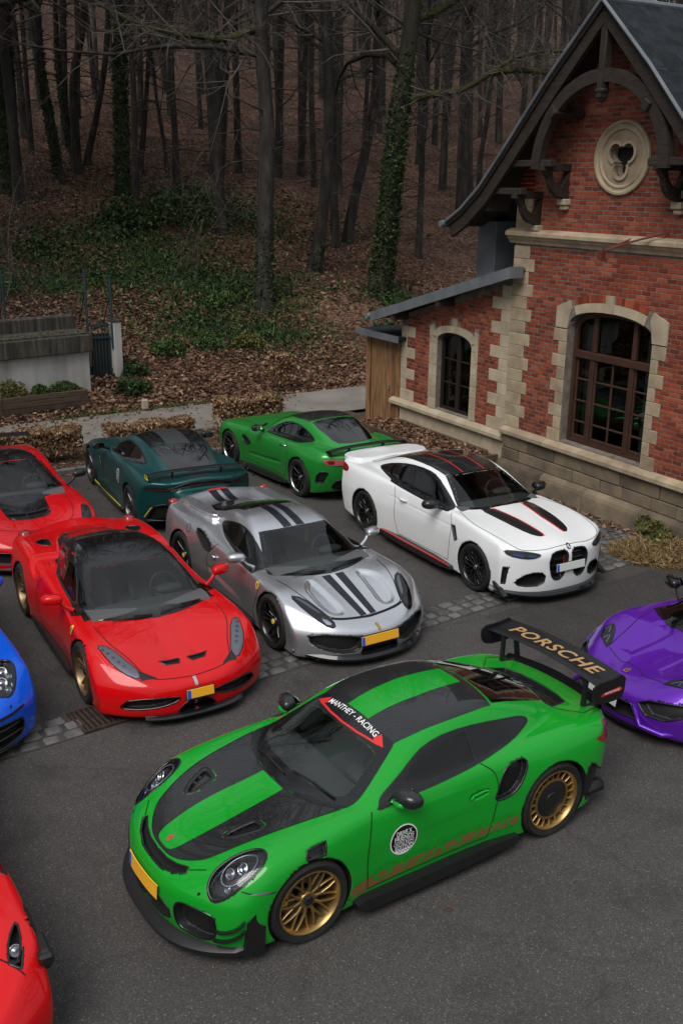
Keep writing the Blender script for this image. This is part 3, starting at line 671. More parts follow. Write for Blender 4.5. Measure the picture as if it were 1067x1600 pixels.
PX = np.array([[un(u, N0-.02+n) for n in nsn] for u in us]); PX[:, :, 2] = hill_h(PX[:, :, 0], PX[:, :, 1])+.012; PX[:, 0, 2] = -.05
mb = MB(); mb.grid(PX); o = mb.build('hillside', GND, smooth=True, recalc=False); tag(o, kind='structure')
# ================================================================ brick house (gable wall faces the cars)
H0 = (3.5332, 18.3408, 0)
house = empty('brick_house', H0, R(-60)); tag(house, 'red brick house with slate gable roof, stone trim and arched window', 'house')
annex = empty('brick_annex', H0, R(-60)); tag(annex, 'low brick annex with sloping grey roof joined to the gabled house', 'annex')
def brick_nodes(name, attr):
    m = mat(name, (.25, .06, .035), .82, spec=.35); t = m.node_tree; b = t.nodes['Principled BSDF']
    if attr: src = nd(t, 'ShaderNodeAttribute', attribute_name='tone').outputs['Fac']
    else: src = nd(t, 'ShaderNodeObjectInfo').outputs['Random']
    rp = ramp(t, src, [(0, (.125, .026, .015)), (.2, (.195, .036, .018)), (.5, (.25, .049, .023)), (.8, (.30, .064, .029)), (1, (.35, .09, .04))])
    pos = nd(t, 'ShaderNodeNewGeometry').outputs['Position']; nz = nd(t, 'ShaderNodeTexNoise', i_Scale=1.1, i_Detail=7.0); t.links.new(pos, nz.inputs['Vector']); g = ramp(t, nz.outputs[0], [(.3, (.72, .70, .70)), (.6, (1.08, 1.06, 1.05))])
    mx = nd(t, 'ShaderNodeMixRGB', blend_type='MULTIPLY'); mx.inputs[0].default_value = .85; t.links.new(rp.outputs[0], mx.inputs[1]); t.links.new(g.outputs[0], mx.inputs[2])
    n2 = nd(t, 'ShaderNodeTexNoise', i_Scale=70.0, i_Detail=4.0); t.links.new(pos, n2.inputs['Vector']); m2 = nd(t, 'ShaderNodeMixRGB', blend_type='OVERLAY'); m2.inputs[0].default_value = .35; t.links.new(mx.outputs[0], m2.inputs[1]); t.links.new(n2.outputs[0], m2.inputs[2])
    t.links.new(m2.outputs[0], b.inputs['Base Color']); bp = nd(t, 'ShaderNodeBump', i_Strength=.35, i_Distance=.006); t.links.new(n2.outputs[0], bp.inputs['Height']); t.links.new(bp.outputs[0], b.inputs['Normal']); return m
BRICK, BRICK_R = brick_nodes('brick', False), brick_nodes('brick_rest', True)
MORTAR = noise_mat('mortar', [(.3, (.11, .093, .078)), (.7, (.22, .19, .16))], 7, rough=.95, coord='Geo')
SAND = noise_mat('sandstone', [(.25, (.22, .165, .105)), (.55, (.35, .28, .19)), (.8, (.43, .355, .25))], 3.5, 8, rough=.88, bump=.25, bscale=45, rand=.14, bdist=.008)
SANDL = noise_mat('sandstone_pale', [(.25, (.30, .24, .165)), (.7, (.46, .39, .285))], 3, 7, rough=.88, bump=.2, bscale=45, rand=.09, bdist=.006)
PLIN = noise_mat('plinth_stone', [(.25, (.075, .062, .048)), (.5, (.155, .122, .082)), (.8, (.25, .195, .125))], 2.4, 9, rough=.9, bump=.5, bscale=22, rand=.3, bdist=.015)
WOOD = noise_mat('dark_timber', [(.3, (.012, .009, .007)), (.7, (.038, .028, .021))], 4, 8, rough=.75, bump=.3, stretch=(1, 6, 6))
FRAMEW = noise_mat('window_brown', [(.3, (.040, .018, .012)), (.7, (.062, .028, .018))], 4, rough=.5)
FRAMED = mat('window_dark', (.016, .011, .009), .5)
ZINC = noise_mat('zinc', [(.3, (.10, .115, .13)), (.7, (.16, .175, .19))], 2.5, rough=.5); SLATE = noise_mat('slate', [(.3, (.008, .010, .013)), (.7, (.018, .021, .026))], 6, rough=.75, spec=.18, bump=.2, rand=.3)
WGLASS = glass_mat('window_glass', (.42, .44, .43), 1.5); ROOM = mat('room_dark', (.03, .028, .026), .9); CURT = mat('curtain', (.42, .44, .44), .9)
def span(poly, z):
    xs = []; n = len(poly)
    for i in range(n):
        a, b = poly[i], poly[(i+1) % n]
        if (a[1] <= z) != (b[1] <= z): xs.append(a[0]+(z-a[1])/(b[1]-a[1])*(b[0]-a[0]))
    return (min(xs), max(xs)) if len(xs) > 1 else None
def lay_bricks(root, rows, t, bl, joint, limit, near):
    """rows: (z0, z1, [intervals]) -> single bricks for the largest, the rest in one mesh"""
    out = []; r = random.Random(5)
    for i, (z0, z1, iv) in enumerate(rows):
        for a, b in iv:
            if b-a < .03: continue
            x = a; off = bl*.5 if i % 2 else 0; nxt = math.floor((a-off)/bl)*bl+off+bl
            while x < b-1e-6:
                e = min(nxt, b); nxt = e+bl
                if e-x < .035 and e < b: continue
                if e-x > .02: out.append((x+joint/2, e-joint/2, z0+joint/2, z1-joint/2))
                x = e
    out.sort(key=near); one = out[:limit]; rest = out[limit:]; cache = {}
    for x0, x1, z0, z1 in one:
        k = (round((x1-x0)*50), round((z1-z0)*100))
        if k not in cache: mb = MB(); mb.box((0, .028, 0), (x1-x0, .06, z1-z0), bev=.004); cache[k] = mb.mesh('brick', BRICK, recalc=True)
        link('brick', cache[k], root, ((x0+x1)/2, -t+r.uniform(-.0025, .0025), (z0+z1)/2), (0, 0, r.uniform(-.006, .006)))
    if rest:
        V = []; tone = []
        for x0, x1, z0, z1 in rest:
            y0 = -t-.002+r.uniform(-.0025, .0025); y1 = y0+.05; b_ = .004
            V += [(x0+b_, y0, z0+b_), (x1-b_, y0, z0+b_), (x1-b_, y0, z1-b_), (x0+b_, y0, z1-b_), (x0, y1, z0), (x1, y1, z0), (x1, y1, z1), (x0, y1, z1)]; tone.append(r.random())
        n = len(rest); q = np.array([(0, 1, 2, 3), (0, 4, 5, 1), (1, 5, 6, 2), (2, 6, 7, 3), (3, 7, 4, 0)]); Fq = (np.arange(n)[:, None, None]*8+q[None]).reshape(-1, 4)
        me = mesh_np('brick_field', V, Fq, BRICK_R); at = me.attributes.new('tone', 'FLOAT', 'FACE'); at.data.foreach_set('value', np.repeat(np.array(tone, np.float32), 5)); o = link('brick_field', me, root); o['kind'] = 'stuff'
def stone(root, x0, x1, z0, z1, t, m=None, name='quoin_stone', depth=.12, gap=.005, bev=.008):
    mb = MB(); mb.box((0, 0, 0), (x1-x0-gap, depth, z1-z0-gap), bev=bev); return mb.build(name, m or SAND, root, loc=((x0+x1)/2, -t+depth/2, (z0+z1)/2), recalc=True)
CXS = 1.66; prof_r = [(0, 8.01), (1.09, 7.02), (2.16, 5.92), (2.76, 5.33), (3.28, 4.95), (3.72, 4.72)]
def roof_z(s): return float(np.interp(abs(s-CXS), [p[0] for p in prof_r], [p[1] for p in prof_r]))
# window openings (s, z)
def arch(s0, s1, zs, rise, n=14, pw=2.4): return [((s0+s1)/2-(s1-s0)/2*math.cos(math.pi*k/n), zs+rise*max(0, math.sin(math.pi*k/n))**(2/pw)) for k in range(n+1)]
ain = arch(.68, 2.64, 3.05, .36, 16, 2.9)
MW = [(.68, 1.06)]+ain+[(2.64, 1.06)]
outer_ring = [(.38, 3.05), (.38, 3.41), (.70, 3.54), (1.07, 3.65), (1.5, 3.69), (1.66, 3.70), (1.82, 3.69), (2.25, 3.65), (2.62, 3.54), (2.94, 3.41), (2.94, 3.05)]
rose_o = ell((1.63, 5.83), (.605, .565), 40)
rows = []; cz = .0741; z = 1.03
while z < 8.0:
    zm = z+cz/2; i = int(round((z-1.03)/cz)); lo, hi = -.86, 4.18
    if zm > 4.44:
        inv = lambda zz: float(np.interp(-zz, [-p[1] for p in prof_r], [p[0] for p in prof_r])); k = inv(zm)-.06; lo, hi = max(-.86, CXS-k), min(4.18, CXS+k)
    iv = [(lo, hi)]
    def cut(iv, c):
        o = []
        for a, b in iv:
            if c is None or c[1] <= a or c[0] >= b: o.append((a, b)); continue
            if c[0] > a: o.append((a, c[0]))
            if c[1] < b: o.append((c[1], b))
        return o
    q = int((z-1.03+.001)/(cz*3)) % 2
    if zm < 5.1 and not 4.38 < zm < 4.66: iv = cut(iv, (-1, -.31 if q else -.45)); iv = cut(iv, (3.63 if q else 3.77, 5))
    if zm < 3.05: iv = cut(iv, (.34 if q == 0 else .48, 2.94 if q == 0 else 2.80))
    elif zm < 3.70: iv = cut(iv, span(outer_ring, zm))
    if 4.38 < zm < 4.655: iv = []
    iv = cut(iv, span(rose_o, zm)); rows.append((z, z+cz, iv)); z += cz
lay_bricks(house, rows, 0, .2, .0145, 300, lambda b: (b[0]-3.6)**2*1.0+(b[2]-2.2)**2*1.6)
# backing wall with the window opening left free
def wall_with_hole(name, outline, holes, t, depth, m, root):
    pts = []; edges = []
    for L in [outline]+holes:
        n = len(pts); k = len(L); pts += [Vector(p) for p in L]; edges += [(n+i, n+(i+1) % k) for i in range(k)]
    r = delaunay_2d_cdt(pts, edges, [], 2, 1e-6); V2 = [tuple(v) for v in r[0]]; T = [tuple(f) for f in r[2]]
    keep = []
    for f in T:
        c = np.mean([V2[i] for i in f], 0); inside = polysd(outline, np.array([c[0]]), np.array([c[1]]))[0] < 0 and all(polysd(h, np.array([c[0]]), np.array([c[1]]))[0] > 0 for h in holes)
        if inside: keep.append(f)
    n = len(V2); mb = MB(); mb.add([(x, -t, z) for x, z in V2]+[(x, -t+depth, z) for x, z in V2], [f for f in keep]+[tuple(n+i for i in f[::-1]) for f in keep])
    for L in holes+[outline]:
        k = len(L); V = [(x, -t, z) for x, z in L]+[(x, -t+depth, z) for x, z in L]; mb.add(V, [(i, (i+1) % k, k+(i+1) % k, k+i) for i in range(k)])
    return mb.build(name, m, root)
gable = [(-.87, .0), (4.19, .0), (4.19, 4.9), (3.72, 5.2)]+[(CXS+d, zz-.08) for d, zz in prof_r[::-1] if d < 2.5]+[(CXS-d, zz-.08) for d, zz in prof_r if 0 < d < 2.5]+[(-.40, 5.2), (-.87, 4.9)]
wall_with_hole('wall', gable, [MW, ell((1.63, 5.83), (.40, .38), 24)], -.005, .38, MORTAR, house)
mb = MB(); mb.box((1.66, 4.6, 2.4), (5.0, 8.0, 4.8)); o = None
for s in (-.87, 4.19): w_ = MB(); w_.box((s+(.1 if s < 0 else -.1), 4.4, 2.45), (.2, 8.0, 4.9)); w_.build('side_wall', MORTAR, house)
# quoins, jambs, arch stones
k = 0; z = 1.03
while z < 5.05:
    h_ = cz*3; q = k % 2
    if not (4.36 < z+h_/2 < 4.68):
        stone(house, -.885, -.31 if q else -.45, z, min(z+h_, 4.40 if z < 4.4 else 9), .012); stone(house, 3.77 if not q else 3.63, 4.2, z, z+h_, .012)
    k += 1; z += h_
for k in range(9):
    z = 1.03+k*cz*3; q = k % 2; top = min(z+cz*3, 3.05)
    stone(house, .34 if q == 0 else .48, .68, z, top, .014, name='jamb_stone', depth=.30); stone(house, 2.64, 2.94 if q == 0 else 2.80, z, top, .014, name='jamb_stone', depth=.30)
def pstone(poly, t, m, name, depth=.2):
    c = np.mean(poly, 0); P = [tuple(c+(np.array(p)-c)*.985) for p in poly]; mb = MB(); mb.prism([tuple(np.array(p)-c) for p in P], -t, -t+depth, 'y'); return mb.build(name, m, house, loc=(c[0], 0, c[1]))
pstone([(.38, 3.05), (.38, 3.41), (.70, 3.535), (.76, 3.40), (.72, 3.27), (.68, 3.05)], .018, SANDL, 'haunch_stone', .3); pstone([(2.94, 3.05), (2.94, 3.41), (2.62, 3.535), (2.56, 3.40), (2.60, 3.27), (2.64, 3.05)], .018, SANDL, 'haunch_stone', .3)
def ring_pt(f, off):   # along the arch from left haunch to right
    P = resamp(ain, .01, False); L = len(P); a = P[int(np.clip(f*(L-1), 0, L-1))]; b2 = P[int(np.clip(f*(L-1)+3, 0, L-1))]; c2 = P[int(np.clip(f*(L-1)-3, 0, L-1))]; tn = (b2-c2)/np.linalg.norm(b2-c2); return a+np.array([-tn[1], tn[0]])*off
fs = np.linspace(.155, .845, 10)
for i in range(9):
    if i == 4: continue
    a, b = fs[i], fs[i+1]; pstone([ring_pt(a, 0), ring_pt((a+b)/2, 0), ring_pt(b, 0), ring_pt(b, .155), ring_pt((a+b)/2, .155), ring_pt(a, .155)], .016, SANDL, 'arch_stone', .3)
a, b = fs[4], fs[5]; pstone([ring_pt(a, 0), ring_pt(b, 0), ring_pt(b, .29), ring_pt(a, .29)], .03, SANDL, 'keystone', .3)
fb = np.linspace(.165, .835, 27)
for i in range(26):
    if fs[4]-.01 < (fb[i]+fb[i+1])/2 < fs[5]+.01: continue
    o = pstone([ring_pt(fb[i], .162), ring_pt(fb[i+1], .162), ring_pt(fb[i+1], .285), ring_pt(fb[i], .285)], .004, BRICK, 'arch_brick', .08)
# ledge, plinth, cornice
def course(root, x0, x1, prof, m, name, seg, r):
    x = x0
    while x < x1-.01:
        e = min(x+seg*r.uniform(.8, 1.2), x1); e = x1 if x1-e < .3 else e; mb = MB(); mb.prism([(y, z) for y, z in prof], 0, e-x-.006, 'x'); mb.build(name, m, root, loc=(x, 0, 0)); x = e
rr = random.Random(11)
course(house, -.86, 4.3, [(.06, .86), (-.10, .875), (-.125, .90), (-.125, .965), (-.10, .985), (.0, 1.032), (.06, 1.032)], SAND, 'sill_course', 1.25, rr)
course(annex, -4.85, -.865, [(.06, .70), (-.07, .715), (-.10, .735), (-.10, .80), (-.08, .82), (.03, .875), (.06, .875)], SANDL, 'sill_course', 1.9, rr)
course(house, -1.0, 4.3, [(.06, 4.40), (-.03, 4.405), (-.05, 4.45), (-.09, 4.49), (-.10, 4.53), (-.15, 4.545), (-.15, 4.60), (-.12, 4.625), (.0, 4.665), (.06, 4.665)], SAND, 'cornice', 1.0, rr)
for z0, z1, t_, L in ((.40, .62, .045, .62), (.62, .86, .04, .72)):
    x = -.86
    while x < 4.2: e = min(x+L*rr.uniform(.75, 1.3), 4.25); stone(house, x, e, z0, z1, t_+rr.uniform(-.01, .01), PLIN, 'plinth_stone', .16, .012, .012); x = e
x = -.86
while x < 4.2:
    e = min(x+1.15*rr.uniform(.85, 1.2), 4.3); mb = MB(); mb.prism([(.1, -.02), (-.19, -.02), (-.17, .28), (-.15, .34), (-.05, .40), (.1, .40)], 0, e-x-.012, 'x'); mb.build('plinth_stone', PLIN, house, loc=(x, 0, 0)); x = e
x = -4.55
while x < -.88:
    e = min(x+.42*rr.uniform(.8, 1.2), -.87); stone(annex, x, e, .36, .70, .0, SANDL, 'plinth_stone', .16, .006, .006); stone(annex, x, e, .0, .36, .0, SANDL, 'plinth_stone', .16, .006, .006); x = e
# main window
win = MB(); T0 = .20
def fbar(mb, x0, x1, z0, z1, y=T0, d=.07): mb.box(((x0+x1)/2, y, (z0+z1)/2), (x1-x0, d, z1-z0), bev=.008)
def mkwindow(root, poly, inner, m, y, name='window'):
    """frame ring following the opening"""
    mb = MB(); n = len(poly); V = [(x, y-.045, z) for x, z in poly]+[(x, y-.045, z) for x, z in inner]+[(x, y+.05, z) for x, z in poly]+[(x, y+.05, z) for x, z in inner]; Fq = []
    for i in range(n): j = (i+1) % n; Fq += [(i, j, n+j, n+i), (2*n+i, 3*n+i, 3*n+j, 2*n+j), (n+i, n+j, 3*n+j, 3*n+i), (i, 2*n+i, 2*n+j, j)]
    mb.add(V, Fq); return mb.build(name, m, root)
fo = [(.70, 1.075)]+[(p[0]*.98+.033, p[1]-.012) for p in ain]+[(2.62, 1.075)]; fi = [(.775, 1.15)]+[((p[0]-1.66)*.905+1.66, p[1]-.085) for p in ain]+[(2.545, 1.15)]
wf = mkwindow(house, fo, fi, FRAMEW, T0)
mb = MB(); fbar(mb, .76, 2.56, 2.565, 2.69, T0-.02, .10); mb.build('transom', FRAMEW, wf); 
for s in (1.19, 2.11): mb = MB(); fbar(mb, s-.05, s+.05, 1.13, 2.56, T0-.01, .09); fbar(mb, s-.045, s+.045, 2.695, 3.32, T0-.005, .08); mb.build('mullion', FRAMEW, wf)
for s0, s1 in ((.79, 1.14), (1.24, 2.06), (2.16, 2.53)):
    mb = MB()
    for zz in (1.44, 1.81, 2.19): fbar(mb, s0, s1, zz-.016, zz+.016, T0+.005, .04)
    if s1-s0 > .6: fbar(mb, 1.634, 1.666, 1.15, 2.56, T0+.003, .044)
    fbar(mb, s0-.001, s0+.035, 1.15, 2.56, T0+.004, .06); fbar(mb, s1-.035, s1+.001, 1.15, 2.56, T0+.004, .06); fbar(mb, s0+.035, s1-.035, 1.15, 1.20, T0+.004, .058); mb.build('glazing_bars', FRAMEW, wf)
for s0, s1, z0, z1 in ((.76, 1.19, 1.10, 2.6), (1.19, 1.65, 1.10, 2.6), (1.65, 2.11, 1.10, 2.6), (2.11, 2.56, 1.10, 2.6), (.76, 1.19, 2.6, 3.22), (1.19, 2.11, 2.6, 3.36), (2.11, 2.56, 2.6, 3.22)):
    mb = MB(); mb.add([(s0+.003, T0+.012, z0), (s1-.003, T0+.012+rr.uniform(-.004, .004), z0), (s1-.003, T0+.012+rr.uniform(-.004, .004), z1), (s0+.003, T0+.012, z1)], [(0, 1, 2, 3)]); mb.build('pane', WGLASS, wf, recalc=False)
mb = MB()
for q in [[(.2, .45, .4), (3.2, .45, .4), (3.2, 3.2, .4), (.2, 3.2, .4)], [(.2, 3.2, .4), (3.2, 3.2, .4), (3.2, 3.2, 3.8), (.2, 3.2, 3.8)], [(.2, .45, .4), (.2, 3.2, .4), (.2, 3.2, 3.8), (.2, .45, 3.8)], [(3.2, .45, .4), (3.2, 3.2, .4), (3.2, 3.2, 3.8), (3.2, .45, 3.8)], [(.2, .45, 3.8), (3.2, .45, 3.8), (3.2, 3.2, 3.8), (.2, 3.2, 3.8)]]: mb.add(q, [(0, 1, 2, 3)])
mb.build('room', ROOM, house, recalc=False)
for s0, s1 in ((2.18, 2.60), (.74, .95)):
    mb = MB(); mb.grid([[(s, .42+.03*math.sin(s*62), z) for s in np.linspace(s0, s1, 30)] for z in (1.05, 3.1)]); mb.build('curtain', CURT, house, smooth=True)
# rose window
rz = empty('rose_window', (1.63, 0, 5.83), 0, house)
mb = MB(); n = 48; pr = [(.57, .03), (.605, -.02), (.595, -.05), (.56, -.055), (.54, -.03), (.50, -.028), (.485, -.045), (.46, -.045), (.44, -.015)]
mb.add([(r_*math.cos(2*math.pi*k/n)*1.0, y, r_*math.sin(2*math.pi*k/n)*.935) for r_, y in pr for k in range(n)], [(i*n+k, i*n+(k+1) % n, (i+1)*n+(k+1) % n, (i+1)*n+k) for i in range(len(pr)-1) for k in range(n)]); mb.build('stone_ring', SAND, rz, auto=50)
def trefoil(r0, d):
    P = []
    for k in range(3):
        a = math.pi/2+2*math.pi*k/3+math.pi/3*1; cx_, cz_ = d*math.cos(a), d*math.sin(a)
        for j in range(11): b = a-R(112)+R(224)*j/10; P.append((cx_+r0*math.cos(b), cz_+r0*math.sin(b)))
        a2 = a+math.pi/3; P.append(((d+r0*.62)*math.cos(a2)*.80, (d+r0*.62)*math.sin(a2)*.80))
    return P
tf = trefoil(.135, .155); tf2 = trefoil(.175, .165)
wall_like = [(.45*math.cos(2*math.pi*k/40), .42*math.sin(2*math.pi*k/40)) for k in range(40)]
wall_with_hole('stone_plate', wall_like, [tf], .012, .16, SAND, rz)
mkwindow(rz, tf2, tf, SAND, -.005, 'trefoil_moulding'); mb = MB(); mb.box((0, .15, 0), (.8, .02, .8)); mb.build('dark_opening', mat('opening_black', (.004, .004, .004), .8), rz)
# roof
rf = empty('roof', (0, 0, 0), 0, house)
full = [(CXS-d, z) for d, z in prof_r[::-1]]+[(CXS+d, z) for d, z in prof_r[1:]]
mb = MB(); P = [[(s, y, z+dz) for s, z in full] for y, dz in ((-.72, .0), (8.2, .0))]; P2 = [[(s, y, z-.07) for s, z in full] for y in (-.70, 8.2)]; mb.grid(P); mb.grid(P2); mb.grid([P[0], P2[0]]); mb.build('roof_deck', WOOD, rf)
sm = MB(); sm.box((0, 0, 0), (.275, .012, .26), bev=.003)
r5 = random.Random(9)
def slope_pt(d): return float(np.interp(d, [p[0] for p in prof_r], [p[1] for p in prof_r]))
slm = MB(); slm.add([(-.137, -.13, 0), (.137, -.13, 0), (.137, .13, 0), (-.137, .13, 0), (-.137, -.13, .010), (.137, -.13, .010), (.137, .13, .006), (-.137, .13, .006)], [(0, 3, 2, 1), (4, 5, 6, 7), (0, 1, 5, 4), (1, 2, 6, 5), (2, 3, 7, 6), (3, 0, 4, 7)]); slm = slm.mesh('slate', SLATE)
d = .03; cnt = 0; row = 0; left_rest = MB()
while d < 3.7:
    z0 = slope_pt(d); z1 = slope_pt(d+.1); ang = math.atan2(z0-z1, .1); step = .165*math.cos(ang); nn = 30
    if row % 2:
        for sg in (1, -1): left_rest.box((CXS+sg*(d+step*.5), -.655, slope_pt(d+step*.5)+.014), (.26, .13, .010), M=Matrix.Rotation(sg*ang, 3, 'Y'))
    for k in range(nn):
        y = -.585+.28*k+(.14 if row % 2 else 0)
        if cnt < 300 and d < 2.2 and y < 4.4:
            link('slate', slm, rf, (CXS+d+step*.5, y, slope_pt(d+step*.5)+.012+r5.uniform(0, .004)), (0, ang, 0)).rotation_euler = Euler((0, ang, math.pi/2*0), 'XYZ'); rf.children[-1].rotation_euler = (Matrix.Rotation(ang, 4, 'Y') @ Matrix.Rotation(-math.pi/2, 4, 'Z')).to_euler(); cnt += 1
        else: left_rest.box((CXS+d+step*.5, y, slope_pt(d+step*.5)+.014), (.26, .272, .010), M=Matrix.Rotation(ang, 3, 'Y'))
        left_rest.box((CXS-d-step*.5, y, slope_pt(d+step*.5)+.014), (.26, .272, .010), M=Matrix.Rotation(-ang, 3, 'Y'))
    d += step; row += 1
o = left_rest.build('slate_field', SLATE, rf, recalc=False); o['kind'] = 'stuff'
mb = MB(); mb.tube([(CXS, -.75, 8.035), (CXS, 8.2, 8.035)], .05, 8); mb.build('ridge_cap', ZINC, rf)
for sg in (-1, 1):
    L = [(CXS+sg*d_, z_) for d_, z_ in prof_r]; inn = [(s-sg*.10 if i else s, z_-.26 if i else z_-.30) for i, (s, z_) in enumerate(L)]
    mb = MB(); mb.grid([[(s, -.66, z_-.01) for s, z_ in L], [(s, -.66, z_) for s, z_ in inn], [(s, -.58, z_) for s, z_ in inn], [(s, -.58, z_-.01) for s, z_ in L]]); mb.build('barge_board', WOOD, rf)
    mb = MB(); mb.tube([(s, -.735, z_+.02) for s, z_ in L], .028, 6); mb.build('verge_trim', ZINC, rf)
    mb = MB(); mb.tube([(L[-1][0]+sg*.06, -.80, L[-1][1]-.02), (L[-1][0]+sg*.06, 8.2, L[-1][1]-.02)], .065, 10); mb.build('gutter', ZINC, rf, auto=60)
    # brackets and beams
    for s0, s1, zz in ((CXS+sg*2.10, CXS+sg*1.06, 5.75), (CXS+sg*2.72, CXS+sg*1.76, 5.30)):
        mb = MB(); mb.box(((s0+s1)/2, -.52, zz), (abs(s1-s0), .14, .11), bev=.012); mb.build('collar_beam', WOOD, rf)
    for sb, zt in ((CXS+sg*1.26, 5.69), (CXS+sg*1.92, 5.24)):
        mb = MB(); mb.box((sb, -.30, zt), (.13, .62, .12), bev=.01); pts = [(-.02-.50*math.sin(a), zt-.06-.46*(1-math.cos(a))*0-.46*math.cos(a)) for a in np.linspace(0, math.pi/2, 8)]
        o = mb.build('bracket_arm', WOOD, rf); mb = MB(); mb.prism([(-.03, zt-.50), (-.13, zt-.48)]+[(-.13-.32*math.sin(a), zt-.48+.34*(1-math.cos(a))) for a in np.linspace(.2, 1.45, 6)]+[(-.55, zt-.06), (-.40, zt-.06)]+[(-.40+.30*(1-math.cos(a))*1.0, zt-.06-.26*math.sin(a)) for a in np.linspace(.2, 1.4, 6)]+[(-.03, zt-.06)], sb-.055, sb+.055, 'x'); mb.build('bracket_brace', WOOD, rf)
        mb = MB(); mb.box((sb, -.06, zt-.55), (.20, .14, .10), bev=.012); mb.box((sb, -.04, zt-.64), (.16, .10, .08), bev=.02); mb.build('corbel', SANDL, rf)
    mb = MB(); mb.box((CXS+sg*1.0, -.36, 6.52), (.14, .66, .15), M=Matrix.Rotation(sg*.6, 3, 'Y'), bev=.012); mb.build('purlin_end', WOOD, rf)
    mb = MB(); mb.box((CXS+sg*2.75, -.30, 5.2), (.12, .5, .5), bev=.01); mb.build('eaves_post', WOOD, rf)
mb = MB(); A_ = np.linspace(math.pi*1.0, 0, 25); ro, ri = 1.50, 1.30
mb.grid([[(CXS+r_*math.cos(a), y, 5.66+r_*math.sin(a)*.955) for a in A_] for r_, y in ((ro, -.63), (ri, -.63), (ri, -.50), (ro, -.50), (ro, -.63))]); mb.build('arched_brace', WOOD, rf, auto=40)
mb = MB(); mb.box((CXS, -.575, 7.25), (.13, .15, 1.15), bev=.015); mb.box((CXS, -.575, 6.78), (.17, .17, .06), bev=.015); mb.lathe([(0, -.5), (.05, -.46), (.075, -.40), (.05, -.35)], 10, 'z'); 
V = mb.V[-1]; V[:, 0] += CXS; V[:, 1] += -.575; V[:, 2] += 7.09; mb.build('king_post', WOOD, rf, auto=40)
# ---- annex
rows = []; z = .875; cz2 = .0765
def annex_top(s): return 2.62+(s+5.25)*(3.93-2.62)/(4.72)-.16
aout = [(-3.50, .875), (-3.50, 2.42), (-3.40, 2.60), (-3.1, 2.74), (-2.67, 2.80), (-2.2, 2.74), (-1.93, 2.60), (-1.85, 2.42), (-1.85, .875)]; acore = [(-3.50, .8)]+[(-3.50, 2.55), (-3.05, 2.66), (-2.67, 2.69), (-2.25, 2.66), (-1.85, 2.55), (-1.85, .8)]
while z < 3.9:
    zm = z+cz2/2; k = int((z-.875+.001)/(cz2*3)); q = k % 2; lo = max(-4.36 if q else -4.05, -4.57); need = zm+.04; s_lo = -5.25+(need+.16-2.62)*4.72/(3.93-2.62); lo = max(lo if zm < 2.7 else -4.57, s_lo)
    iv = [(lo, -1.19 if q else -1.47)]
    if zm > 3.6: iv = [(lo, -.90)]
    if lo >= iv[0][1]: z += cz2; continue
    sp_ = span(acore, zm)
    if zm < 2.70: iv = cut(iv, (-3.50 if q or True else -3.6, -1.85))
    if 2.42 < zm < 2.82: iv = cut(iv, span(aout, zm) or None)
    rows.append((z, z+cz2, iv)); z += cz2
lay_bricks(annex, rows, -.03, .165, .016, 300, lambda b: -b[0])
for k in range(13):
    z0 = .875+k*cz2*3; z1 = z0+cz2*3; q = k % 2
    if z1 < 3.66: stone(annex, -1.19 if q else -1.47, -.89, z0, z1, -.018, SANDL, gap=.003)
    if z1 < 2.62: stone(annex, -4.58, -4.36 if q else -4.05, z0, z1, -.018, SANDL, gap=.003)
for k in range(7):
    z0 = .875+k*cz2*3; stone(annex, -3.50, -3.23, z0, min(z0+cz2*3, 2.42), -.012, SANDL, 'jamb_stone', .25, .004); stone(annex, -2.05, -1.85, z0, min(z0+cz2*3, 2.42), -.012, SANDL, 'jamb_stone', .25, .004)
aa = arch(-3.23, -2.05, 2.34, .20, 12, 2.0)
def astone(poly, nm='arch_stone', m=None): c = np.mean(poly, 0); mb = MB(); mb.prism([tuple((np.array(p)-c)*.985) for p in poly], .012, .26, 'y'); mb.build(nm, m or SANDL, annex, loc=(c[0], 0, c[1]))
for i in range(0, 12, 2):
    a, b2, c2 = np.array(aa[i]), np.array(aa[i+1]), np.array(aa[i+2]); up = lambda p: p+np.array([(p[0]+2.64)*.16, .14+.0*p[0]]); astone([a, b2, c2, up(c2), up(b2), up(a)])
astone([(-3.50, 2.42), (-3.50, 2.60), (-3.36, 2.66), (-3.32, 2.48), (-3.235, 2.36)], 'haunch_stone'); astone([(-1.85, 2.42), (-1.85, 2.60), (-1.96, 2.66), (-1.96, 2.48), (-2.045, 2.36)], 'haunch_stone'); astone([(-2.72, 2.68), (-2.56, 2.68), (-2.55, 2.84), (-2.73, 2.84)], 'keystone')
for i in range(14):
    s = -3.30+i*.094
    if -2.80 < s+.04 < -2.50: continue
    zz = 2.68-.10*((s+2.64)/.7)**2; mb = MB(); mb.box((0, .03, 0), (.078, .06, .115), M=Matrix.Rotation((s+2.64)*.35, 3, 'Y'), bev=.004); mb.build('arch_brick', BRICK, annex, loc=(s+.04, .03, zz+.07))
aw = [(-4.57, 0), (-.86, 0), (-.86, 3.80), (-4.57, 2.70)]; AWH = [(-3.23, .9)]+aa+[(-2.05, .9)]
wall_with_hole('wall', aw, [AWH], -.035, .3, MORTAR, annex); w_ = MB(); w_.box((-4.47, 3.0, 1.3), (.2, 5.3, 2.6)); w_.build('side_wall', MORTAR, annex)
afi = [(-3.17, .96)]+[((p[0]+2.64)*.90-2.64, p[1]-.05) for p in aa]+[(-2.11, .96)]; afo = [(-3.225, .905)]+[((p[0]+2.64)*.99-2.64, p[1]-.006) for p in aa]+[(-2.055, .905)]
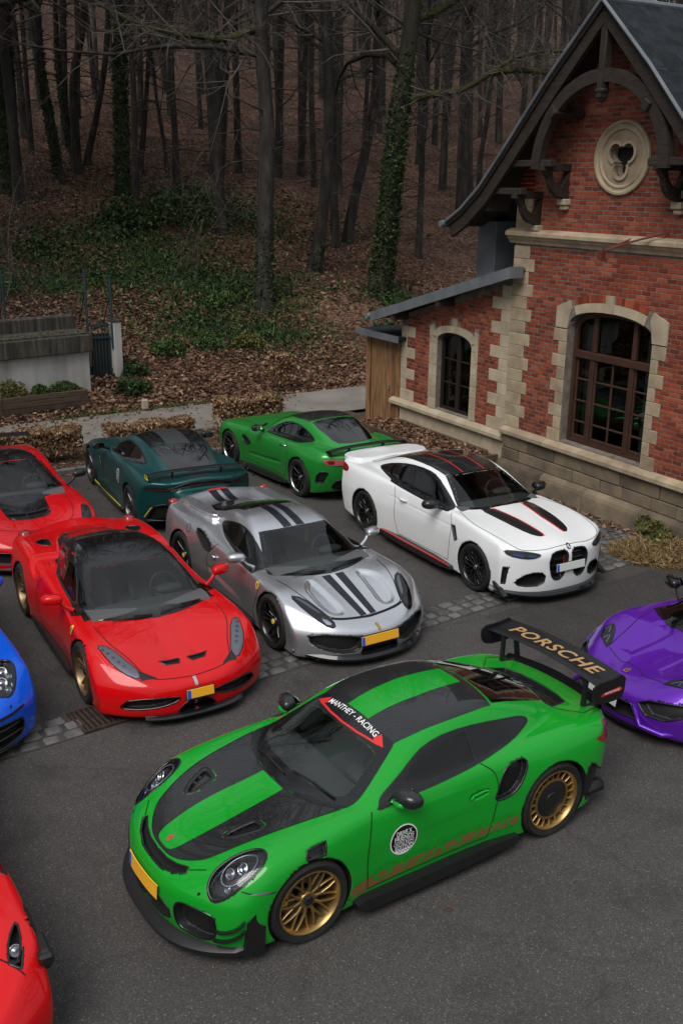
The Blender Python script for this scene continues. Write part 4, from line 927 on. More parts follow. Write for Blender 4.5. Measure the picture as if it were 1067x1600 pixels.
wf = mkwindow(annex, afo, afi, FRAMED, .19); mb = MB(); fbar(mb, -2.69, -2.59, .93, 2.50, .18, .08); mb.build('mullion', FRAMED, wf)
for s0, s1 in ((-3.18, -2.69), (-2.59, -2.10)):
    mb = MB()
    for zz in (1.47, 1.96): fbar(mb, s0, s1, zz-.014, zz+.014, .19, .04)
    mb.build('glazing_bars', FRAMED, wf); mb = MB(); mb.add([(s0, .2, .93), (s1, .202, .93), (s1, .2, 2.48), (s0, .202, 2.48)], [(0, 1, 2, 3)]); mb.build('pane', WGLASS, wf, recalc=False)
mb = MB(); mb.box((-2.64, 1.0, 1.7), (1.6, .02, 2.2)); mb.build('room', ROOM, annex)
ar = empty('roof', (0, 0, 0), 0, annex); sl = (3.93-2.62)/4.72; an = math.atan(sl)
mb = MB(); mb.grid([[(-5.28, -.36, 2.66), (-.53, -.36, 3.98)], [(-5.28, 5.4, 2.66), (-.53, 5.4, 3.98)]]); mb.grid([[(-5.28, -.34, 2.60), (-.53, -.34, 3.92)], [(-5.28, 5.4, 2.60), (-.53, 5.4, 3.92)]]); mb.build('roof_sheet', WOOD, ar, recalc=False)
mb = MB(); mb.grid([[(-5.26, y, z) for y, z in ((-.30, 2.50), (-.375, 2.50), (-.38, 2.70), (-.20, 2.705))], [(-.53, y, z+1.31) for y, z in ((-.30, 2.50), (-.375, 2.50), (-.38, 2.70), (-.20, 2.705))], [(-.50, y+(.3 if y < -.25 else .2), z+1.31) for y, z in ((-.30, 2.50), (-.375, 2.50), (-.38, 2.70), (-.20, 2.705))]]); mb.build('fascia', ZINC, ar, auto=30)
mb = MB(); mb.tube([(-5.36, -.42, 2.60), (-5.36, 5.4, 2.60)], .07, 10); mb.build('gutter', ZINC, ar, auto=60)
for s in (-4.4, -2.75): mb = MB(); mb.box((s, -.16, annex_top(s)+.0), (.12, .40, .14)); mb.build('rafter_end', WOOD, ar)
tag(annex, kind=None)
du = MB(); du.box((-1.93, .40, 4.2), (.56, .5, 1.1), bev=.01); o = du.build('zinc_duct', ZINC, None, loc=H0, rot=(0, 0, R(-60))); tag(o, 'grey zinc shaft rising from the annex roof to the eaves', 'duct')
lb = MB(); 
for P in ([(2.08, -.10, 4.62), (2.02, -.42, 4.50), (1.98, -.55, 4.44)], [(2.75, -.02, 4.75), (2.35, -.35, 4.60), (1.98, -.55, 4.44)], [(1.98, -.58, 4.50), (1.96, -.60, 4.33)]): lb.tube(P, .018, 6)
lb.box((1.97, -.60, 4.38), (.10, .08, .14)); o = lb.build('iron_bracket', mat('red_oxide', (.11, .02, .014), .7), None, loc=H0, rot=(0, 0, R(-60)), auto=60); tag(o, 'small red iron bracket fixed to the stone cornice of the house', 'bracket')
# ---- shed, planter, cobbles at the house
def hl(s, t, z=0): a = R(-60); return (H0[0]+s*math.cos(a)-(-t)*math.sin(a), H0[1]+s*math.sin(a)+(-t)*math.cos(a), z)
SHED = noise_mat('shed_boards', [(.25, (.07, .035, .016)), (.5, (.20, .105, .045)), (.8, (.36, .20, .09))], 3, 8, rough=.75, bump=.3, rand=.3, stretch=(7, 7, .7))
sh = empty('wooden_shed', H0, R(-60)); tag(sh, 'small wooden board shed with flat roof at the end of the annex', 'shed'); r6 = random.Random(2)
for i, (s0, s1) in enumerate(((-5.98, -5.80), (-5.80, -5.58), (-5.58, -5.36), (-5.36, -5.14), (-5.14, -4.92), (-4.92, -4.74), (-4.74, -4.60))):
    mb = MB(); mb.box((0, 0, 0), (s1-s0-.008, .03, 1.95), bev=.005); mb.build('board', SHED, sh, loc=((s0+s1)/2, .02+r6.uniform(-.004, .004)-(.03 if i == 0 else 0), 1.12))
for k in range(5): mb = MB(); mb.box((0, 0, 0), (.03, .34, 1.95), bev=.005); mb.build('board', SHED, sh, loc=(-5.99, .22+.35*k, 1.12))
mb = MB(); mb.box((-5.25, .9, 2.20), (1.75, 2.2, .08), bev=.01); mb.build('roof', SLATE, sh); mb = MB(); mb.box((-5.25, -.21, 2.19), (1.78, .03, .14)); mb.build('roof_edge', ZINC, sh)
mb = MB(); mb.box((-5.3, .9, 1.1), (1.30, 1.7, 2.05)); mb.build('shed_core', mat('shed_inside', (.02, .015, .01), .9), sh); mb = MB(); mb.box((-4.98, -.02, 1.05), (.03, .05, .12), bev=.01); mb.build('door_handle', ZINC, sh)
mb = MB()
for zz in (.55, .70): mb.tube([(-5.2, -.10, zz-.25), (-4.55, -.12, zz-.28)], .03, 5)
pw = empty('raised_planter', H0, R(-60)); tag(pw, 'low timber planter full of dead leaves along the annex wall', 'planter')
PLK = noise_mat('planter_planks', [(.3, (.045, .030, .020)), (.7, (.115, .078, .050))], 4, 8, rough=.85, bump=.35, rand=.25, stretch=(.8, 8, 8))
for z0 in (.07, .21, .35):
    for s0, s1 in ((-4.9, -3.0), (-3.0, -1.02)): mb = MB(); mb.box((0, 0, 0), (s1-s0-.006, .045, .135), bev=.008); mb.build('plank', PLK, pw, loc=((s0+s1)/2, -.95+r6.uniform(-.006, .006), z0))
    mb = MB(); mb.box((0, 0, 0), (.045, .90, .135), bev=.008); mb.build('plank', PLK, pw, loc=(-1.02+.024, -.47, z0))
mb = MB(); mb.box((-1.02, -.95, .25), (.09, .09, .52), bev=.01); mb.build('corner_post', PLK, pw); mb = MB(); mb.box((-2.95, -.47, .17), (3.85, .90, .34)); mb.build('soil', SOIL, pw)
mb = MB(); mb.box((-2.9, -.03, .40), (3.2, .05, .05), bev=.01); mb.build('back_rail', PLK, pw)
cb = empty('cobbles', H0, R(-60)); tag(cb, kind='structure'); mb = MB(); mb.box((2.1, -.80, .002), (3.0, 1.2, .006)); mb.build('joint_bed', JOINT, cb); n_ = 0
for i in range(21):
    for j in range(8):
        s = .68+.145*i+r6.uniform(-.01, .01); t_ = .24+.145*j+(.07 if i % 2 else 0)
        if s > 3.55: continue
        link('cobble', r6.choice(cob), cb, (s, -t_, r6.uniform(-.010, .002)), (r6.uniform(-.06, .06), r6.uniform(-.06, .06), r6.uniform(-.2, .2)))
# ================================================================ bare wood on the slope
BARK = noise_mat('bark', [(.3, (.011, .009, .008)), (.55, (.032, .0275, .0235)), (.8, (.075, .067, .058))], 5, 8, rough=.9, bump=.9, bscale=18, stretch=(1, 1, .25), bdist=.04)
BARKG = noise_mat('bark_mossy', [(.3, (.011, .011, .006)), (.55, (.026, .025, .014)), (.8, (.05, .045, .03))], 3, 8, rough=.9, bump=.9, bscale=18, stretch=(1, 1, .3), bdist=.04)
TWIG = noise_mat('twigs', [(.3, (.05, .043, .038)), (.7, (.14, .125, .11))], 3, rough=.85)
MOSS = noise_mat('moss', [(.3, (.016, .019, .005)), (.7, (.055, .060, .014))], 6, rough=.95, bump=.6, bscale=40)
def leaf_mat(name, stops, tr=.25):
    m = mat(name, (.05, .05, .02), .75, spec=.25); t = m.node_tree; b = t.nodes['Principled BSDF']
    a = nd(t, 'ShaderNodeAttribute', attribute_name='tone'); r = ramp(t, a.outputs['Fac'], stops); t.links.new(r.outputs[0], b.inputs['Base Color']); return m
LEAFB = leaf_mat('dead_leaves', [(0, (.045, .022, .013)), (.4, (.12, .060, .036)), (.75, (.21, .115, .07)), (1, (.34, .235, .16))])
HEDGE = leaf_mat('beech_leaves', [(0, (.07, .036, .018)), (.4, (.19, .105, .056)), (.8, (.31, .195, .11)), (1, (.44, .31, .20))])
IVY = leaf_mat('ivy_leaves', [(0, (.009, .018, .006)), (.5, (.021, .042, .012)), (.85, (.042, .075, .020)), (1, (.08, .115, .04))])
GREEN = leaf_mat('bush_leaves', [(0, (.012, .028, .008)), (.5, (.032, .065, .017)), (.85, (.07, .115, .03)), (1, (.12, .17, .05))])
YEL = leaf_mat('yellow_green_leaves', [(0, (.03, .04, .010)), (.5, (.085, .085, .022)), (1, (.19, .17, .06))])
STRAW = leaf_mat('straw', [(0, (.06, .035, .012)), (.5, (.20, .13, .055)), (1, (.38, .28, .14))])
def leaves(name, P, size, m, parent=None, flat=.5, rng=RNG, kind='stuff', long=1.5, loc=None, wid=.42):
    """many small folded leaf faces at given points"""
    P = np.asarray(P, float); n = len(P); sz = rng.uniform(size[0], size[1], n)[:, None]
    d = rng.normal(size=(n, 3)); d[:, 2] *= flat; d /= np.linalg.norm(d, axis=1, keepdims=True); q = rng.normal(size=(n, 3)); q -= (q*d).sum(1, keepdims=True)*d
    if flat < .4: q[:, 2] *= .5
    q /= np.linalg.norm(q, axis=1, keepdims=True); nn = np.cross(d, q); L = d*sz*long*.5; W = q*sz*wid
    V = np.stack([P-L, P+W+nn*sz*.12, P+L, P-W+nn*sz*.12], 1).reshape(-1, 3); i = np.arange(n)[:, None]*4
    F = np.concatenate([i+np.array([[0, 1, 2]]), i+np.array([[0, 2, 3]])]); me = mesh_np(name, V, F, m)
    at = me.attributes.new('tone', 'FLOAT', 'FACE'); tn = rng.random(n).astype(np.float32); at.data.foreach_set('value', np.concatenate([tn, tn])); o = link(name, me, parent, loc)
    if kind: o['kind'] = kind
    return o
def seg_mesh(name, S, m, sides=4, parent=None, loc=None):
    """segments (p0, p1, r0, r1) -> thin prisms"""
    p0 = np.array([s[0] for s in S]); p1 = np.array([s[1] for s in S]); r0 = np.array([s[2] for s in S]); r1 = np.array([s[3] for s in S]); n = len(S)
    t = p1-p0; t /= np.maximum(np.linalg.norm(t, axis=1, keepdims=True), 1e-6); a = np.where(np.abs(t[:, 2:3]) < .9, [[0, 0, 1.]], [[1., 0, 0]]); px = np.cross(t, a); px /= np.linalg.norm(px, axis=1, keepdims=True); py = np.cross(t, px)
    V = []
    for c, r in ((p0, r0), (p1, r1)):
        for k in range(sides): g = 2*math.pi*k/sides; V.append(c+(px*math.cos(g)+py*math.sin(g))*r[:, None])
    V = np.stack(V, 1).reshape(-1, 3); i = np.arange(n)[:, None]*2*sides; F = np.concatenate([i+np.array([[k, (k+1) % sides, sides+(k+1) % sides, sides+k]]) for k in range(sides)])
    return mesh_np(name, V, F, m, True)
def grow(rng, p, d, L, r, depth, out, kids, droop=0.):
    """wandering limb with side shoots"""
    n = 5 if depth > 1 else 3; step = L/n; p = np.array(p, float); d = np.array(d, float); pts = [p.copy()]
    for i in range(n):
        d = d+rng.normal(size=3)*(.20 if depth > 1 else .26)+np.array([0, 0, .05-droop]); d /= np.linalg.norm(d); q = p+d*step; f0, f1 = 1-i/n*.75, 1-(i+1)/n*.75
        out[0 if depth > 1 else 1].append((p, q, r*f0, r*f1)); p = q; pts.append(p.copy())
        if depth > 0:
            for _ in range(kids[depth]):
                s = rng.normal(size=3); s -= d*(s@d); s /= np.linalg.norm(s); nd_ = d*.6+s*rng.uniform(.5, 1.0); nd_ /= np.linalg.norm(nd_)
                grow(rng, p-d*step*rng.random(), nd_, L*rng.uniform(.38, .6), r*f1*.5, depth-1, out, kids, droop*1.2)
    return pts
def trunk_path(L, H):
    P = [np.array([x, 0, z]) for x, z in L]; d = P[-1]-P[-2]; d = d/np.linalg.norm(d); 
    while P[-1][2] < H: d = d*.85+np.array([0, 0, .15]); P.append(P[-1]+d*2.2+RNG.normal(size=3)*np.array([.12, .12, 0]))
    return P
def make_tree(rng, path, r0, H, z0, nl, bark, kids=(0, 3, 2), spread=1., low=0):
    tr = MB(); n = len(path); R_ = [max(.03, r0*(1-(p[2]/H)**1.2*.88))*(1+.45*max(0, 1-p[2]/.8)) for p in path]
    dense = [path[0]+np.array([0, 0, -.3])]+[path[0]+np.array([0, 0, .25])]+list(path[1:]); R2 = [r0*1.5]+[r0*1.18]+R_[1:]
    P = spl(dense, 3); Rr = [float(np.interp(i/3, range(len(R2)), R2))*(1+rng.uniform(-.05, .05)) for i in range(len(P))]
    tr.tube(P, Rr, 10, cap=False); out = [[], []]
    for k in range(nl):
        z = z0+(H-z0)*(k+rng.random())/nl; i = int(np.searchsorted([p[2] for p in path], z)); i = min(max(i, 1), n-1); a, b = path[i-1], path[i]; f = (z-a[2])/max(b[2]-a[2], 1e-6); p = a+(b-a)*f; an = rng.uniform(0, 2*math.pi)
        f2 = 1-(z-z0)/(H-z0+.1); d = np.array([math.cos(an), math.sin(an), rng.uniform(.15, .8)]); d /= np.linalg.norm(d)
        grow(rng, p, d, (2.2+4.6*f2*rng.uniform(.6, 1))*spread, r0*.34*(.4+.6*f2), 2, out, kids, .0)
    for k in range(low):
        z = rng.uniform(2.2, z0); i = min(max(int(np.searchsorted([p[2] for p in path], z)), 1), n-1); p = path[i-1]+(path[i]-path[i-1])*((z-path[i-1][2])/max(path[i][2]-path[i-1][2], 1e-6)); an = rng.uniform(0, 2*math.pi)
        grow(rng, p, np.array([math.cos(an), math.sin(an)*.8, .25]), rng.uniform(1.6, 3.2), .030, 2, out, (0, 2, 1), .10)
    return tr.mesh('trunk', bark, smooth=True), seg_mesh('branch', out[0], bark, 5), seg_mesh('twig', out[1], TWIG, 3)
NEAR = [
    ('A', (-2.61, 33.52, 1.52), 0.28, [(0.0, 0.0), (0.06, 2.02), (0.16, 5.47), (0.02, 7.99), (0.08, 10.06)], 'straight grey trunk standing alone at the foot of the slope behind the teal coupe'),
    ('B', (1.20, 35.84, 1.70), 0.36, [(0.0, 0.0), (0.14, 1.34), (0.34, 3.84), (0.6, 6.43), (0.88, 8.9), (0.93, 10.37)], 'thick leaning trunk wrapped in ivy with mossy limbs reaching the house roof'),
    ('C1', (-1.06, 37.36, 2.35), 0.22, [(0.0, 0.0), (0.29, 2.1), (0.46, 5.26), (0.36, 7.66), (0.3, 9.59)], 'grey trunk with a stump at its foot, left of the forked pair'),
    ('C2', (0.11, 41.64, 3.13), 0.21, [(0.0, 0.0), (0.3, 1.94), (0.67, 3.59), (0.97, 5.43), (1.02, 7.43), (1.02, 9.58)], 'slanting grey trunk just left of the ivy-clad leaning tree'),
    ('D1', (5.58, 50.53, 4.10), 0.31, [(0.0, 0.0), (-0.08, 2.96), (-0.17, 6.54), (-0.27, 10.21)], 'smooth grey trunk close to the left eave of the brick house'),
    ('D2', (6.71, 53.47, 4.56), 0.14, [(0.0, 0.0), (-0.04, 2.01), (0.17, 3.79), (0.31, 5.83)], 'thin bent trunk between the grey trunk and the house eave'),
    ('E', (-5.54, 46.87, 5.09), 0.20, [(0.0, 0.0), (0.19, 2.25), (0.36, 4.55), (0.52, 7.02), (0.61, 8.47)], 'slim leaning trunk up the slope left of the lone straight tree'),
    ('F', (-9.24, 44.19, 4.81), 0.26, [(0.0, 0.0), (0.09, 2.62), (0.17, 5.02), (0.35, 7.33), (0.45, 8.24)], 'dark trunk completely sleeved in ivy above the evergreen thicket'),
    ('G1', (-11.40, 45.60, 5.68), 0.19, [(0.0, 0.0), (0.01, 1.79), (0.1, 3.78), (0.6, 5.71), (0.83, 7.59)], 'middle stem of the clump of three trunks at upper left'),
    ('G2', (-11.63, 46.15, 5.89), 0.15, [(0.0, 0.0), (-0.25, 1.85), (-0.43, 3.85), (-0.41, 5.56), (-0.32, 7.46)], 'left-leaning stem of the clump of three trunks at upper left'),
    ('G3', (-11.19, 46.62, 6.01), 0.14, [(0.0, 0.0), (0.44, 1.77), (0.88, 3.55), (1.13, 5.04), (1.38, 7.45)], 'right-leaning stem of the clump of three trunks at upper left'),
    ('H', (-11.81, 44.20, 5.28), 0.18, [(0.0, 0.0), (-0.21, 2.11), (-0.42, 4.03), (-0.43, 5.9), (-0.33, 7.73)], 'dark ivy-spotted trunk leaning left of the three-stemmed clump'),
    ('I', (-13.18, 41.56, 4.91), 0.30, [(0.0, 0.0), (0.16, 2.34), (0.31, 4.6), (0.46, 6.78), (0.54, 7.63)], 'broad ivy-covered trunk at the left edge of the wood'),
    ('J', (-7.24, 45.73, 5.15), 0.14, [(0.0, 0.0), (0.02, 1.86), (-0.02, 3.62), (0.0, 5.57), (0.03, 7.71)], 'upright slender trunk right of the ivy-sleeved dark tree'),
    ('K', (-7.71, 46.31, 5.46), 0.09, [(0.0, 0.0), (-0.1, 1.56), (-0.31, 3.09), (-0.41, 4.34)], 'very thin sapling leaning beside the upright slender trunk'),
    ('M', (4.01, 58.66, 6.31), 0.22, [(0.0, 0.0), (-0.0, 1.96), (-0.01, 5.15), (-0.06, 8.21)], 'grey trunk high on the slope seen right of the leaning ivy tree'),
    ('N', (-2.19, 52.40, 5.70), 0.17, [(0.0, 0.0), (0.12, 2.78), (0.24, 5.6), (0.3, 7.79)], 'narrow trunk high on the slope right of the lone straight tree'),
    ('O', (-8.79, 45.92, 5.58), 0.12, [(0.0, 0.0), (0.27, 2.19), (0.54, 4.43), (0.75, 6.84)], 'thin trunk leaning right just beside the ivy-sleeved tree')]
IVYT = {'B': (0, 8.5, 5200), 'F': (0, 10, 4200), 'I': (0, 9, 3800), 'H': (.5, 6, 1500), 'A': (.3, 3.2, 500), 'C1': (0, 1.5, 300), 'G2': (1, 6, 900)}
for nm, loc, r0, L, lab in NEAR:
    rng = np.random.default_rng(sum(map(ord, nm))*13); H = 24 if r0 > .17 else 17 if r0 > .11 else 11; path = trunk_path(L, H)
    big = nm in ('A', 'B', 'C1', 'C2', 'D1', 'E', 'F', 'I'); t0, t1, t2 = make_tree(rng, path, r0, H, 6.5 if big else 5, 24 if big else 9, BARKG if nm in 'BFI' else BARK, (0, 3, 2) if big else (0, 2, 2), 1.3 if big else 1.1, 6 if big else 3)
    t = empty('bare_tree', (loc[0], loc[1], float(hill_h(loc[0], loc[1])))); tag(t, lab, 'tree', 'trees on the wooded slope'); link('trunk', t0, t); tag(link('branches', t1, t), kind='stuff'); tag(link('twigs', t2, t), kind='stuff')
    if nm in IVYT:
        z0, z1, n = IVYT[nm]; z = rng.uniform(z0, z1, n)*rng.uniform(.5, 1, n); xs = np.interp(z, [p[2] for p in path], [p[0] for p in path]); ys = np.interp(z, [p[2] for p in path], [p[1] for p in path]); a = rng.uniform(0, 2*math.pi, n); rr_ = r0*(1.0-.04*z)+np.abs(rng.normal(0, .07 if nm in 'BFI' else .04, n)); leaves('ivy', np.stack([xs+rr_*np.cos(a), ys+rr_*np.sin(a), z], 1), (.05, .11), IVY, t, 1., rng)
    limbs = {'B': [[(.5, 0, 6.2), (1.5, -.2, 6.45), (2.5, -.3, 6.6), (3.4, -.4, 7.1), (4.3, -.5, 7.6), (5.3, -.5, 7.75), (6.6, -.4, 7.8)], [(.8, 0, 8.6), (1.9, .3, 9.1), (3.0, .3, 9.7), (4.2, .2, 9.9), (5.8, 0, 10.2)], [(3.4, -.4, 7.1), (4.2, -.6, 7.2), (5.2, -.7, 7.1), (5.9, -.8, 6.9)]], 'A': [[(-.05, 0, 8.3), (-1.0, -.2, 7.95), (-1.8, -.3, 8.0), (-2.7, -.2, 8.1), (-3.6, 0, 8.35), (-4.9, .1, 8.9)]], 'I': [[(.4, 0, 6.6), (2, .2, 7.1), (4, .3, 7.0), (5.5, .3, 7.3)]]}.get(nm, ())
    for L2 in limbs:
        P = spl(L2, 4); mb = MB(); mb.tube(P, [.13*(1-i/len(P)*.75) for i in range(len(P))], 7); o = mb.build('mossy_limb', MOSS, t, smooth=True); ot = [[], []]
        for i in range(2, len(P)-1):
            for _ in range(3): grow(rng, P[i], np.array([rng.normal()*.7+.3, rng.normal()*.5, rng.uniform(-.6, .5)]), rng.uniform(.7, 2.0), .022, 1, ot, (0, 3), .05)
        tag(link('limb_twigs', seg_mesh('limb_twigs', ot[1], TWIG, 3), o), kind='stuff')
# trees further up: a few shapes, copied
protos = []
for k in range(6):
    rng = np.random.default_rng(100+k); H = 22; path = [np.array([rng.normal()*.02*z*.4, rng.normal()*.02*z*.4, z]) for z in np.arange(0, H+.1, 2.2)]; protos.append(make_tree(rng, path, .15, H, 6, 13, BARK, (0, 2, 2), .95, 4))
rt = random.Random(21); placed = []; n_ = 0
while n_ < 165:
    y = 40+(rt.random()**1.3)*66; x = rt.uniform(-.375, .36)*y; n = x*ND[0]+y*ND[1]-N0; px = 533+1588*x/(y*.95)
    if n < 8 or any((x-a)**2+(y-b)**2 < (1.0+n*.010)**2 for a, b in placed) or (x > 4 and y < 48): continue
    if y < 54 and 150 < px < 800 and rt.random() < .55: continue
    placed.append((x, y)); n_ += 1; t = empty('bare_tree', (x, y, float(hill_h(x, y))-.1), rt.uniform(0, 6.28)); s = rt.uniform(.75, 1.35); t.scale = (s, s, s*rt.uniform(.95, 1.2)); t.rotation_euler = (rt.uniform(-.05, .05), rt.uniform(-.05, .05), t.rotation_euler[2])
    tag(t, 'bare grey trunk among the many alike far up the wooded slope', 'tree', 'bare trees far up the slope'); pr = protos[n_ % 6]
    for nm, me in zip(('trunk', 'branches', 'twigs'), pr): tag(link(nm, me, t), kind=None if nm == 'trunk' else 'stuff')
# tall trees along the left-hand rim of the yard (their branches show in the glass and paint of the cars)
wide = []
for k in range(2):
    rng = np.random.default_rng(150+k); H = 27; path = [np.array([rng.normal()*.02*z*.4, rng.normal()*.02*z*.4, z]) for z in np.arange(0, H+.1, 2.25)]; wide.append(make_tree(rng, path, .42, H, 5.5, 30, BARKG, (0, 3, 2), 1.75, 0))
for k, (x, y) in enumerate(((-15.5, 27.5), (-20, 22), (-25, 31), (-12.5, 34), (-18, 36), (-21, 14), (-28, 20), (-17.5, 7), (-25, 2), (20, 30), (26, 18))):
    t = empty('bare_tree', (x, y, float(hill_h(x, y))-.1), k*1.3); s = .95+.06*(k % 4); t.scale = (s, s, s); tag(t, 'tall broad bare tree standing outside the frame at the rim of the yard', 'tree', 'tall bare trees around the yard')
    for nm, me in zip(('trunk', 'branches', 'twigs'), wide[k % 2]): tag(link(nm, me, t), kind=None if nm == 'trunk' else 'stuff')
# the wood behind them reads as one mass of stems
rng = np.random.default_rng(44); S_ = []; K_ = []
for k in range(620):
    y = rng.uniform(95, 165); x = rng.uniform(-.42, .42)*y; z = float(hill_h(x, y)); H = rng.uniform(16, 25); r0 = rng.uniform(.07, .17); lx, ly = rng.normal(size=2)*.5
    S_ += [((x, y, z-.3), (x+lx, y+ly, z+H*.55), r0, r0*.6), ((x+lx, y+ly, z+H*.55), (x+lx*2.2, y+ly*2, z+H), r0*.6, .02)]
    for j in range(9):
        f = rng.uniform(.15, 1); p = np.array([x+lx*f*2, y+ly*f*2, z+H*f]); d = rng.normal(size=3); d[2] = abs(d[2])*.6; L = rng.uniform(1.2, 3.6)*(1.2-f*.5); q = p+d*L*.5; K_.append((p, q, .035, .02)); K_.append((q, q+(d+rng.normal(size=3)*.5)*L*.4, .02, .008))
fw_ = link('far_wood', seg_mesh('far_wood', S_+K_, BARK, 4)); tag(fw_, kind='stuff')
# saplings and brush on the near slope
for k in range(26):
    rng = np.random.default_rng(300+k); n = rng.uniform(5, 22); u = rng.uniform(-2-n*.3, 15+n*.3); x, y, _ = un(u, N0+n)
    if x > 1+.12*(y-27) and y < 33: continue
    out = [[], []]; ns = rng.integers(2, 5)
    for _ in range(ns): grow(rng, (0, 0, -.05), np.array([rng.normal()*.35, rng.normal()*.35, 1.2]), rng.uniform(1.6, 4.2), .018, 2, out, (0, 2, 1), .02)
    sp_ = tag(link('sapling', seg_mesh('sapling', out[0]+out[1], TWIG, 3), None, (x, y, float(hill_h(x, y)))), 'thin leafless sapling among the brush on the slope', 'sapling', 'leafless saplings on the slope')
# leaf litter, evergreen ground cover
def scatter(n, u0, u1, n0, n1, rng, pw=1.): u = rng.uniform(u0, u1, n); v = n0+(n1-n0)*rng.random(n)**pw; P = UD[None]*u[:, None]+ND[None]*(N0+v)[:, None]; return np.concatenate([P, (hill_h(P[:, 0], P[:, 1])+.03+rng.random(n)*.03)[:, None]], 1)
rng = np.random.default_rng(5)
leaves('fallen_leaves', np.concatenate([scatter(30000, -1, 17, .05, 9, rng, 1.1), scatter(26000, -6, 24, 6, 26, rng, 1.0)]), (.05, .12), LEAFB, None, .35, rng)
def patch(c, r, n, rng, h=.25): a = rng.uniform(0, 2*math.pi, n); q = np.abs(rng.normal(0, .55, n))*r; x = c[0]+q*np.cos(a)*1.3; y = c[1]+q*np.sin(a); return np.stack([x, y, hill_h(x, y)+rng.random(n)**2*h], 1)
gp = [((-5.4, 42.0), 4.2, 7000, .9), ((-8, 38.5), 3.2, 2200, .4), ((-3.6, 34.5), 2.5, 2200, .3), ((-5.2, 36), 2.6, 2200, .3), ((-2.4, 31.2), 2.0, 1500, .2), ((-4.4, 31), 2.2, 1800, .3), ((1.8, 35.5), 1.6, 1500, .3), ((2.6, 32), 1.6, 700, .2), ((-10.5, 36), 3.5, 3000, .4), ((-7.5, 34), 2.5, 2000, .3)]
leaves('ground_ivy', np.concatenate([patch(c, r, n, rng, h) for c, r, n, h in gp]), (.06, .13), IVY, None, .8, rng)
leaves('woodland_grass', np.concatenate([patch(c, r, n, rng, .22) for c, r, n in (((-3.8, 34.2), 3.0, 5200), ((-6.5, 36.5), 3.2, 4200), ((-2.3, 31.5), 2.2, 1800), ((-9, 33), 2.5, 1600), ((-4.5, 30), 1.8, 900))]), (.05, .10), GREEN, None, 1.2, rng, long=3.0, wid=.25)
BUSH = [((-4.9, 28.6), .55, 'rounded evergreen bush among dead leaves, left end of the row above the path'), ((-3.9, 29.4), .45, 'evergreen bush among dead leaves, middle of the row above the path'), ((-2.8, 29.9), .5, 'yellowish green bush among dead leaves above the green coupe'), ((-5.75, 27.0), .5, 'ivy bush spilling over the bank beside the gate pillar'), ((-5.35, 25.6), .45, 'low ivy clump at the foot of the gate pillar by the path'), ((1.4, 32.5), .5, 'dark bush on the slope below the ivy-clad leaning tree'), ((-10.6, 31.5), .9, 'bright green bush behind the concrete wall at the left edge'), ((-6.3, 41.5), 1.7, 'large dark evergreen thicket high in the slope left of centre'), ((-8.4, 40.6), 1.3, 'dark evergreen shrub left of the large thicket'), ((2.9, 35.5), .5, 'small shrub beside the shed roof on the slope'), ((-4.2, 33.0), .6, 'spreading green shrub on the grassy patch of the slope')]
for i, (c, r, lab) in enumerate(BUSH):
    rng = np.random.default_rng(60+i); n = int(700+900*r); d = rng.normal(size=(n, 3)); d /= np.linalg.norm(d, axis=1, keepdims=True); d[:, 2] = np.abs(d[:, 2])*.8; q = (rng.random(n)**.4)[:, None]*(1+.28*np.sin(d[:, :1]*5+i)*np.cos(d[:, 1:2]*4)); P = d*q*r; z = float(hill_h(*c))
    b_ = empty('bush', (c[0], c[1], z)); tag(b_, lab, 'bush'); leaves('foliage', P, (.05, .10) if r < 1 else (.08, .14), YEL if i == 2 else GREEN if i in (0, 1, 6, 10) else IVY, b_, 1., rng, None)
    out = [[], []]
    for _ in range(6): grow(rng, (0, 0, -.1), np.array([rng.normal()*.5, rng.normal()*.5, 1]), r*.9, .015, 1, out, (0, 2), 0)
    tag(link('stems', seg_mesh('stems', out[1], TWIG, 3), b_), kind='stuff')
for i in range(9): # fallen sticks
    rng = np.random.default_rng(500+i); n = rng.uniform(1.5, 9); x, y, _ = un(rng.uniform(3, 11), N0+n); out = [[], []]; grow(rng, (0, 0, .06), np.array([rng.normal(), rng.normal(), .1]), rng.uniform(.8, 2.4), .022, 1, out, (0, 1), .0); tag(link('fallen_branch', seg_mesh('fallen_branch', out[1], TWIG, 4), None, (x, y, float(hill_h(x, y)))), 'bare fallen branch lying on the leaf litter', 'branch', 'fallen branches on the slope')
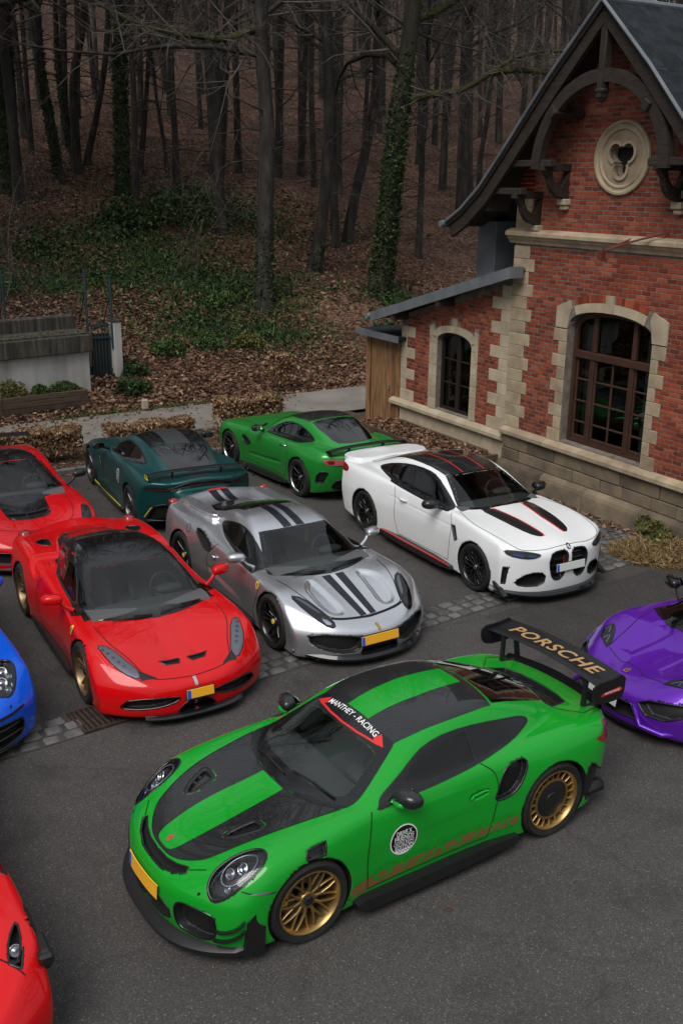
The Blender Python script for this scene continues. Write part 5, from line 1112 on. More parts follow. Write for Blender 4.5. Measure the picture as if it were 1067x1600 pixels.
# ================================================================ clipped beech hedges
def hedge(u0, u1, n0, n1, h, lab, seed):
    rng = np.random.default_rng(seed); n = int((u1-u0)*2600); u = rng.uniform(u0, u1, n); v = n0+(n1-n0)*(.5+.5*np.sign(rng.normal(size=n))*rng.random(n)**.5); z = .16+(h-.16)*rng.random(n)**.55; top = rng.random(n) < .30; z = np.where(top, h-rng.random(n)**2*.06, z); v = np.where(top, rng.uniform(n0, n1, n), v)
    z += .03*np.sin(u*7+seed)+.02*np.sin(u*17); keep = rng.random(n) < np.clip((z-.02)/.35, .12, 1); P = (UD[None]*u[:, None]+ND[None]*v[:, None])[keep]; P = np.concatenate([P, z[keep][:, None]], 1); c = un((u0+u1)/2, (n0+n1)/2)
    e = empty('beech_hedge', (c[0], c[1], .07)); tag(e, lab, 'hedge', 'clipped brown hedges along the parking bays'); leaves('foliage', P-np.array([c[0], c[1], 0]), (.05, .085), HEDGE, e, 1., rng, None)
    out = [[], []]
    for k in range(int((u1-u0)*5)): p = np.array(un(rng.uniform(u0, u1), rng.uniform(n0+.1, n1-.1)))-np.array([c[0], c[1], 0]); grow(rng, p, np.array([rng.normal()*.15, rng.normal()*.15, 1]), h*.8, .013, 1, out, (0, 2), 0)
    tag(link('stems', seg_mesh('stems', out[1], TWIG, 4), e), kind='stuff')
hedge(2.6, 6.35, 19.15, 19.75, .66, 'clipped brown beech hedge behind the red car at the left', 1); hedge(7.0, 8.85, 19.35, 19.9, .52, 'clipped brown beech hedge behind the teal coupe', 2); hedge(9.5, 11.0, 19.3, 19.9, .82, 'clipped brown beech hedge at the nose of the green coupe', 3); hedge(13.0, 13.6, 23.2, 23.7, 1.0, 'small brown hedge end beside the wooden shed', 4)
rng = np.random.default_rng(8)
def flat_leaves(name, n, u0, u1, n0, n1, z): u = rng.uniform(u0, u1, n); v = rng.uniform(n0, n1, n); P = UD[None]*u[:, None]+ND[None]*v[:, None]; return np.concatenate([P, z+rng.random(n)[:, None]*.02], 1)
leaves('hedge_leaf_litter', np.concatenate([flat_leaves('', 2200, 2, 13, 18.8, 20.4, .09), flat_leaves('', 260, 2, 13, 20.5, 22.8, .1), flat_leaves('', 260, 3, 13.5, 22.5, 23.0, .11), flat_leaves('', 60, 0, 12, 15.2, 18.6, .012), flat_leaves('', 30, -2, 12, 3, 14, .008), flat_leaves('', 400, 2, 12, 18.40, 18.62, .012)]), (.04, .08), LEAFB, None, .25, rng)
def house_pts(n, s0, s1, t0, t1, z, jit=.03): s = rng.uniform(s0, s1, n); t_ = rng.uniform(t0, t1, n); a = R(-60); return np.stack([H0[0]+s*math.cos(a)+t_*math.sin(a), H0[1]+s*math.sin(a)-t_*math.cos(a), z+rng.random(n)*jit], 1)
leaves('planter_leaves', np.concatenate([house_pts(2200, -4.85, -1.05, .05, .92, .345, .07)]), (.04, .085), LEAFB, None, .35, rng); leaves('wall_foot_leaves', np.concatenate([house_pts(420, .3, 3.4, .17, .34, .01, .03), house_pts(260, .9, 3.2, .2, 1.5, .012, .02), house_pts(160, -1, 1, .2, 1.0, .012, .02)]), (.035, .07), LEAFB, None, .25, rng)
# plant bed at the right edge: dead grass with leafy ground cover
n = 7000; a = rng.uniform(0, 2*math.pi, n); q = rng.random(n)**.6; px_, py_ = 5.15+.95*q*np.cos(a), 14.75+.62*q*np.sin(a)
leaves('dead_grass', np.stack([px_, py_, .02+.16*rng.random(n)*(1.1-q)], 1), (.07, .13), STRAW, None, .35, rng, long=3.4, wid=.11)
e = empty('leafy_ground_cover', (5.35, 15.3, 0)); tag(e, 'yellow-green leafy plant patch at the foot of the house wall by the right edge', 'plant'); n = 2600; d = rng.normal(size=(n, 3)); d /= np.linalg.norm(d, axis=1, keepdims=True); d[:, 2] = np.abs(d[:, 2]); leaves('foliage', d*np.array([.75, .62, .34])*(rng.random(n)**.35)[:, None]*(1+.3*np.sin(d[:, :1]*9)), (.05, .10), YEL, e, .9, rng, None)
# a few grass blades in joints
# ================================================================ concrete wall, gate, planter at the left
CW = noise_mat('old_concrete', [(.3, (.27, .265, .25)), (.6, (.42, .41, .39)), (.8, (.50, .49, .465))], 1.5, 9, rough=.9, bump=.2, coord='Geo', stretch=(2.2, 2.2, .5))
CD_ = noise_mat('stained_concrete', [(.3, (.018, .017, .013)), (.5, (.050, .045, .036)), (.75, (.11, .098, .08))], 2.2, 9, rough=.95, bump=.4, coord='Geo', stretch=(5, 5, .5))
B0 = np.array([-6.30, 25.19]); aw_ = math.atan2(24.44-22.94, -6.23+7.91)
cw = empty('concrete_wall', (B0[0], B0[1], 0), aw_); tag(cw, 'pale concrete wall with stained mossy cap at the left edge', 'wall')
mb = MB(); mb.box((-3.0, .16, .69), (6.0, .30, 1.38), bev=.01); mb.build('wall_panel', CW, cw); mb = MB(); mb.box((-3.0, .10, 1.58), (6.06, .50, .42), bev=.02); mb.build('wall_cap', CD_, cw); mb = MB(); mb.box((-3.0, .95, 1.98), (6.2, .30, .36), bev=.03); mb.build('upper_cap', CD_, cw); mb = MB(); mb.box((-3.0, .6, 1.68), (6.0, 1.3, .3)); mb.build('roof_slab', CD_, cw)
mb = MB(); mb.box((-.09, .85, .9), (.18, 1.5, 1.8), bev=.01); mb.build('return_wall', CW, cw)
rng = np.random.default_rng(77); n = 1500; P = np.stack([rng.uniform(-5.9, 0, n), rng.uniform(.0, .35, n), 1.79+rng.random(n)**3*.06], 1); leaves('cap_moss', P, (.03, .06), YEL, cw, .8, rng)
gp_ = empty('gate_pillar', (-5.98, 26.75, 0), aw_); mb = MB(); mb.box((0, 0, .95), (.22, .30, 1.9), bev=.012); tag(gp_, 'weathered concrete pillar right of the metal gate', 'pillar'); mb.build('pillar_shaft', CW, gp_); mb = MB(); mb.box((0, 0, 1.92), (.26, .34, .06), bev=.012); mb.build('pillar_cap', CD_, gp_)
GATE = mat('gate_petrol', (.010, .030, .040), .5); ga = empty('metal_gate', (-6.62, 26.45, 0), math.atan2(.22, .56)); tag(ga, 'petrol blue barred metal gate between the wall and the pillar', 'gate')
for k in range(7): mb = MB(); mb.box((.02+.085*k, 0, .95), (.022, .022, 1.80)); mb.build('bar', GATE, ga)
for zz in (.10, 1.50, 1.82): mb = MB(); mb.box((.28, -.012, zz), (.60, .03, .045)); mb.build('rail', GATE, ga)
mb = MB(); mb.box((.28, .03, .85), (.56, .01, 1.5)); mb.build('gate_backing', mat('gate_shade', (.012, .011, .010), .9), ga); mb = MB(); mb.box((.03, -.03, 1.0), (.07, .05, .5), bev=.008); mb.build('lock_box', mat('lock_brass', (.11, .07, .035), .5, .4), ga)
for i, (x, y, h, lab) in enumerate(((-6.64, 26.55, 3.24, 'tall petrol green fence post at the left side of the gate'), (-6.02, 26.62, 3.1, 'tall petrol green fence post above the gate pillar'), (-9.1, 27.6, 3.1, 'thin dark fence post behind the concrete wall at the far left'))):
    fp = empty('fence_post', (x, y, 0)); tag(fp, lab, 'fence post'); mb = MB(); mb.box((0, 0, h/2+.6), (.055, .055, h-1.2)); mb.build('post', GATE, fp); mb = MB(); mb.tube([(0, 0, h-.5), (-.45, .9, 1.7)], .016, 5); mb.build('stay', GATE, fp)
fw = empty('wire_fence', (-6.64, 26.55, 0)); tag(fw, 'thin wire mesh fence strung between the petrol green posts', 'fence'); S_ = []
for zz in np.arange(1.9, 3.2, .12): S_.append(((0, 0, zz), (-2.46, 1.05, zz), .003, .003))
for k in range(30): f = k/30; S_.append(((-2.46*f, 1.05*f, 1.85), (-2.46*f, 1.05*f, 3.15), .0025, .0025))
link('wire_mesh', seg_mesh('wire_mesh', S_, GATE, 3), fw)['kind'] = 'stuff'
tp = empty('timber_planter', (-6.17, 24.32, 0), math.atan2(24.32-22.94, -6.17+7.91)); tag(tp, 'long timber plank planter in front of the concrete wall', 'planter'); rq = random.Random(4)
for z0 in (.075, .215, .355, .495):
    for s0, s1 in ((-2.1, .0), (-4.4, -2.105)): mb = MB(); mb.box((0, 0, 0), (s1-s0-.006, .04, .132), bev=.008); mb.build('plank', PLK, tp, loc=((s0+s1)/2, .02+rq.uniform(-.005, .005), z0+.02))
    mb = MB(); mb.box((0, 0, 0), (.04, .72, .132), bev=.008); mb.build('plank', PLK, tp, loc=(-.02, .40, z0+.02))
mb = MB(); mb.box((-2.2, .40, .26), (4.3, .70, .52)); mb.build('soil', SOIL, tp)
for i, (s, r, h, mm_, lab) in enumerate(((-1.75, .42, .42, YEL, 'bushy yellow-green plant in the timber planter at the left edge'), (-1.05, .22, .22, GREEN, 'small grey-green herb in the middle of the timber planter'), (-.45, .38, .24, GREEN, 'low green herb at the right end of the timber planter'))):
    rng = np.random.default_rng(700+i); e = empty('planter_plant', (-6.17+s*math.cos(tp.rotation_euler[2])-.38*math.sin(tp.rotation_euler[2]), 24.32+s*math.sin(tp.rotation_euler[2])+.38*math.cos(tp.rotation_euler[2]), .53)); tag(e, lab, 'plant'); n = 700; d = rng.normal(size=(n, 3)); d /= np.linalg.norm(d, axis=1, keepdims=True); d[:, 2] = np.abs(d[:, 2]); leaves('foliage', d*np.array([r, r*.8, h])*(rng.random(n)**.4)[:, None], (.03, .06), mm_, e, 1., rng, None, 2.0)
leaves('verge_grass', np.concatenate([flat_leaves('', 2200, 2.0, 5.2, 22.9, 23.7, .10), flat_leaves('', 700, 7, 13, 22.9, 23.1, .11)]), (.03, .07), GREEN, None, 1.2, rng, long=3.0, wid=.2)
sb = MB(); sb.box((0, 0, .13), (.17, .13, .26), bev=.03); o = sb.build('marker_stone', SANDL, None, loc=un(9.2, 22.98, .1), rot=(0, 0, .4)); tag(o, 'small pale marker stone at the edge of the path below the slope', 'stone')
# ================================================================ wheels
def spoke(mb, pts, ws, th, mi=0):
    """tapered spoke through (r, angle, y) points"""
    V = []; n = len(pts)
    for (r, a, y), w in zip(pts, ws):
        c, s = math.cos(a), math.sin(a)
        for k, (q, d) in enumerate(((-.5, -th), (-.5, -th*.25), (-.28, 0), (.28, 0), (.5, -th*.25), (.5, -th))):
            V.append((r*c-q*w*s, y+d, r*s+q*w*c))
    F = []
    for i in range(n-1):
        for k in range(6): F.append((i*6+k, i*6+(k+1) % 6, (i+1)*6+(k+1) % 6, (i+1)*6+k))
    F += [(0, 1, 2, 3, 4, 5), tuple((n-1)*6+k for k in range(6))[::-1]]
    mb.add(V, F, mi)
WHEELS = {}
def wheel_meshes(key, Rt, wd, Rr, style, rim_m, cap_m, cal_m, mats, ringm=None):
    if key in WHEELS: return WHEELS[key]
    out = []; h = wd/2
    t = MB(); sw = .012
    prof = [(Rr+.004, h-.022), (Rr+.012, h-.006), (Rr+.03, h+.001), ((Rr+Rt)/2+.012, h+sw*.5), (Rt-.028, h-.002), (Rt-.010, h-.014), (Rt-.001, h-.034),
            (Rt, h-.06), (Rt-.006, h-.062), (Rt-.006, h-.07), (Rt, h-.072), (Rt, .015), (Rt-.006, .013), (Rt-.006, -.013), (Rt, -.015), (Rt, -h+.06), (Rt-.001, -h+.034), (Rt-.02, -h), (Rr, -h+.02)]
    t.lathe(prof, 56); out.append(('tyre', t.mesh('tyre', mats['tyre'], recalc=True, auto=35)))
    r = MB()
    r.lathe([(Rr+.006, h-.012), (Rr+.004, h-.004), (Rr-.006, h-.003), (Rr-.012, h-.012), (Rr-.020, h-.03), (Rr-.028, -h*.2), (Rr-.03, -h)], 56)
    yo = h-.02; TAU = 2*math.pi
    def S(a, r0, r1, y0, y1, w0, w1, th=.022, a1=None, wm=None):
        a1 = a if a1 is None else a1
        spoke(r, [(r0, a, y0), ((r0+r1)/2, (a+a1)/2, (y0*.4+y1*.6)), (r1, a1, y1)], [w0, wm or (w0+w1)/2, w1], th)
    if style == 'y10':
        for k in range(10):
            a = TAU*k/10; S(a, .05, .135, yo-.035, yo-.022, .030, .024)
            for d in (-1, 1): S(a+d*.045, .12, Rr-.012, yo-.024, yo-.014, .018, .019, a1=a+d*.235)
    elif style == 'aero':
        for k in range(20):
            a = TAU*k/20; S(a, Rr*.64, Rr-.008, yo-.018, yo-.012, .016, .016)
        r.lathe([(Rr*.62, yo-.03), (Rr*.62, yo-.012), (Rr*.665, yo-.010), (Rr*.70, yo-.014), (Rr*.70, yo-.03)], 48)
    elif style == 'd5':
        for k in range(5):
            a = TAU*k/5+.3
            for d in (-1, 1): S(a+d*.17, .055, Rr-.012, yo-.06, yo-.012, .034, .028, .03, a1=a+d*.20)
            S(a, .05, Rr*.5, yo-.06, yo-.045, .05, .02, .02)
    elif style == 'd10':
        for k in range(5):
            a = TAU*k/5+.2
            for d in (-1, 1): S(a+d*.24, .05, Rr-.010, yo-.055, yo-.010, .026, .020, .024, a1=a+d*.17)
            S(a+TAU/10, .05, Rr*.6, yo-.055, yo-.035, .03, .01, .02)
    elif style == 'mesh':
        for k in range(10):
            a = TAU*k/10; S(a, .05, .14, yo-.028, yo-.02, .024, .022, .02)
            for d in (-1, 1):
                S(a+d*.03, .12, Rr-.010, yo-.02, yo-.010, .015, .017, .018, a1=a+d*.34)
                S(a+d*.17, .17, Rr-.010, yo-.017, yo-.010, .012, .014, .016, a1=a+d*.05)
    elif style == 's10':
        for k in range(10): S(TAU*k/10, .05, Rr-.010, yo-.05, yo-.010, .032, .024, .025)
    elif style == 't10':
        for k in range(10):
            a = TAU*k/10; S(a, .05, Rr-.010, yo-.04, yo-.010, .022, .016, .022, a1=a+.12)
            S(a+.30, .09, Rr-.010, yo-.035, yo-.010, .012, .02, .02, a1=a+.16)
    r.lathe([(.012, yo-.025), (.062, yo-.027), (.072, yo-.04), (.072, yo-.08), (.01, yo-.08)], 28)
    out.append(('rim', r.mesh('rim', mats[rim_m], recalc=True, auto=40)))
    if ringm:
        g = MB(); g.lathe([(Rr+.008, h-.010), (Rr+.006, h-.001), (Rr-.009, h-.0005), (Rr-.016, h-.014)], 56)
        out.append(('rim_ring', g.mesh('rim_ring', mats[ringm], recalc=True, auto=40)))
    if style == 'aero':
        d = MB(); d.lathe([(.0, yo-.008), (.06, yo-.006), (.065, yo-.012), (Rr*.60, yo-.018), (Rr*.63, yo-.022), (Rr*.63, yo-.04)], 44)
        out.append(('aero_disc', d.mesh('aero_disc', mats['black'], recalc=True, auto=30)))
    c = MB(); c.lathe([(0, yo-.014), (.028, yo-.014), (.034, yo-.019), (.034, yo-.03)], 20) if style != 'y10' else c.lathe([(0, yo-.008), (.036, yo-.008), (.044, yo-.016), (.046, yo-.04)], 6)
    out.append(('hub_cap', c.mesh('hub_cap', mats[cap_m], recalc=True, auto=30)))
    k = MB(); k.lathe([(.08, -.02), (.19 if Rr > .26 else .18, -.02), (.19 if Rr > .26 else .18, -.045), (.08, -.045)], 40)
    out.append(('brake_disc', k.mesh('brake_disc', mats['disc'], recalc=True, auto=30)))
    q = MB(); P = []
    for a in np.linspace(-.45, .45, 7):
        P.append([(rr*math.cos(a), yy, rr*math.sin(a)) for rr, yy in ((.135, .0), (.135, .022), (.16, .03), (.20, .026), (.21, .0), (.20, -.06))])
    q.grid(P); out.append(('brake_caliper', q.mesh('brake_caliper', mats[cal_m], recalc=True, auto=40)))
    b = MB(); b.lathe([(.01, -h+.04), (Rr-.02, -h+.04), (Rr-.02, -h+.03), (.01, -h+.03)], 24)
    out.append(('back_plate', b.mesh('back_plate', mats['liner'], recalc=True)))
    WHEELS[key] = out; return out
def put_wheel(car, meshes, x, y, z, side, spin=0, steer=0, cal=0.0):
    w = empty('wheel', (x, side*y, z), (0 if side > 0 else math.pi)+steer, car.root)
    for nm, me in meshes:
        o = link(nm, me, w)
        if nm == 'brake_caliper': o.rotation_euler = (0, cal if side > 0 else math.pi-cal, 0)
        elif nm not in ('brake_disc', 'back_plate'): o.rotation_euler = (0, spin, 0)
    return w
# ---------------------------------------------------------------- shared small parts
def blob_mesh(name, m, c, r, pw=2.5, n=20, k=12, M=None, taper=0):
    """superellipsoid"""
    V = []; F = []
    sg = lambda v, e: math.copysign(abs(v)**e, v)
    for i in range(k+1):
        ph = -math.pi/2+math.pi*i/k
        for j in range(n):
            th = 2*math.pi*j/n; e = 2/pw
            x = r[0]*sg(math.cos(ph), e)*sg(math.cos(th), e); y = r[1]*sg(math.cos(ph), e)*sg(math.sin(th), e); z = r[2]*sg(math.sin(ph), e)
            x *= 1+taper*y/r[1]; z *= 1+taper*y/r[1]
            V.append((x, y, z))
    for i in range(k):
        for j in range(n): F.append((i*n+j, i*n+(j+1) % n, (i+1)*n+(j+1) % n, (i+1)*n+j))
    V = np.array(V)
    if M is not None: V = V @ np.array(M.to_3x3()).T
    V = V+np.array(c); mb = MB(); mb.add(V, F); return mb
def add_mirrors(car, x, y, z, shell_m, stalk_m='black', size=(.075, .115, .065), root_y=.8, root_z=None, root_x=None):
    for sd in (1, -1):
        hd = blob_mesh('wing_mirror', None, (x, sd*y, z), size, 2.6, 22, 14)
        # flatten the rear so that the glass sits in it
        V = np.concatenate(hd.V); V[:, 0] = np.maximum(V[:, 0], x-size[0]*.55); V[:, 0] -= (V[:, 1]*sd-y)*.25; hd.V = [V]
        o = hd.build('wing_mirror', car.mats[shell_m], car.root, smooth=True, recalc=True)
        g = MB(); g.prism(ell((0, 0), (size[1]*.82, size[2]*.78), 24, 0, 2.8), -.003, .003, 'x')
        go = g.build('mirror_glass', car.mats['mirror'], o, loc=(x-size[0]*.56, sd*y, z), rot=(0, 0, -sd*.245), auto=30)
        s = MB(); rx = root_x if root_x is not None else x+.05; rz = root_z or z-.07
        s.tube([(rx, sd*root_y, rz), ((rx+x)/2, sd*(root_y*.6+y*.4), rz*.6+z*.4-.01), (x, sd*(y-size[1]*.5), z-.02)], [.028, .022, .026], 8)
        s.build('mirror_stalk', car.mats[stalk_m], o, auto=60)
def add_wipers(car, pts, name='wiper'):
    """blades lie on the windscreen: pairs of (x, y) seen from above"""
    for L in pts:
        P, N, ok = car.b.march('top', resamp(L, .04, False), .016); mb = MB(); mb.tube([tuple(p) for p in P], .008, 5)
        k = len(P)//2; mb.tube([tuple(P[-1]+N[-1]*.0), tuple(P[k]+N[k]*.018)], .009, 5)
        mb.build(name, car.mats['black'], car.root, auto=60)
def add_plate(car, c, size, yaw, pitch, blue_left=True, m='plate_yellow', n=(1, 0, 0)):
    """number plate; c centre, yaw about z, pitch tilt"""
    mb = MB(); M = Euler((0, pitch, yaw)).to_matrix()
    mb.box((0, 0, 0), (.008, size[0], size[1]), bev=.004); o = mb.build('number_plate', car.mats[m], car.root, loc=c, rot=(0, pitch, yaw))
    b = MB(); b.box((.0055, -size[0]/2+.022, 0), (.002, .04, size[1]-.008)); b.build('plate_band', car.mats['plate_blue'], o)
    fr = MB(); fr.box((-.006, 0, 0), (.008, size[0]+.02, size[1]+.02), bev=.004); fr.build('plate_frame', car.mats['black'], o)
    return o
def add_interior(car, x_dash, z_dash, x_seat, z_seat, y_seat=.36, seat_m='seat', w=.7, wheel_y=.36, floor=(-.9, 1.0), cage=False, back=None):
    f = MB(); f.box(((floor[0]+floor[1])/2, 0, .26), (floor[1]-floor[0], 1.5, .04)); f.build('cabin_floor', car.mats['trim'], car.root)
    d = MB(); prof = soft([(x_dash+.38, z_dash-.25), (x_dash+.40, z_dash-.01), (x_dash+.2, z_dash+.01), (x_dash-.02, z_dash-.03), (x_dash-.1, z_dash-.12), (x_dash-.05, z_dash-.3)], 2)
    d.prism(prof, -w, w, 'y'); d.build('dashboard', car.mats['dash'], car.root, auto=40)
    n = blob_mesh('', None, (x_dash-.07, wheel_y, z_dash+.005), (.09, .17, .05), 2.4); n.build('instrument_hood', car.mats['trim'], car.root, smooth=True)
    c = MB(); c.box((x_dash-.45, 0, .42), (.9, .22, .26), bev=.04); c.build('centre_console', car.mats['trim'], car.root)
    s = MB(); cx, cz = x_dash-.22, z_dash-.03
    th = R(25); P = [(cx-math.sin(th)*.175*math.sin(a)*-1*-1, wheel_y+.175*math.cos(a), cz+math.cos(th)*.175*math.sin(a)) for a in np.linspace(0, 2*math.pi, 25)]
    s.tube(P, .017, 7, cap=False)
    for a in (0, math.pi, -math.pi/2): s.tube([(cx, wheel_y, cz), (cx-math.sin(th)*.16*math.sin(a), wheel_y+.16*math.cos(a), cz+math.cos(th)*.16*math.sin(a))], .014, 6)
    s.build('steering_wheel', car.mats['seat2'], car.root, auto=50)
    for sd in (1, -1):
        b = MB(); y0 = sd*y_seat
        sec = [(.0, .26, .05), (.1, .25, .05), (.3, .25, .06), (.48, .23, .06), (.58, .16, .05), (.68, .125, .045), (.76, .12, .04), (.80, .09, .03)]
        rows = []
        for t, hw, dp in sec:
            row = []
            for k in range(17):
                u = -1+2*k/16; bol = .075*max(0, abs(u)-.5)/.5*(1 if t < .5 else .3)
                row.append((x_seat-t*.36+bol+(0 if abs(u) < .98 else -.05), y0+u*hw, z_seat+t))
            rows.append(row)
        b.grid(rows); rb = [[(p[0]-.09*(1-abs(i-8)/8*.6), p[1], p[2]) for i, p in enumerate(r_)] for r_ in rows]; b.grid([r_[::-1] for r_ in rb])
        cush = blob_mesh('', None, (x_seat+.26, y0, z_seat-.02), (.30, .25, .10), 3.2); b.add(np.concatenate(cush.V), cush.F[4])
        b.build('seat', car.mats[seat_m], car.root, auto=70)
    if back is not None:
        b = MB(); b.box((back, 0, .62), (.05, 1.25, .55), bev=.02); b.build('rear_bulkhead', car.mats['trim'], car.root)
    if cage:
        g = MB()
        for sd in (1, -1):
            g.tube([(x_seat-.36, sd*.58, .45), (x_seat-.36, sd*.55, .95), (x_seat-.34, sd*.44, 1.16), (x_seat-.34, 0, 1.19)], .022, 8)
            g.tube([(x_seat-.36, sd*.5, 1.1), (x_seat-1.0, sd*.42, .72)], .02, 8)
        g.tube([(x_seat-.36, .56, .6), (x_seat-.36, -.45, 1.12)], .02, 8); g.build('roll_cage', car.mats['cage'], car.root, auto=60)
def quad_mesh(mb, pts): mb.add(pts, [tuple(range(len(pts)))])

def lamp_cluster(car, c, lamps, depth=.045, plane='top'):
    """round projector units under the lens"""
    for dx, dy, r in lamps:
        P, N, ok = car.b.march(plane, np.array([(c[0]+dx, c[1]+dy)]), -depth, upto=0)
        for sd in (1, -1):
            k = np.array([1, sd, 1]); n = Vector(N[0]*k); n = (n+Vector((.9, 0, 0))).normalized(); mb = MB()
            mb.lathe([(0, r*.25), (r*.45, r*.2), (r*.62, -.1*r), (r*.70, .0), (r*.82, .35*r), (r, .5*r), (r*1.02, .1*r), (r*.6, -.6*r)], 18, 'z')
            mb.build('headlight_lamp', [car.mats['lampsilver' if r < .045 else 'chrome']], car.root, smooth=True, loc=tuple(P[0]*k), rot=n.to_track_quat('Z', 'Y').to_euler())
# ================================================================ the green coupe with the big wing
def car_green_wing():
    P = dict(ext=(-2.45, 2.35, 1.06, 1.42),
        zc=[(2.35, .40), (2.2, .50), (2.08, .575), (1.85, .655), (1.5, .735), (1.2, .79), (.95, .84), (.6, .91), (0, .93), (-1.2, .93), (-1.6, .905), (-1.9, .875), (-2.1, .87), (-2.22, .875), (-2.4, .80)],
        zf=[(2.35, .36), (2.15, .50), (2.0, .60), (1.8, .70), (1.6, .775), (1.4, .82), (1.2, .845), (.9, .87), (.5, .89), (0, .90), (-.6, .915), (-1.1, .935), (-1.5, .93), (-1.8, .905), (-2.1, .865), (-2.25, .83), (-2.4, .76)],
        yf=[(2.2, .60), (1.6, .68), (1.2, .72), (.6, .74), (0, .74), (-.7, .74), (-1.3, .78), (-2.2, .70)],
        w=[(2.3, .86), (1.8, .90), (1.3, .925), (.9, .905), (.5, .885), (0, .885), (-.4, .895), (-.9, .935), (-1.3, .955), (-1.6, .945), (-1.8, .925), (-2.0, .88), (-2.4, .78)],
        pz=[(.05, .95), (.2, .975), (.42, 1.0), (.6, 1.0), (.72, .985), (.84, .955), (.95, .915), (1.1, .87)],
        rs=[(2.2, .16), (1.4, .2), (.8, .12), (0, .1), (-.6, .12), (-1.2, .22), (-1.9, .2), (-2.2, .14)],
        xn=[(.05, 2.10), (.2, 2.14), (.35, 2.155), (.5, 2.14), (.6, 2.07), (.75, 1.93)], nose=(.46, 2.5), rn=.14,
        xt=[(.1, -2.08), (.3, -2.16), (.5, -2.22), (.65, -2.24), (.8, -2.23), (.95, -2.16)], tail=(.5, 2.7), rt=.12,
        zb=[(2.3, .12), (1, .11), (-1.5, .13), (-2.3, .2)],
        zr=[(1.5, .35), (1.15, .72), (.98, .86), (.88, .925), (.5, 1.095), (.14, 1.232), (-.1, 1.278), (-.4, 1.297), (-.7, 1.285), (-1.0, 1.225), (-1.35, 1.105), (-1.7, .955), (-1.95, .845), (-2.3, .68)],
        zrs=.045, wg=[(1.2, .70), (.8, .74), (.4, .775), (0, .785), (-.4, .775), (-.8, .74), (-1.2, .655), (-1.6, .55), (-2.0, .45)], tum=.62, belt=.9, crown=.16, rg=.14, rb=.06,
        cw=[(1.4, .30), (.5, .30), (0, .12), (-.5, -.05), (-1.2, -.30), (-2, -.35)], fall=.6)

    car = Car('sports_car', 'bright green coupe with black bonnet, gold wheels and a tall black rear wing', 'car', (.331, 7.682, 213.7), Body(P), .0155)
    b = car.b
    # openings and vents
    b.recess('front', soft([(.42, .44), (.70, .43), (.745, .40), (.75, .27), (.70, .185), (.47, .185), (.415, .24)], 2), .07, 1.6, 2.4, part=('front_intake', 'mesh'))
    b.recess('front', soft([(-.01, .335), (.36, .345), (.36, .20), (-.01, .19)], 1), .05, 1.9, 2.4, part=('centre_intake', 'liner'))
    slot = [(2.035, 0), (2.03, .14), (2.0, .27), (1.955, .37), (1.985, .40), (2.04, .33), (2.085, .19), (2.095, 0), (2.085, -.19)]
    b.recess('top', [(2.035, -.01), (2.028, .15), (2.0, .27), (1.955, .375), (1.985, .40), (2.045, .31), (2.09, .16), (2.10, -.01)], .05, .4, .8, part=('nose_vent', 'liner'))
    vent = soft([(1.63, .30), (1.42, .33), (1.375, .35), (1.375, .47), (1.42, .49), (1.63, .385)], 1)
    b.recess('top', vent, .035, .6, .95, part=('bonnet_vent', 'black'), rim=.022)
    b.recess('side', soft([(-.545, .57), (-.59, .69), (-.66, .82), (-.78, .865), (-.90, .86), (-.89, .76), (-.80, .63), (-.70, .57)], 1), .055, .7, 1.1, part=('side_intake', 'carbonm'))
    b.recess('side', [(1.26, .725), (1.245, .785), (1.08, .805), (1.10, .715)], .03, .7, 1.1, part=('fender_vent', 'black'))
    b.recess('side', soft([(-.29, .645), (-.49, .665), (-.50, .715), (-.30, .70)], 1), .02, .7, 1.1)
    hl = ell((1.725, .70), (.215, .112), 32, R(-13), 2.2)
    b.recess('top', hl, .05, .54, .95, part=('headlight_bowl', 'lampdark'))
    b.recess('side', soft([(-1.585, .30), (-1.60, .56), (-1.66, .60), (-1.80, .46), (-2.02, .36), (-2.0, .22), (-1.66, .18)], 1), .03, .4, 1.1, part=('rear_corner_vent', 'black'))
    b.recess('top', [(-1.60, -.01), (-1.58, .2), (-1.54, .42), (-1.60, .455), (-1.82, .40), (-1.87, .25), (-1.885, -.01)], .03, .7, 1.1, part=('engine_grille', 'black'))
    b.well(1.2265, .345, .365); b.well(-1.2265, .355, .378)
    ws = soft([(1.022, 0), (1.005, .25), (.955, .49), (.84, .68), (.75, .70), (.60, .665), (.35, .57), (.205, .51), (.20, .48), (.235, .25), (.245, 0), (.235, -.25), (.20, -.48), (.205, -.51), (.35, -.57), (.60, -.665), (.75, -.70), (.84, -.68), (.955, -.49), (1.005, -.25)], 1)
    wsg = soft([(.90, 0), (.875, .3), (.80, .52), (.74, .585), (.66, .585), (.42, .50), (.345, .46), (.385, .2), (.39, 0), (.385, -.2), (.345, -.46), (.42, -.50), (.66, -.585), (.74, -.585), (.80, -.52), (.875, -.3)], 1)
    b.hole('top', wsg, .8, 1.4, .0)
    sw = soft([(.60, .865), (.52, .865), (.31, .882), (-.05, .893), (-.45, .915), (-.9, .95), (-1.10, .985), (-1.16, 1.005), (-1.13, 1.035), (-1.0, 1.075), (-.6, 1.145), (-.25, 1.168), (0, 1.14), (.15, 1.08), (.32, .99)], 1)
    swg = [(.42, .90), (.31, .905), (-.05, .915), (-.43, .935), (-.43, 1.13), (-.25, 1.14), (0, 1.11), (.15, 1.05), (.30, .965)]
    b.hole('side', swg, .3, 1.0, .0)
    M = dict(CM); M['green'] = paint('green_paint', (.006, .28, .02), .22)
    car.build_body(M, 'green')
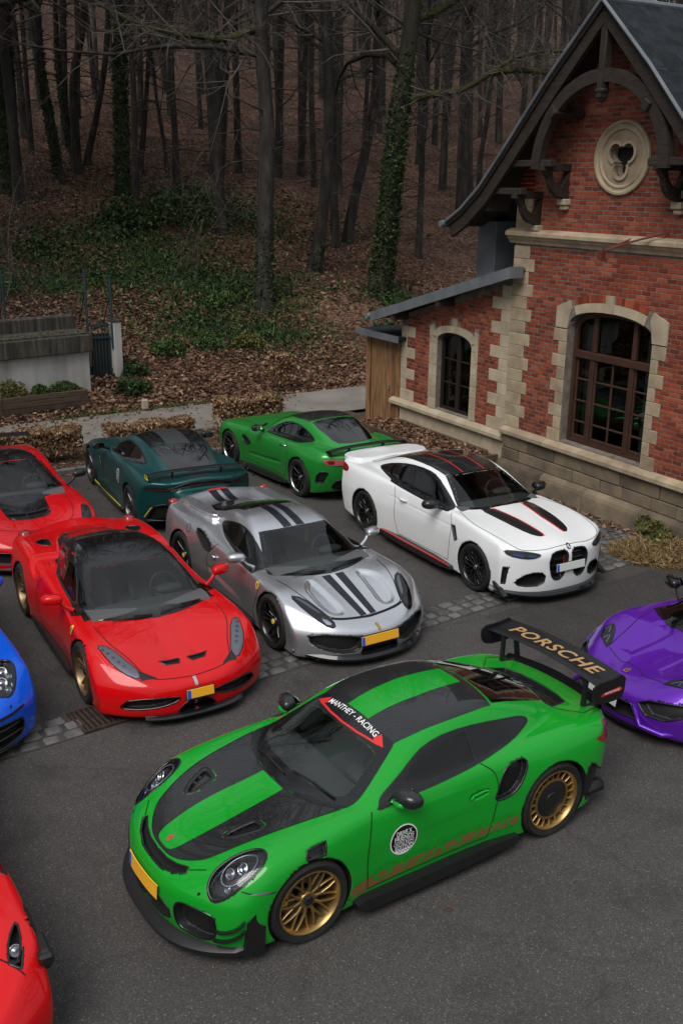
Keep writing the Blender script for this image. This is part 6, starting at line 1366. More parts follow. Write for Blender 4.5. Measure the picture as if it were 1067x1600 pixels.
    # bonnet, roof and stripes
    hood = [(2.015, 0), (2.005, .14), (1.965, .26), (1.89, .375), (1.80, .45), (1.58, .535), (1.37, .59), (1.1, .64), (.83, .685), (.95, .50), (1.01, .25), (1.025, 0)]
    hood = spl(hood[:9], 4)[:-1]+hood[8:]; hood = hood+[(x, -y) for x, y in hood[::-1] if y > 0]
    car.drape('top', hood, 'bonnet', 'carbon', .002, .03)
    st = [(1.03, .16), (1.55, .175), (1.85, .15), (1.95, .125), (1.985, .09), (1.995, .03)]; st = spl(st, 5)
    car.drape('top', st+[(x, -y) for x, y in st[::-1]], 'bonnet_stripe', 'green', .004, .035)
    rf = [(.205, .505), (.0, .535), (-.4, .545), (-.8, .515), (-.83, .3), (-.85, 0)]; rf = spl(rf[:4], 5)+rf[4:]
    car.drape('top', rf+[(x, -y) for x, y in rf[::-1] if y > 0]+[(.245, -.25), (.255, 0), (.245, .25)], 'roof', 'carbon', .002, .035, start=1.6)
    car.drape('top', [(.21, .15), (-.3, .17), (-.77, .15), (-.775, -.15), (-.3, -.17), (.21, -.15)], 'roof_stripe', 'green', .004, .04, start=1.6)
    rw = [(-.86, 0), (-.85, .3), (-.83, .49), (-1.1, .465), (-1.45, .41), (-1.565, .37), (-1.585, .2), (-1.59, 0)]
    car.drape('top', rw+[(x, -y) for x, y in rw[::-1] if y > 0], 'rear_window', 'darkglass', .003, .04, start=1.6)
    # glass
    car.drape('top', ws, 'windscreen_border', 'frit', .003, .022, hole_poly=wsg)
    car.drape('top', soft(wsg, 0), 'windscreen', 'glass', .0025, .05)
    car.drape('side', sw, 'window_border', 'frit', .0035, .022, hole_poly=swg)
    car.drape('side', swg, 'side_window', 'tint', .0035, .05)
    car.strip([('side', sw, True, True)], 'window_trim', 'windowtrim', .018, .005)
    car.strip([('side', [(-.435, .92), (-.43, 1.15)], True, False)], 'window_pillar', 'black', .02, .005)
    # lettering on the windscreen band
    car.text('MANTHEY - RACING', 'top', (.285, -.345), (0, 1), (-1, 0), .074, 'banner_text', 'white', .006, bold=.011, fill=.69)
    car.drape('top', [(.318, -.40), (.36, -.2), (.375, 0), (.36, .2), (.318, .40), (.300, .40), (.342, .2), (.357, 0), (.342, -.2), (.300, -.40)], 'banner_line', 'red', .005, .03)
    for sd in (1, -1): car.drape('top', [(.29, sd*.475), (.225, sd*.37), (.295, sd*.345), (.318, sd*.40)], 'banner_mark', 'red', .005, .03)
    # side graphics
    car.drape('side', [(1.0, .20), (.90, .30), (.70, .335), (.2, .345), (-.3, .355), (-.80, .37), (-.815, .33), (-.80, .275), (-.3, .265), (.2, .25), (.6, .235), (.8, .21)], 'side_band', 'bandgold', .003, .05)
    car.text('GT2RS MR', 'side', (.70, .27), (-1, 0), (0, 1), .20, 'side_lettering', 'green', .0045, shear=.35, sx=1.0, fill=1.42, bold=.0)
    car.text('GT2RS MR', 'side', (-.70, .27), (1, 0), (0, 1), .20, 'side_lettering', 'green', .0045, sgn=-1, shear=.35, sx=1.0, fill=1.42)
    car.drape('side', ell((.37, .555), (.132, .132), 36), 'roundel', 'white', .003, .05)
    car.drape('side', ell((.37, .555), (.122, .122), 36), 'roundel', 'printblack', .0045, .05)
    seg = [(.37+.122*math.cos(q), .555+.122*math.sin(q)) for q in np.linspace(R(222), R(318), 14)]
    car.drape('side', seg, 'roundel_foot', 'white', .006, .03)
    for sg in (1, -1):
        for tx, dz, sz, wd in (('DRIVE X', .045, .056, .145), ('FRIENDS', .002, .056, .185), ('CASTLE ROAD', -.036, .032, .195), ('EDITION', -.076, .048, .175)):
            car.text(tx, 'side', (.37+sg*wd/2, .555+dz), (-sg, 0), (0, 1), sz, 'roundel_text', 'white', .006, sgn=sg, bold=.012, fill=wd)
        car.drape('side', [(.28, .547), (.46, .547), (.46, .551), (.28, .551)], 'roundel_line', 'white', .006, .03, mirror=False, sgn=sg)
        for i in range(9):
            x0 = .37+.058-.0145*i; z0 = .450 if i % 2 else .459
            car.drape('side', [(x0, z0), (x0-.010, z0), (x0-.010, z0+.009), (x0, z0+.009)], 'roundel_check', 'printblack', .0075, .03, mirror=False, sgn=sg)
    # shut lines
    L = [('side', spl([(.70, .22), (.715, .5), (.67, .78), (.64, .865)], 6), True, False), ('side', spl([(-.46, .91), (-.56, .82), (-.585, .66), (-.55, .45), (-.50, .24)], 6), True, False),
         ('side', [(.70, .225), (-.50, .24)], True, False), ('top', hood, False, True), ('top', spl([(1.965, .40), (1.88, .52)], 3), True, False),
         ('side', ell((.9, .70), (.0, .0), 3), False, False), ('top', [(-1.585, .46), (-1.80, .66), (-2.03, .60)], True, False), ('side', [(1.53, .58), (1.68, .60), (1.76, .62)], True, False)]
    L = [l for l in L if len(set(l[1])) > 1]; L = L[:5]+[l for l in L[5:]]
    def mir(l): return [l] if l[0] == 'side' or not l[2] else [l]
    car.strip(L, 'shut_lines', 'gap', .008, .0035)
    # lamps
    car.drape('top', ell((1.725, .70), (.205, .104), 32, R(-13), 2.2), 'headlight', 'lens', -.004, .03, mirror=True, upto=0)
    car.drape('top', ell((1.725, .70), (.225, .12), 32, R(-13), 2.2), 'headlight_rim', 'gloss', .0035, .016, mirror=True, hole_poly=ell((1.725, .70), (.205, .104), 32, R(-13), 2.2), upto=0)
    lamp_cluster(car, (1.725, .70), ((.03, -.03, .042), (-.05, .012, .048), (.085, .025, .03), (-.01, .058, .024)), .04)
    for sd in (1, -1):
        P, N, ok = b.march('top', resamp(ell((1.705, .70), (.135, .082), 24, R(-13)), .03), -.012, upto=0)
        mb = MB(); mb.tube([tuple(p*np.array([1, sd, 1])) for p in P]+[tuple(P[0]*np.array([1, sd, 1]))], .006, 5, cap=False); mb.build('light_ring', M['lampsilver'], car.root, smooth=True)
    car.drape('side', spl([(1.56, .592), (1.60, .607), (1.66, .610), (1.72, .603), (1.66, .594), (1.6, .588)], 3, True), 'side_marker', 'lampsilver', .004, .03)
    car.drape('side', spl([(-1.72, .79), (-1.80, .735), (-1.90, .69), (-1.965, .70), (-1.985, .78), (-1.945, .855), (-1.89, .875), (-1.86, .83), (-1.80, .80)], 4, True), 'tail_light', 'tail', .004, .03)
    # front splitter, canards, plate
    sp = []
    for t in np.linspace(-1, 1, 33):
        y = .885*math.sin(t*math.pi/2); x = 2.215-.40*abs(y/.885)**3.0-(.13 if abs(t) > .93 else 0); sp.append((x, y))
    mb = MB(); n = len(sp); top = [(x, y, .115+.045*(abs(y)/.885)**4) for x, y in sp]; bot = [(x-.005, y, .085+.03*(abs(y)/.885)**4) for x, y in sp]; inn = [(x-.36, y*.93, .20) for x, y in sp]; inb = [(x-.36, y*.93, .085) for x, y in sp]
    up = [(x-.055, y*.97, .155+.045*(abs(y)/.885)**4) for x, y in sp]
    mb.grid([inn, up, top, bot, inb]); mb.build('front_splitter', M['black'], car.root, auto=35)
    for sd in (1, -1):
        for z0 in (.235, .315):
            P, N, ok = b.march('side', np.array([(1.93-.02*i, z0+.0016*i*i) for i in range(9)]), .0); mb = MB()
            mb.grid([[tuple(p*np.array([1, sd, 1])) for p in P], [tuple((p+n_*.035)*np.array([1, sd, 1])+np.array([0, 0, .006])) for p, n_ in zip(P, N)], [tuple((p+n_*.035)*np.array([1, sd, 1])-np.array([0, 0, .008])) for p, n_ in zip(P, N)], [tuple(p*np.array([1, sd, 1])-np.array([0, 0, .014])) for p in P]])
            mb.build('canard', M['black'], car.root, auto=40)
        mb = MB(); mb.prism([(1.62, .10), (1.60, .44), (1.66, .47), (1.75, .40), (1.78, .12)], sd*.86, sd*.905, 'y'); mb.build('arch_spat', M['black'], car.root, auto=30)
        mb = MB(); mb.prism(soft([(.82, .10), (.84, .20), (.5, .185), (-.80, .20), (-.82, .12), (-.3, .085), (.5, .085)], 1), sd*.80, sd*.955, 'y'); mb.build('side_skirt', M['black'], car.root, auto=30)
        mb = MB()
        for i in range(5): 
            x = 1.245-.036*i; P, N, ok = b.march('side', np.array([(x, .725+.002*i), (x-.01, .79+.006*i)]), -.012); mb.tube([tuple(P[0]*np.array([1, sd, 1])), tuple(P[1]*np.array([1, sd, 1]))], .009, 4)
        mb.build('vent_louvre', M['gloss'], car.root)['kind'] = 'stuff'
        P, N, ok = b.march('side', np.array([(-.29-.022*i, .678+.002*i) for i in range(10)]), .012); mb = MB(); mb.tube([tuple(p*np.array([1, sd, 1])) for p in P], [.006]+[.013]*8+[.006], 8); mb.build('door_handle', M['green'], car.root, auto=60)
        mb = MB(); mb.box((-1.80, sd*.80, .21), (.34, .14, .14), bev=.05); mb.build('rear_spat', M['black'], car.root, auto=40)
    pl = []
    P, N, ok = b.march('front', np.array([(y, .40) for y in np.linspace(-.26, .26, 11)]), .012)
    mb = MB(); mb.grid([[(p[0]+.012, p[1], .455) for p in P], [(p[0]+.02, p[1], .345) for p in P]]); mb.grid([[(p[0]+.002, p[1], .46) for p in P], [(p[0]+.012, p[1], .46) for p in P]]); o = mb.build('number_plate', M['plate_yellow'], car.root, auto=40)
    mb = MB(); mb.grid([[(p[0]+.014, p[1], .452) for p in P[:2]], [(p[0]+.022, p[1], .348) for p in P[:2]]]); mb.build('plate_band', M['plate_blue'], o)
    # crest, sensors
    car.drape('top', [(1.965, -.02), (1.96, .022), (1.915, .03), (1.89, 0), (1.915, -.03)], 'crest', 'badgegold', .006, .02)
    car.drape('top', ell((1.925, 0), (.014, .012), 8), 'crest_shield', 'red', .0075, .02)
    car.drape('front', ell((.60, .545), (.011, .011), 10), 'sensor', 'gap', .003, .02, mirror=True)
    # rear wing
    prof = soft([(-1.865, .004), (-1.91, .018), (-2.02, .024), (-2.17, .046), (-2.19, .050), (-2.17, .040), (-2.02, .011), (-1.91, .004)], 1)
    def wz(y): return 1.155+.03*math.cos(y/.74*math.pi/2)
    ys = np.linspace(-.735, .735, 25); mb = MB(); mb.grid([[(x-.04*math.cos(y/.74*math.pi/2), y, wz(y)+z) for x, z in prof+prof[:1]] for y in ys]); mb.build('rear_wing', M['carbonm'], car.root, auto=40)
    ywing = 0
    def wp(x, y): 
        i = np.array(prof[:len(prof)//2+1]); k = np.argsort(i[:, 0]); dx = -.04*math.cos(y/.74*math.pi/2)
        return wz(y)+np.interp(x-dx, i[k, 0], i[k, 1])+.003
    V2, T = text_tris('PORSCHE', .165, .25, 1.0, .022, 1.12)
    V2[:, 0] *= 1.16/(V2[:, 0].max()-V2[:, 0].min()); V2[:, 0] -= V2[:, 0].min()
    Vw = np.stack([-2.0-V2[:, 1]/(.165*.73)*.135, V2[:, 0]-.58, V2[:, 0]*0], 1); Vw[:, 2] = [wp(x, y) for x, y in Vw[:, :2]]
    fn = np.cross(Vw[T[:, 1]]-Vw[T[:, 0]], Vw[T[:, 2]]-Vw[T[:, 0]]); T[fn[:, 2] < 0] = T[fn[:, 2] < 0][:, ::-1]
    link('wing_lettering', mesh_np('wing_lettering', Vw, T, M['printgold']), car.root)
    for sd in (1, -1):
        mb = MB(); ep = soft([(-1.80, 1.215), (-1.79, 1.08), (-1.86, 1.0), (-2.14, .985), (-2.20, 1.02), (-2.21, 1.235), (-2.0, 1.205)], 1); mb.prism(ep, sd*.735, sd*.752, 'y'); o = mb.build('wing_end_plate', M['carbonm'], car.root, auto=30)
        mb = MB(); mb.prism([(-1.90, 1.075), (-1.92, 1.10), (-2.14, 1.115), (-2.17, 1.09), (-2.15, 1.075)], sd*.7521, sd*.7545, 'y'); mb.build('end_plate_mark', M['red'], o)
        V3, T3 = text_tris('MANTHEY RACING', .03, 0, 1, .01); V3[:, 0] *= .19/(V3[:, 0].max()-V3[:, 0].min()); me = mesh_np('end_plate_text', [( (-1.94-u if sd > 0 else -2.13+u), sd*.7555, 1.086+v) for u, v in V3], T3 if sd > 0 else T3, M['white']); link('end_plate_text', me, o)
        for xa, xb in ((-1.93, -1.93), (-2.08, -2.06)):
            mb = MB(); y0, y1 = sd*.53, sd*.565
            mb.prism([(xa+.0, .86), (xa+.045, .86), (xb+.028, 1.165), (xb-.0, 1.165)], y0, y1, 'y') if xa > -2 else mb.prism([(-2.10, .85), (-2.14, .88), (-2.09, 1.17), (-2.05, 1.165)], y0, y1, 'y')
            mb.build('wing_strut', M['black'], car.root, auto=30)
        mb = MB(); mb.box((-2.02, sd*.547, .872), (.27, .05, .03), bev=.01); mb.build('strut_foot', M['black'], car.root)
    dt = [(-2.10, y) for y in np.linspace(-.62, .62, 21)]
    P, N, ok = b.march('top', np.array([(-2.155+.12*abs(y/.62)**2.5, y) for _, y in dt]), 0); mb = MB()
    mb.grid([[(p[0]+.05, p[1], p[2]+.004) for p in P], [(p[0]-.03, p[1], p[2]+.045) for p in P], [(p[0]-.045, p[1], p[2]+.035) for p in P], [(p[0]-.03, p[1], p[2]-.03) for p in P]]); mb.build('tail_spoiler', M['carbonm'], car.root, auto=40)
    for k in range(7):
        y = -.36+.12*k; P, N, ok = b.march('top', np.array([(x, y) for x in np.linspace(-1.60+abs(y)*.05, -1.87+abs(y)*.08, 6)]), -.004); mb = MB(); mb.tube([tuple(p) for p in P], .011, 5); mb.build('grille_bar', M['black'], car.root, auto=60)
    for rx in (-1.67, -1.76):
        P, N, ok = b.march('top', np.array([(rx+.05*abs(y/.4)**2, y) for y in np.linspace(-.40, .40, 15)]), -.002); mb = MB(); mb.tube([tuple(p) for p in P], .012, 5); mb.build('grille_bar', M['gloss'], car.root, auto=60)
    add_mirrors(car, .355, .905, .925, 'carbon', 'green', (.085, .115, .066), .80, .86, .44)
    for sd in (1, -1): o = blob_mesh('', None, (.385, sd*.875, .885), (.075, .07, .035), 2.4, 18, 10); o.build('mirror_foot', M['green'], car.root, smooth=True)
    add_wipers(car, [[(.93, -.42), (.955, .05)], [(.90, .10), (.80, .56)]])
    add_interior(car, .50, .86, -.28, .40, seat_m='dash', cage=True, back=-.85)
    f = wheel_meshes('911f', .338, .265, .262, 'y10', 'gold', 'black', 'yellow', M); r = wheel_meshes('911r', .350, .31, .275, 'aero', 'gold', 'black', 'yellow', M)
    for sd in (1, -1):
        put_wheel(car, f, 1.2265, .775, .338, sd, .1, cal=-.3); put_wheel(car, r, -1.2265, .775, .350, sd, 0, cal=2.8)
car_green_wing()
# ================================================================ body shapes of the other cars
def shape_458():
    return dict(ext=(-2.4, 2.45, 1.06, 1.3),
        zc=[(2.5, .36), (2.3, .43), (2.1, .505), (1.8, .575), (1.5, .63), (1.2, .69), (.95, .75), (.6, .80), (-.6, .84), (-1.2, .86), (-1.8, .86), (-2.1, .87), (-2.3, .84)],
        zf=[(2.5, .30), (2.3, .40), (2.1, .51), (1.8, .63), (1.55, .71), (1.325, .745), (1.1, .755), (.8, .765), (.4, .775), (0, .80), (-.5, .85), (-.95, .905), (-1.35, .925), (-1.8, .90), (-2.1, .86), (-2.3, .80)],
        yf=[(2.3, .62), (1.8, .72), (1.3, .76), (.6, .76), (0, .74), (-.6, .76), (-1.3, .80), (-2.2, .76)],
        w=[(2.4, .90), (1.8, .95), (1.35, .97), (1.0, .955), (.6, .925), (.2, .91), (-.2, .92), (-.7, .955), (-1.2, .985), (-1.6, .98), (-2.0, .94), (-2.4, .86)],
        pz=[(.05, .96), (.2, .975), (.4, 1.0), (.55, .995), (.68, .975), (.8, .94), (.95, .88), (1.1, .8)],
        rs=[(2.3, .05), (1.4, .09), (.8, .06), (0, .06), (-.6, .10), (-1.2, .16), (-2.2, .12)],
        xn=[(.05, 2.24), (.15, 2.30), (.3, 2.31), (.42, 2.28), (.52, 2.20), (.7, 2.0)], nose=(.50, 2.4), rn=.045,
        xt=[(.1, -2.06), (.3, -2.14), (.6, -2.2), (.8, -2.22), (.95, -2.2)], tail=(.30, 2.8), rt=.10,
        zb=[(2.3, .11), (1, .10), (-1.5, .12), (-2.3, .2)],
        zr=[(1.6, .45), (1.2, .66), (.95, .79), (.6, .955), (.2, 1.115), (.0, 1.165), (-.25, 1.20), (-.55, 1.185), (-.9, 1.12), (-1.4, .99), (-1.9, .88), (-2.3, .78)],
        zrs=.05, wg=[(1.3, .66), (.9, .70), (.4, .735), (0, .735), (-.4, .70), (-.8, .62), (-1.2, .53), (-1.8, .42)], tum=.55, belt=.80, crown=.14, rg=.14, rb=.05,
        cw=[(1.4, .28), (.5, .26), (0, .10), (-.5, -.05), (-1.2, -.25), (-2, -.3)], fall=.5)
def shape_m4():
    return dict(ext=(-2.65, 2.5, 1.06, 1.5),
        zc=[(2.5, .74), (2.3, .79), (2.1, .845), (1.8, .895), (1.4, .945), (1.1, .98), (.85, 1.0), (.4, 1.0), (-1.5, 1.03), (-1.9, 1.045), (-2.2, 1.055), (-2.45, 1.085), (-2.6, 1.07)],
        zf=[(2.5, .66), (2.25, .74), (2.0, .83), (1.7, .89), (1.43, .925), (1.1, .945), (.7, .955), (.2, .96), (-.4, .975), (-1.0, 1.0), (-1.4, 1.015), (-1.9, 1.01), (-2.3, 1.0), (-2.6, .98)],
        yf=[(2.3, .64), (1.8, .70), (1.3, .74), (.6, .76), (0, .76), (-.8, .76), (-1.4, .78), (-2.4, .72)],
        w=[(2.5, .86), (2.0, .91), (1.45, .945), (1.0, .925), (.6, .905), (.1, .905), (-.5, .91), (-1.0, .94), (-1.45, .965), (-1.9, .95), (-2.2, .915), (-2.6, .86)],
        pz=[(.05, .955), (.2, .97), (.4, .99), (.62, 1.0), (.75, .985), (.9, .955), (1.0, .92), (1.2, .86)],
        rs=[(2.4, .05), (1.6, .09), (1.0, .07), (0, .05), (-.8, .07), (-1.5, .12), (-2.5, .07)],
        xn=[(.05, 2.24), (.15, 2.30), (.4, 2.335), (.65, 2.34), (.78, 2.29), (.9, 2.16)], nose=(.46, 2.6), rn=.035,
        xt=[(.1, -2.36), (.3, -2.44), (.6, -2.5), (.9, -2.5), (1.05, -2.52), (1.2, -2.5)], tail=(.36, 2.8), rt=.08,
        zb=[(2.3, .14), (1, .13), (-1.5, .15), (-2.5, .24)],
        zr=[(1.6, .62), (1.15, .86), (.9, .985), (.55, 1.15), (.2, 1.295), (.0, 1.345), (-.35, 1.392), (-.75, 1.38), (-1.1, 1.32), (-1.5, 1.20), (-1.85, 1.075), (-2.3, .90)],
        zrs=.045, wg=[(1.3, .70), (.9, .73), (.4, .76), (0, .77), (-.5, .765), (-1.0, .735), (-1.4, .68), (-1.9, .60)], tum=.50, belt=.97, crown=.10, rg=.12, rb=.05,
        cw=[(1.4, .22), (.5, .22), (0, .1), (-.5, -.04), (-1.2, -.2), (-2, -.25)], fall=.4)
def shape_vantage():
    return dict(ext=(-2.45, 2.4, 1.06, 1.4),
        zc=[(2.4, .50), (2.2, .58), (1.9, .70), (1.5, .79), (1.1, .85), (.7, .895), (.3, .93), (-1.2, .95), (-1.6, .955), (-1.9, .945), (-2.1, .95), (-2.22, .965), (-2.4, .94)],
        zf=[(2.4, .46), (2.1, .62), (1.8, .74), (1.5, .81), (1.35, .83), (1.0, .85), (.6, .865), (.1, .88), (-.4, .905), (-.9, .945), (-1.35, .965), (-1.8, .94), (-2.1, .91), (-2.3, .88)],
        yf=[(2.2, .60), (1.7, .70), (1.3, .74), (.6, .75), (0, .74), (-.6, .74), (-1.35, .78), (-2.2, .70)],
        w=[(2.4, .84), (1.8, .90), (1.35, .945), (.9, .92), (.4, .90), (-.1, .90), (-.6, .92), (-1.0, .96), (-1.4, .975), (-1.8, .955), (-2.1, .92), (-2.4, .86)],
        pz=[(.05, .94), (.2, .965), (.42, .985), (.6, 1.0), (.74, .985), (.88, .945), (1.0, .90), (1.2, .84)],
        rs=[(2.2, .14), (1.4, .18), (.8, .12), (0, .10), (-.6, .14), (-1.3, .2), (-2.2, .12)],
        xn=[(.1, 2.14), (.3, 2.2), (.5, 2.2), (.65, 2.12), (.8, 1.95)], nose=(.55, 2.5), rn=.12,
        xt=[(.1, -2.05), (.3, -2.14), (.55, -2.22), (.75, -2.26), (.92, -2.30), (1.1, -2.28)], tail=(.40, 2.6), rt=.07,
        zb=[(2.3, .13), (1, .12), (-1.5, .14), (-2.2, .26)],
        zr=[(1.3, .55), (.95, .76), (.65, .92), (.3, 1.08), (-.05, 1.215), (-.3, 1.26), (-.6, 1.272), (-.95, 1.24), (-1.3, 1.15), (-1.65, 1.02), (-1.9, .93), (-2.3, .78)],
        zrs=.05, wg=[(.9, .70), (.5, .73), (0, .76), (-.5, .755), (-.9, .71), (-1.3, .63), (-1.7, .53), (-2, .45)], tum=.55, belt=.91, crown=.13, rg=.13, rb=.07,
        cw=[(1.2, .26), (.3, .24), (-.2, .10), (-.7, -.05), (-1.3, -.22), (-2, -.28)], fall=.5)
def shape_amg():
    return dict(ext=(-2.45, 2.45, 1.08, 1.42),
        zc=[(2.5, .56), (2.25, .66), (1.9, .77), (1.5, .85), (1.1, .90), (.7, .93), (.4, .945), (-1.2, .95), (-1.7, .93), (-2.0, .90), (-2.2, .885), (-2.4, .86)],
        zf=[(2.5, .52), (2.2, .66), (1.9, .77), (1.6, .835), (1.315, .86), (.9, .87), (.4, .875), (-.2, .885), (-.7, .915), (-1.1, .955), (-1.4, .96), (-1.8, .93), (-2.1, .885), (-2.4, .83)],
        yf=[(2.2, .62), (1.7, .70), (1.3, .75), (.6, .76), (0, .74), (-.6, .75), (-1.3, .80), (-2.2, .70)],
        w=[(2.4, .84), (1.8, .92), (1.35, .965), (.9, .94), (.4, .915), (-.2, .915), (-.7, .94), (-1.05, .985), (-1.4, 1.0), (-1.8, .97), (-2.1, .92), (-2.4, .84)],
        pz=[(.05, .94), (.2, .965), (.42, .985), (.6, 1.0), (.74, .985), (.88, .94), (1.0, .89), (1.2, .83)],
        rs=[(2.2, .14), (1.4, .18), (.8, .12), (0, .12), (-.6, .16), (-1.3, .22), (-2.2, .16)],
        xn=[(.1, 2.18), (.3, 2.25), (.55, 2.27), (.7, 2.2), (.85, 2.0)], nose=(.52, 2.5), rn=.12,
        xt=[(.1, -2.04), (.3, -2.14), (.55, -2.22), (.75, -2.24), (.88, -2.22), (1.0, -2.15)], tail=(.42, 2.6), rt=.12,
        zb=[(2.3, .13), (1, .12), (-1.5, .14), (-2.2, .24)],
        zr=[(1.1, .60), (.75, .80), (.45, .945), (.15, 1.09), (-.2, 1.225), (-.45, 1.27), (-.7, 1.284), (-1.0, 1.255), (-1.35, 1.155), (-1.7, 1.01), (-1.95, .905), (-2.3, .75)],
        zrs=.05, wg=[(.7, .70), (.3, .73), (-.2, .755), (-.6, .75), (-1.0, .70), (-1.4, .61), (-1.8, .50), (-2.1, .42)], tum=.58, belt=.91, crown=.15, rg=.15, rb=.08,
        cw=[(1.2, .26), (.3, .24), (-.2, .10), (-.7, -.05), (-1.3, -.25), (-2, -.32)], fall=.6)
def shape_huracan():
    P = shape_458(); P.update(
        zc=[(2.5, .34), (2.3, .42), (2.1, .485), (1.8, .555), (1.5, .62), (1.2, .685), (.95, .75), (.6, .80), (-.6, .84), (-1.2, .86), (-1.8, .86), (-2.1, .87), (-2.3, .84)],
        zf=[(2.5, .28), (2.3, .38), (2.1, .47), (1.8, .59), (1.55, .675), (1.31, .72), (1.1, .73), (.8, .74), (.4, .755), (0, .78), (-.5, .83), (-.95, .88), (-1.35, .90), (-1.8, .88), (-2.1, .84), (-2.3, .78)],
        xn=[(.05, 2.18), (.15, 2.25), (.3, 2.25), (.42, 2.22), (.50, 2.14), (.7, 1.9)], nose=(.42, 2.2), cw=[(1.4, .12), (.5, .14), (0, .10), (-.5, -.05), (-2, -.25)],
        zr=[(1.7, .45), (1.35, .66), (1.12, .79), (.75, .94), (.35, 1.07), (.0, 1.14), (-.25, 1.165), (-.55, 1.15), (-.9, 1.09), (-1.4, .97), (-1.9, .87), (-2.3, .77)], wg=[(1.3, .74), (.9, .755), (.4, .755), (0, .745), (-.4, .70), (-.8, .62), (-1.2, .53), (-1.8, .42)])
    return P
def mirx(poly):
    """complete a half outline (y >= 0 side, front to back) to both sides"""
    return list(poly)+[(x, -y) for x, y in poly[::-1] if y > 1e-6]
def soft_edge(b, *a, **k): b.recess(*a, **k)
def new_mats(**kw): M = dict(CM); M.update(kw); return M
def shield(car, x, z, m='badge'):
    o = car.drape('side', soft([(x+.035, z+.05), (x-.035, z+.05), (x-.04, z-.01), (x, z-.065), (x+.04, z-.01)], 1), 'shield_badge', m, .004, .03)
    car.drape('side', [(x+.02, z-.03), (x+.004, z-.005), (x+.016, z+.012), (x+.006, z+.036), (x-.006, z+.03), (x-.012, z+.005), (x-.02, z-.02), (x-.008, z-.012), (x-.004, z-.035), (x+.006, z-.02)], 'badge_horse', 'printblack', .0055, .03)
def horse_badge(car, c, s, m='silver'):
    """small prancing figure on the nose"""
    P, N, ok = car.b.march('front', np.array([(c[0]+a*s, c[1]+b_*s) for a, b_ in ((.3, -.9), (.05, -.2), (.3, .1), (.2, .8), (-.1, 1), (-.3, .4), (-.5, -.3), (-.2, -.1), (-.15, -.8), (.05, -.5))]), .006)
    mb = MB(); mb.add(P, [tuple(range(len(P)))]); mb.build('nose_badge', car.mats[m], car.root)
def wheels4(car, key, xf, xr, zf, zr, yf, yr, style, rim, cap, cal, M, Rf=.254, Rr=.254, wf=.25, wr=.31, ringm=None):
    f = wheel_meshes(key+'f', zf, wf, Rf, style, rim, cap, cal, M, ringm); r = wheel_meshes(key+'r', zr, wr, Rr, style, rim, cap, cal, M, ringm)
    for sd in (1, -1):
        put_wheel(car, f, xf, yf-wf/2-.005, zf, sd, .2+.3*(sd > 0), cal=-.3); put_wheel(car, r, xr, yr-wr/2-.005, zr, sd, .55, cal=2.8)
def screen(car, ws, wsg, sw=None, swg=None, holes=True, sgm='tint', wm='glass'):
    car.drape('top', ws, 'windscreen_border', 'frit', .0035, .022, hole_poly=wsg)
    car.drape('top', wsg, 'windscreen', wm if holes else 'darkglass', .0025, .06)
    if sw:
        car.drape('side', sw, 'side_window', sgm if not swg else 'frit', .0045, .022, hole_poly=swg)
        if swg: car.drape('side', swg, 'side_window', sgm, .0035, .06)
        car.strip([('side', sw, True, True)], 'window_trim', 'windowtrim', .02, .005)
def lip(car, w, x0, drop, z0, z1, m, depth=.3, name='front_splitter', pw=3.0, tipz=0.0):
    ys = [w*math.sin(t*math.pi/2) for t in np.linspace(-1, 1, 29)]; px = lambda y: x0-drop*abs(y/w)**pw; pz = lambda y: tipz*abs(y/w)**4
    mb = MB(); mb.grid([[(px(y)-depth, y*.94, z1+.03) for y in ys], [(px(y)-.03, y*.985, z1+pz(y)) for y in ys], [(px(y), y, (z0+z1)/2+pz(y)) for y in ys], [(px(y)-.01, y, z0+pz(y)) for y in ys], [(px(y)-depth, y*.94, z0) for y in ys]])
    mb.build(name, car.mats[m], car.root, auto=35)
def skirts(car, x0, x1, y0, y1, z0, z1, m='carbon', line=None):
    for sd in (1, -1):
        mb = MB(); mb.prism(soft([(x0, z0), (x0-.02, z1), (x1+.05, z1+.02), (x1, z0+.02), ((x0+x1)/2, z0-.01)], 1), sd*y0, sd*y1, 'y'); o = mb.build('side_skirt', car.mats[m], car.root, auto=30)
        if line:
            l = MB(); l.tube([(x0-.03, sd*(y1+.004), z1-.006), (x1+.06, sd*(y1+.004), z1+.012)], .007, 5); l.build('skirt_line', car.mats[line], o)
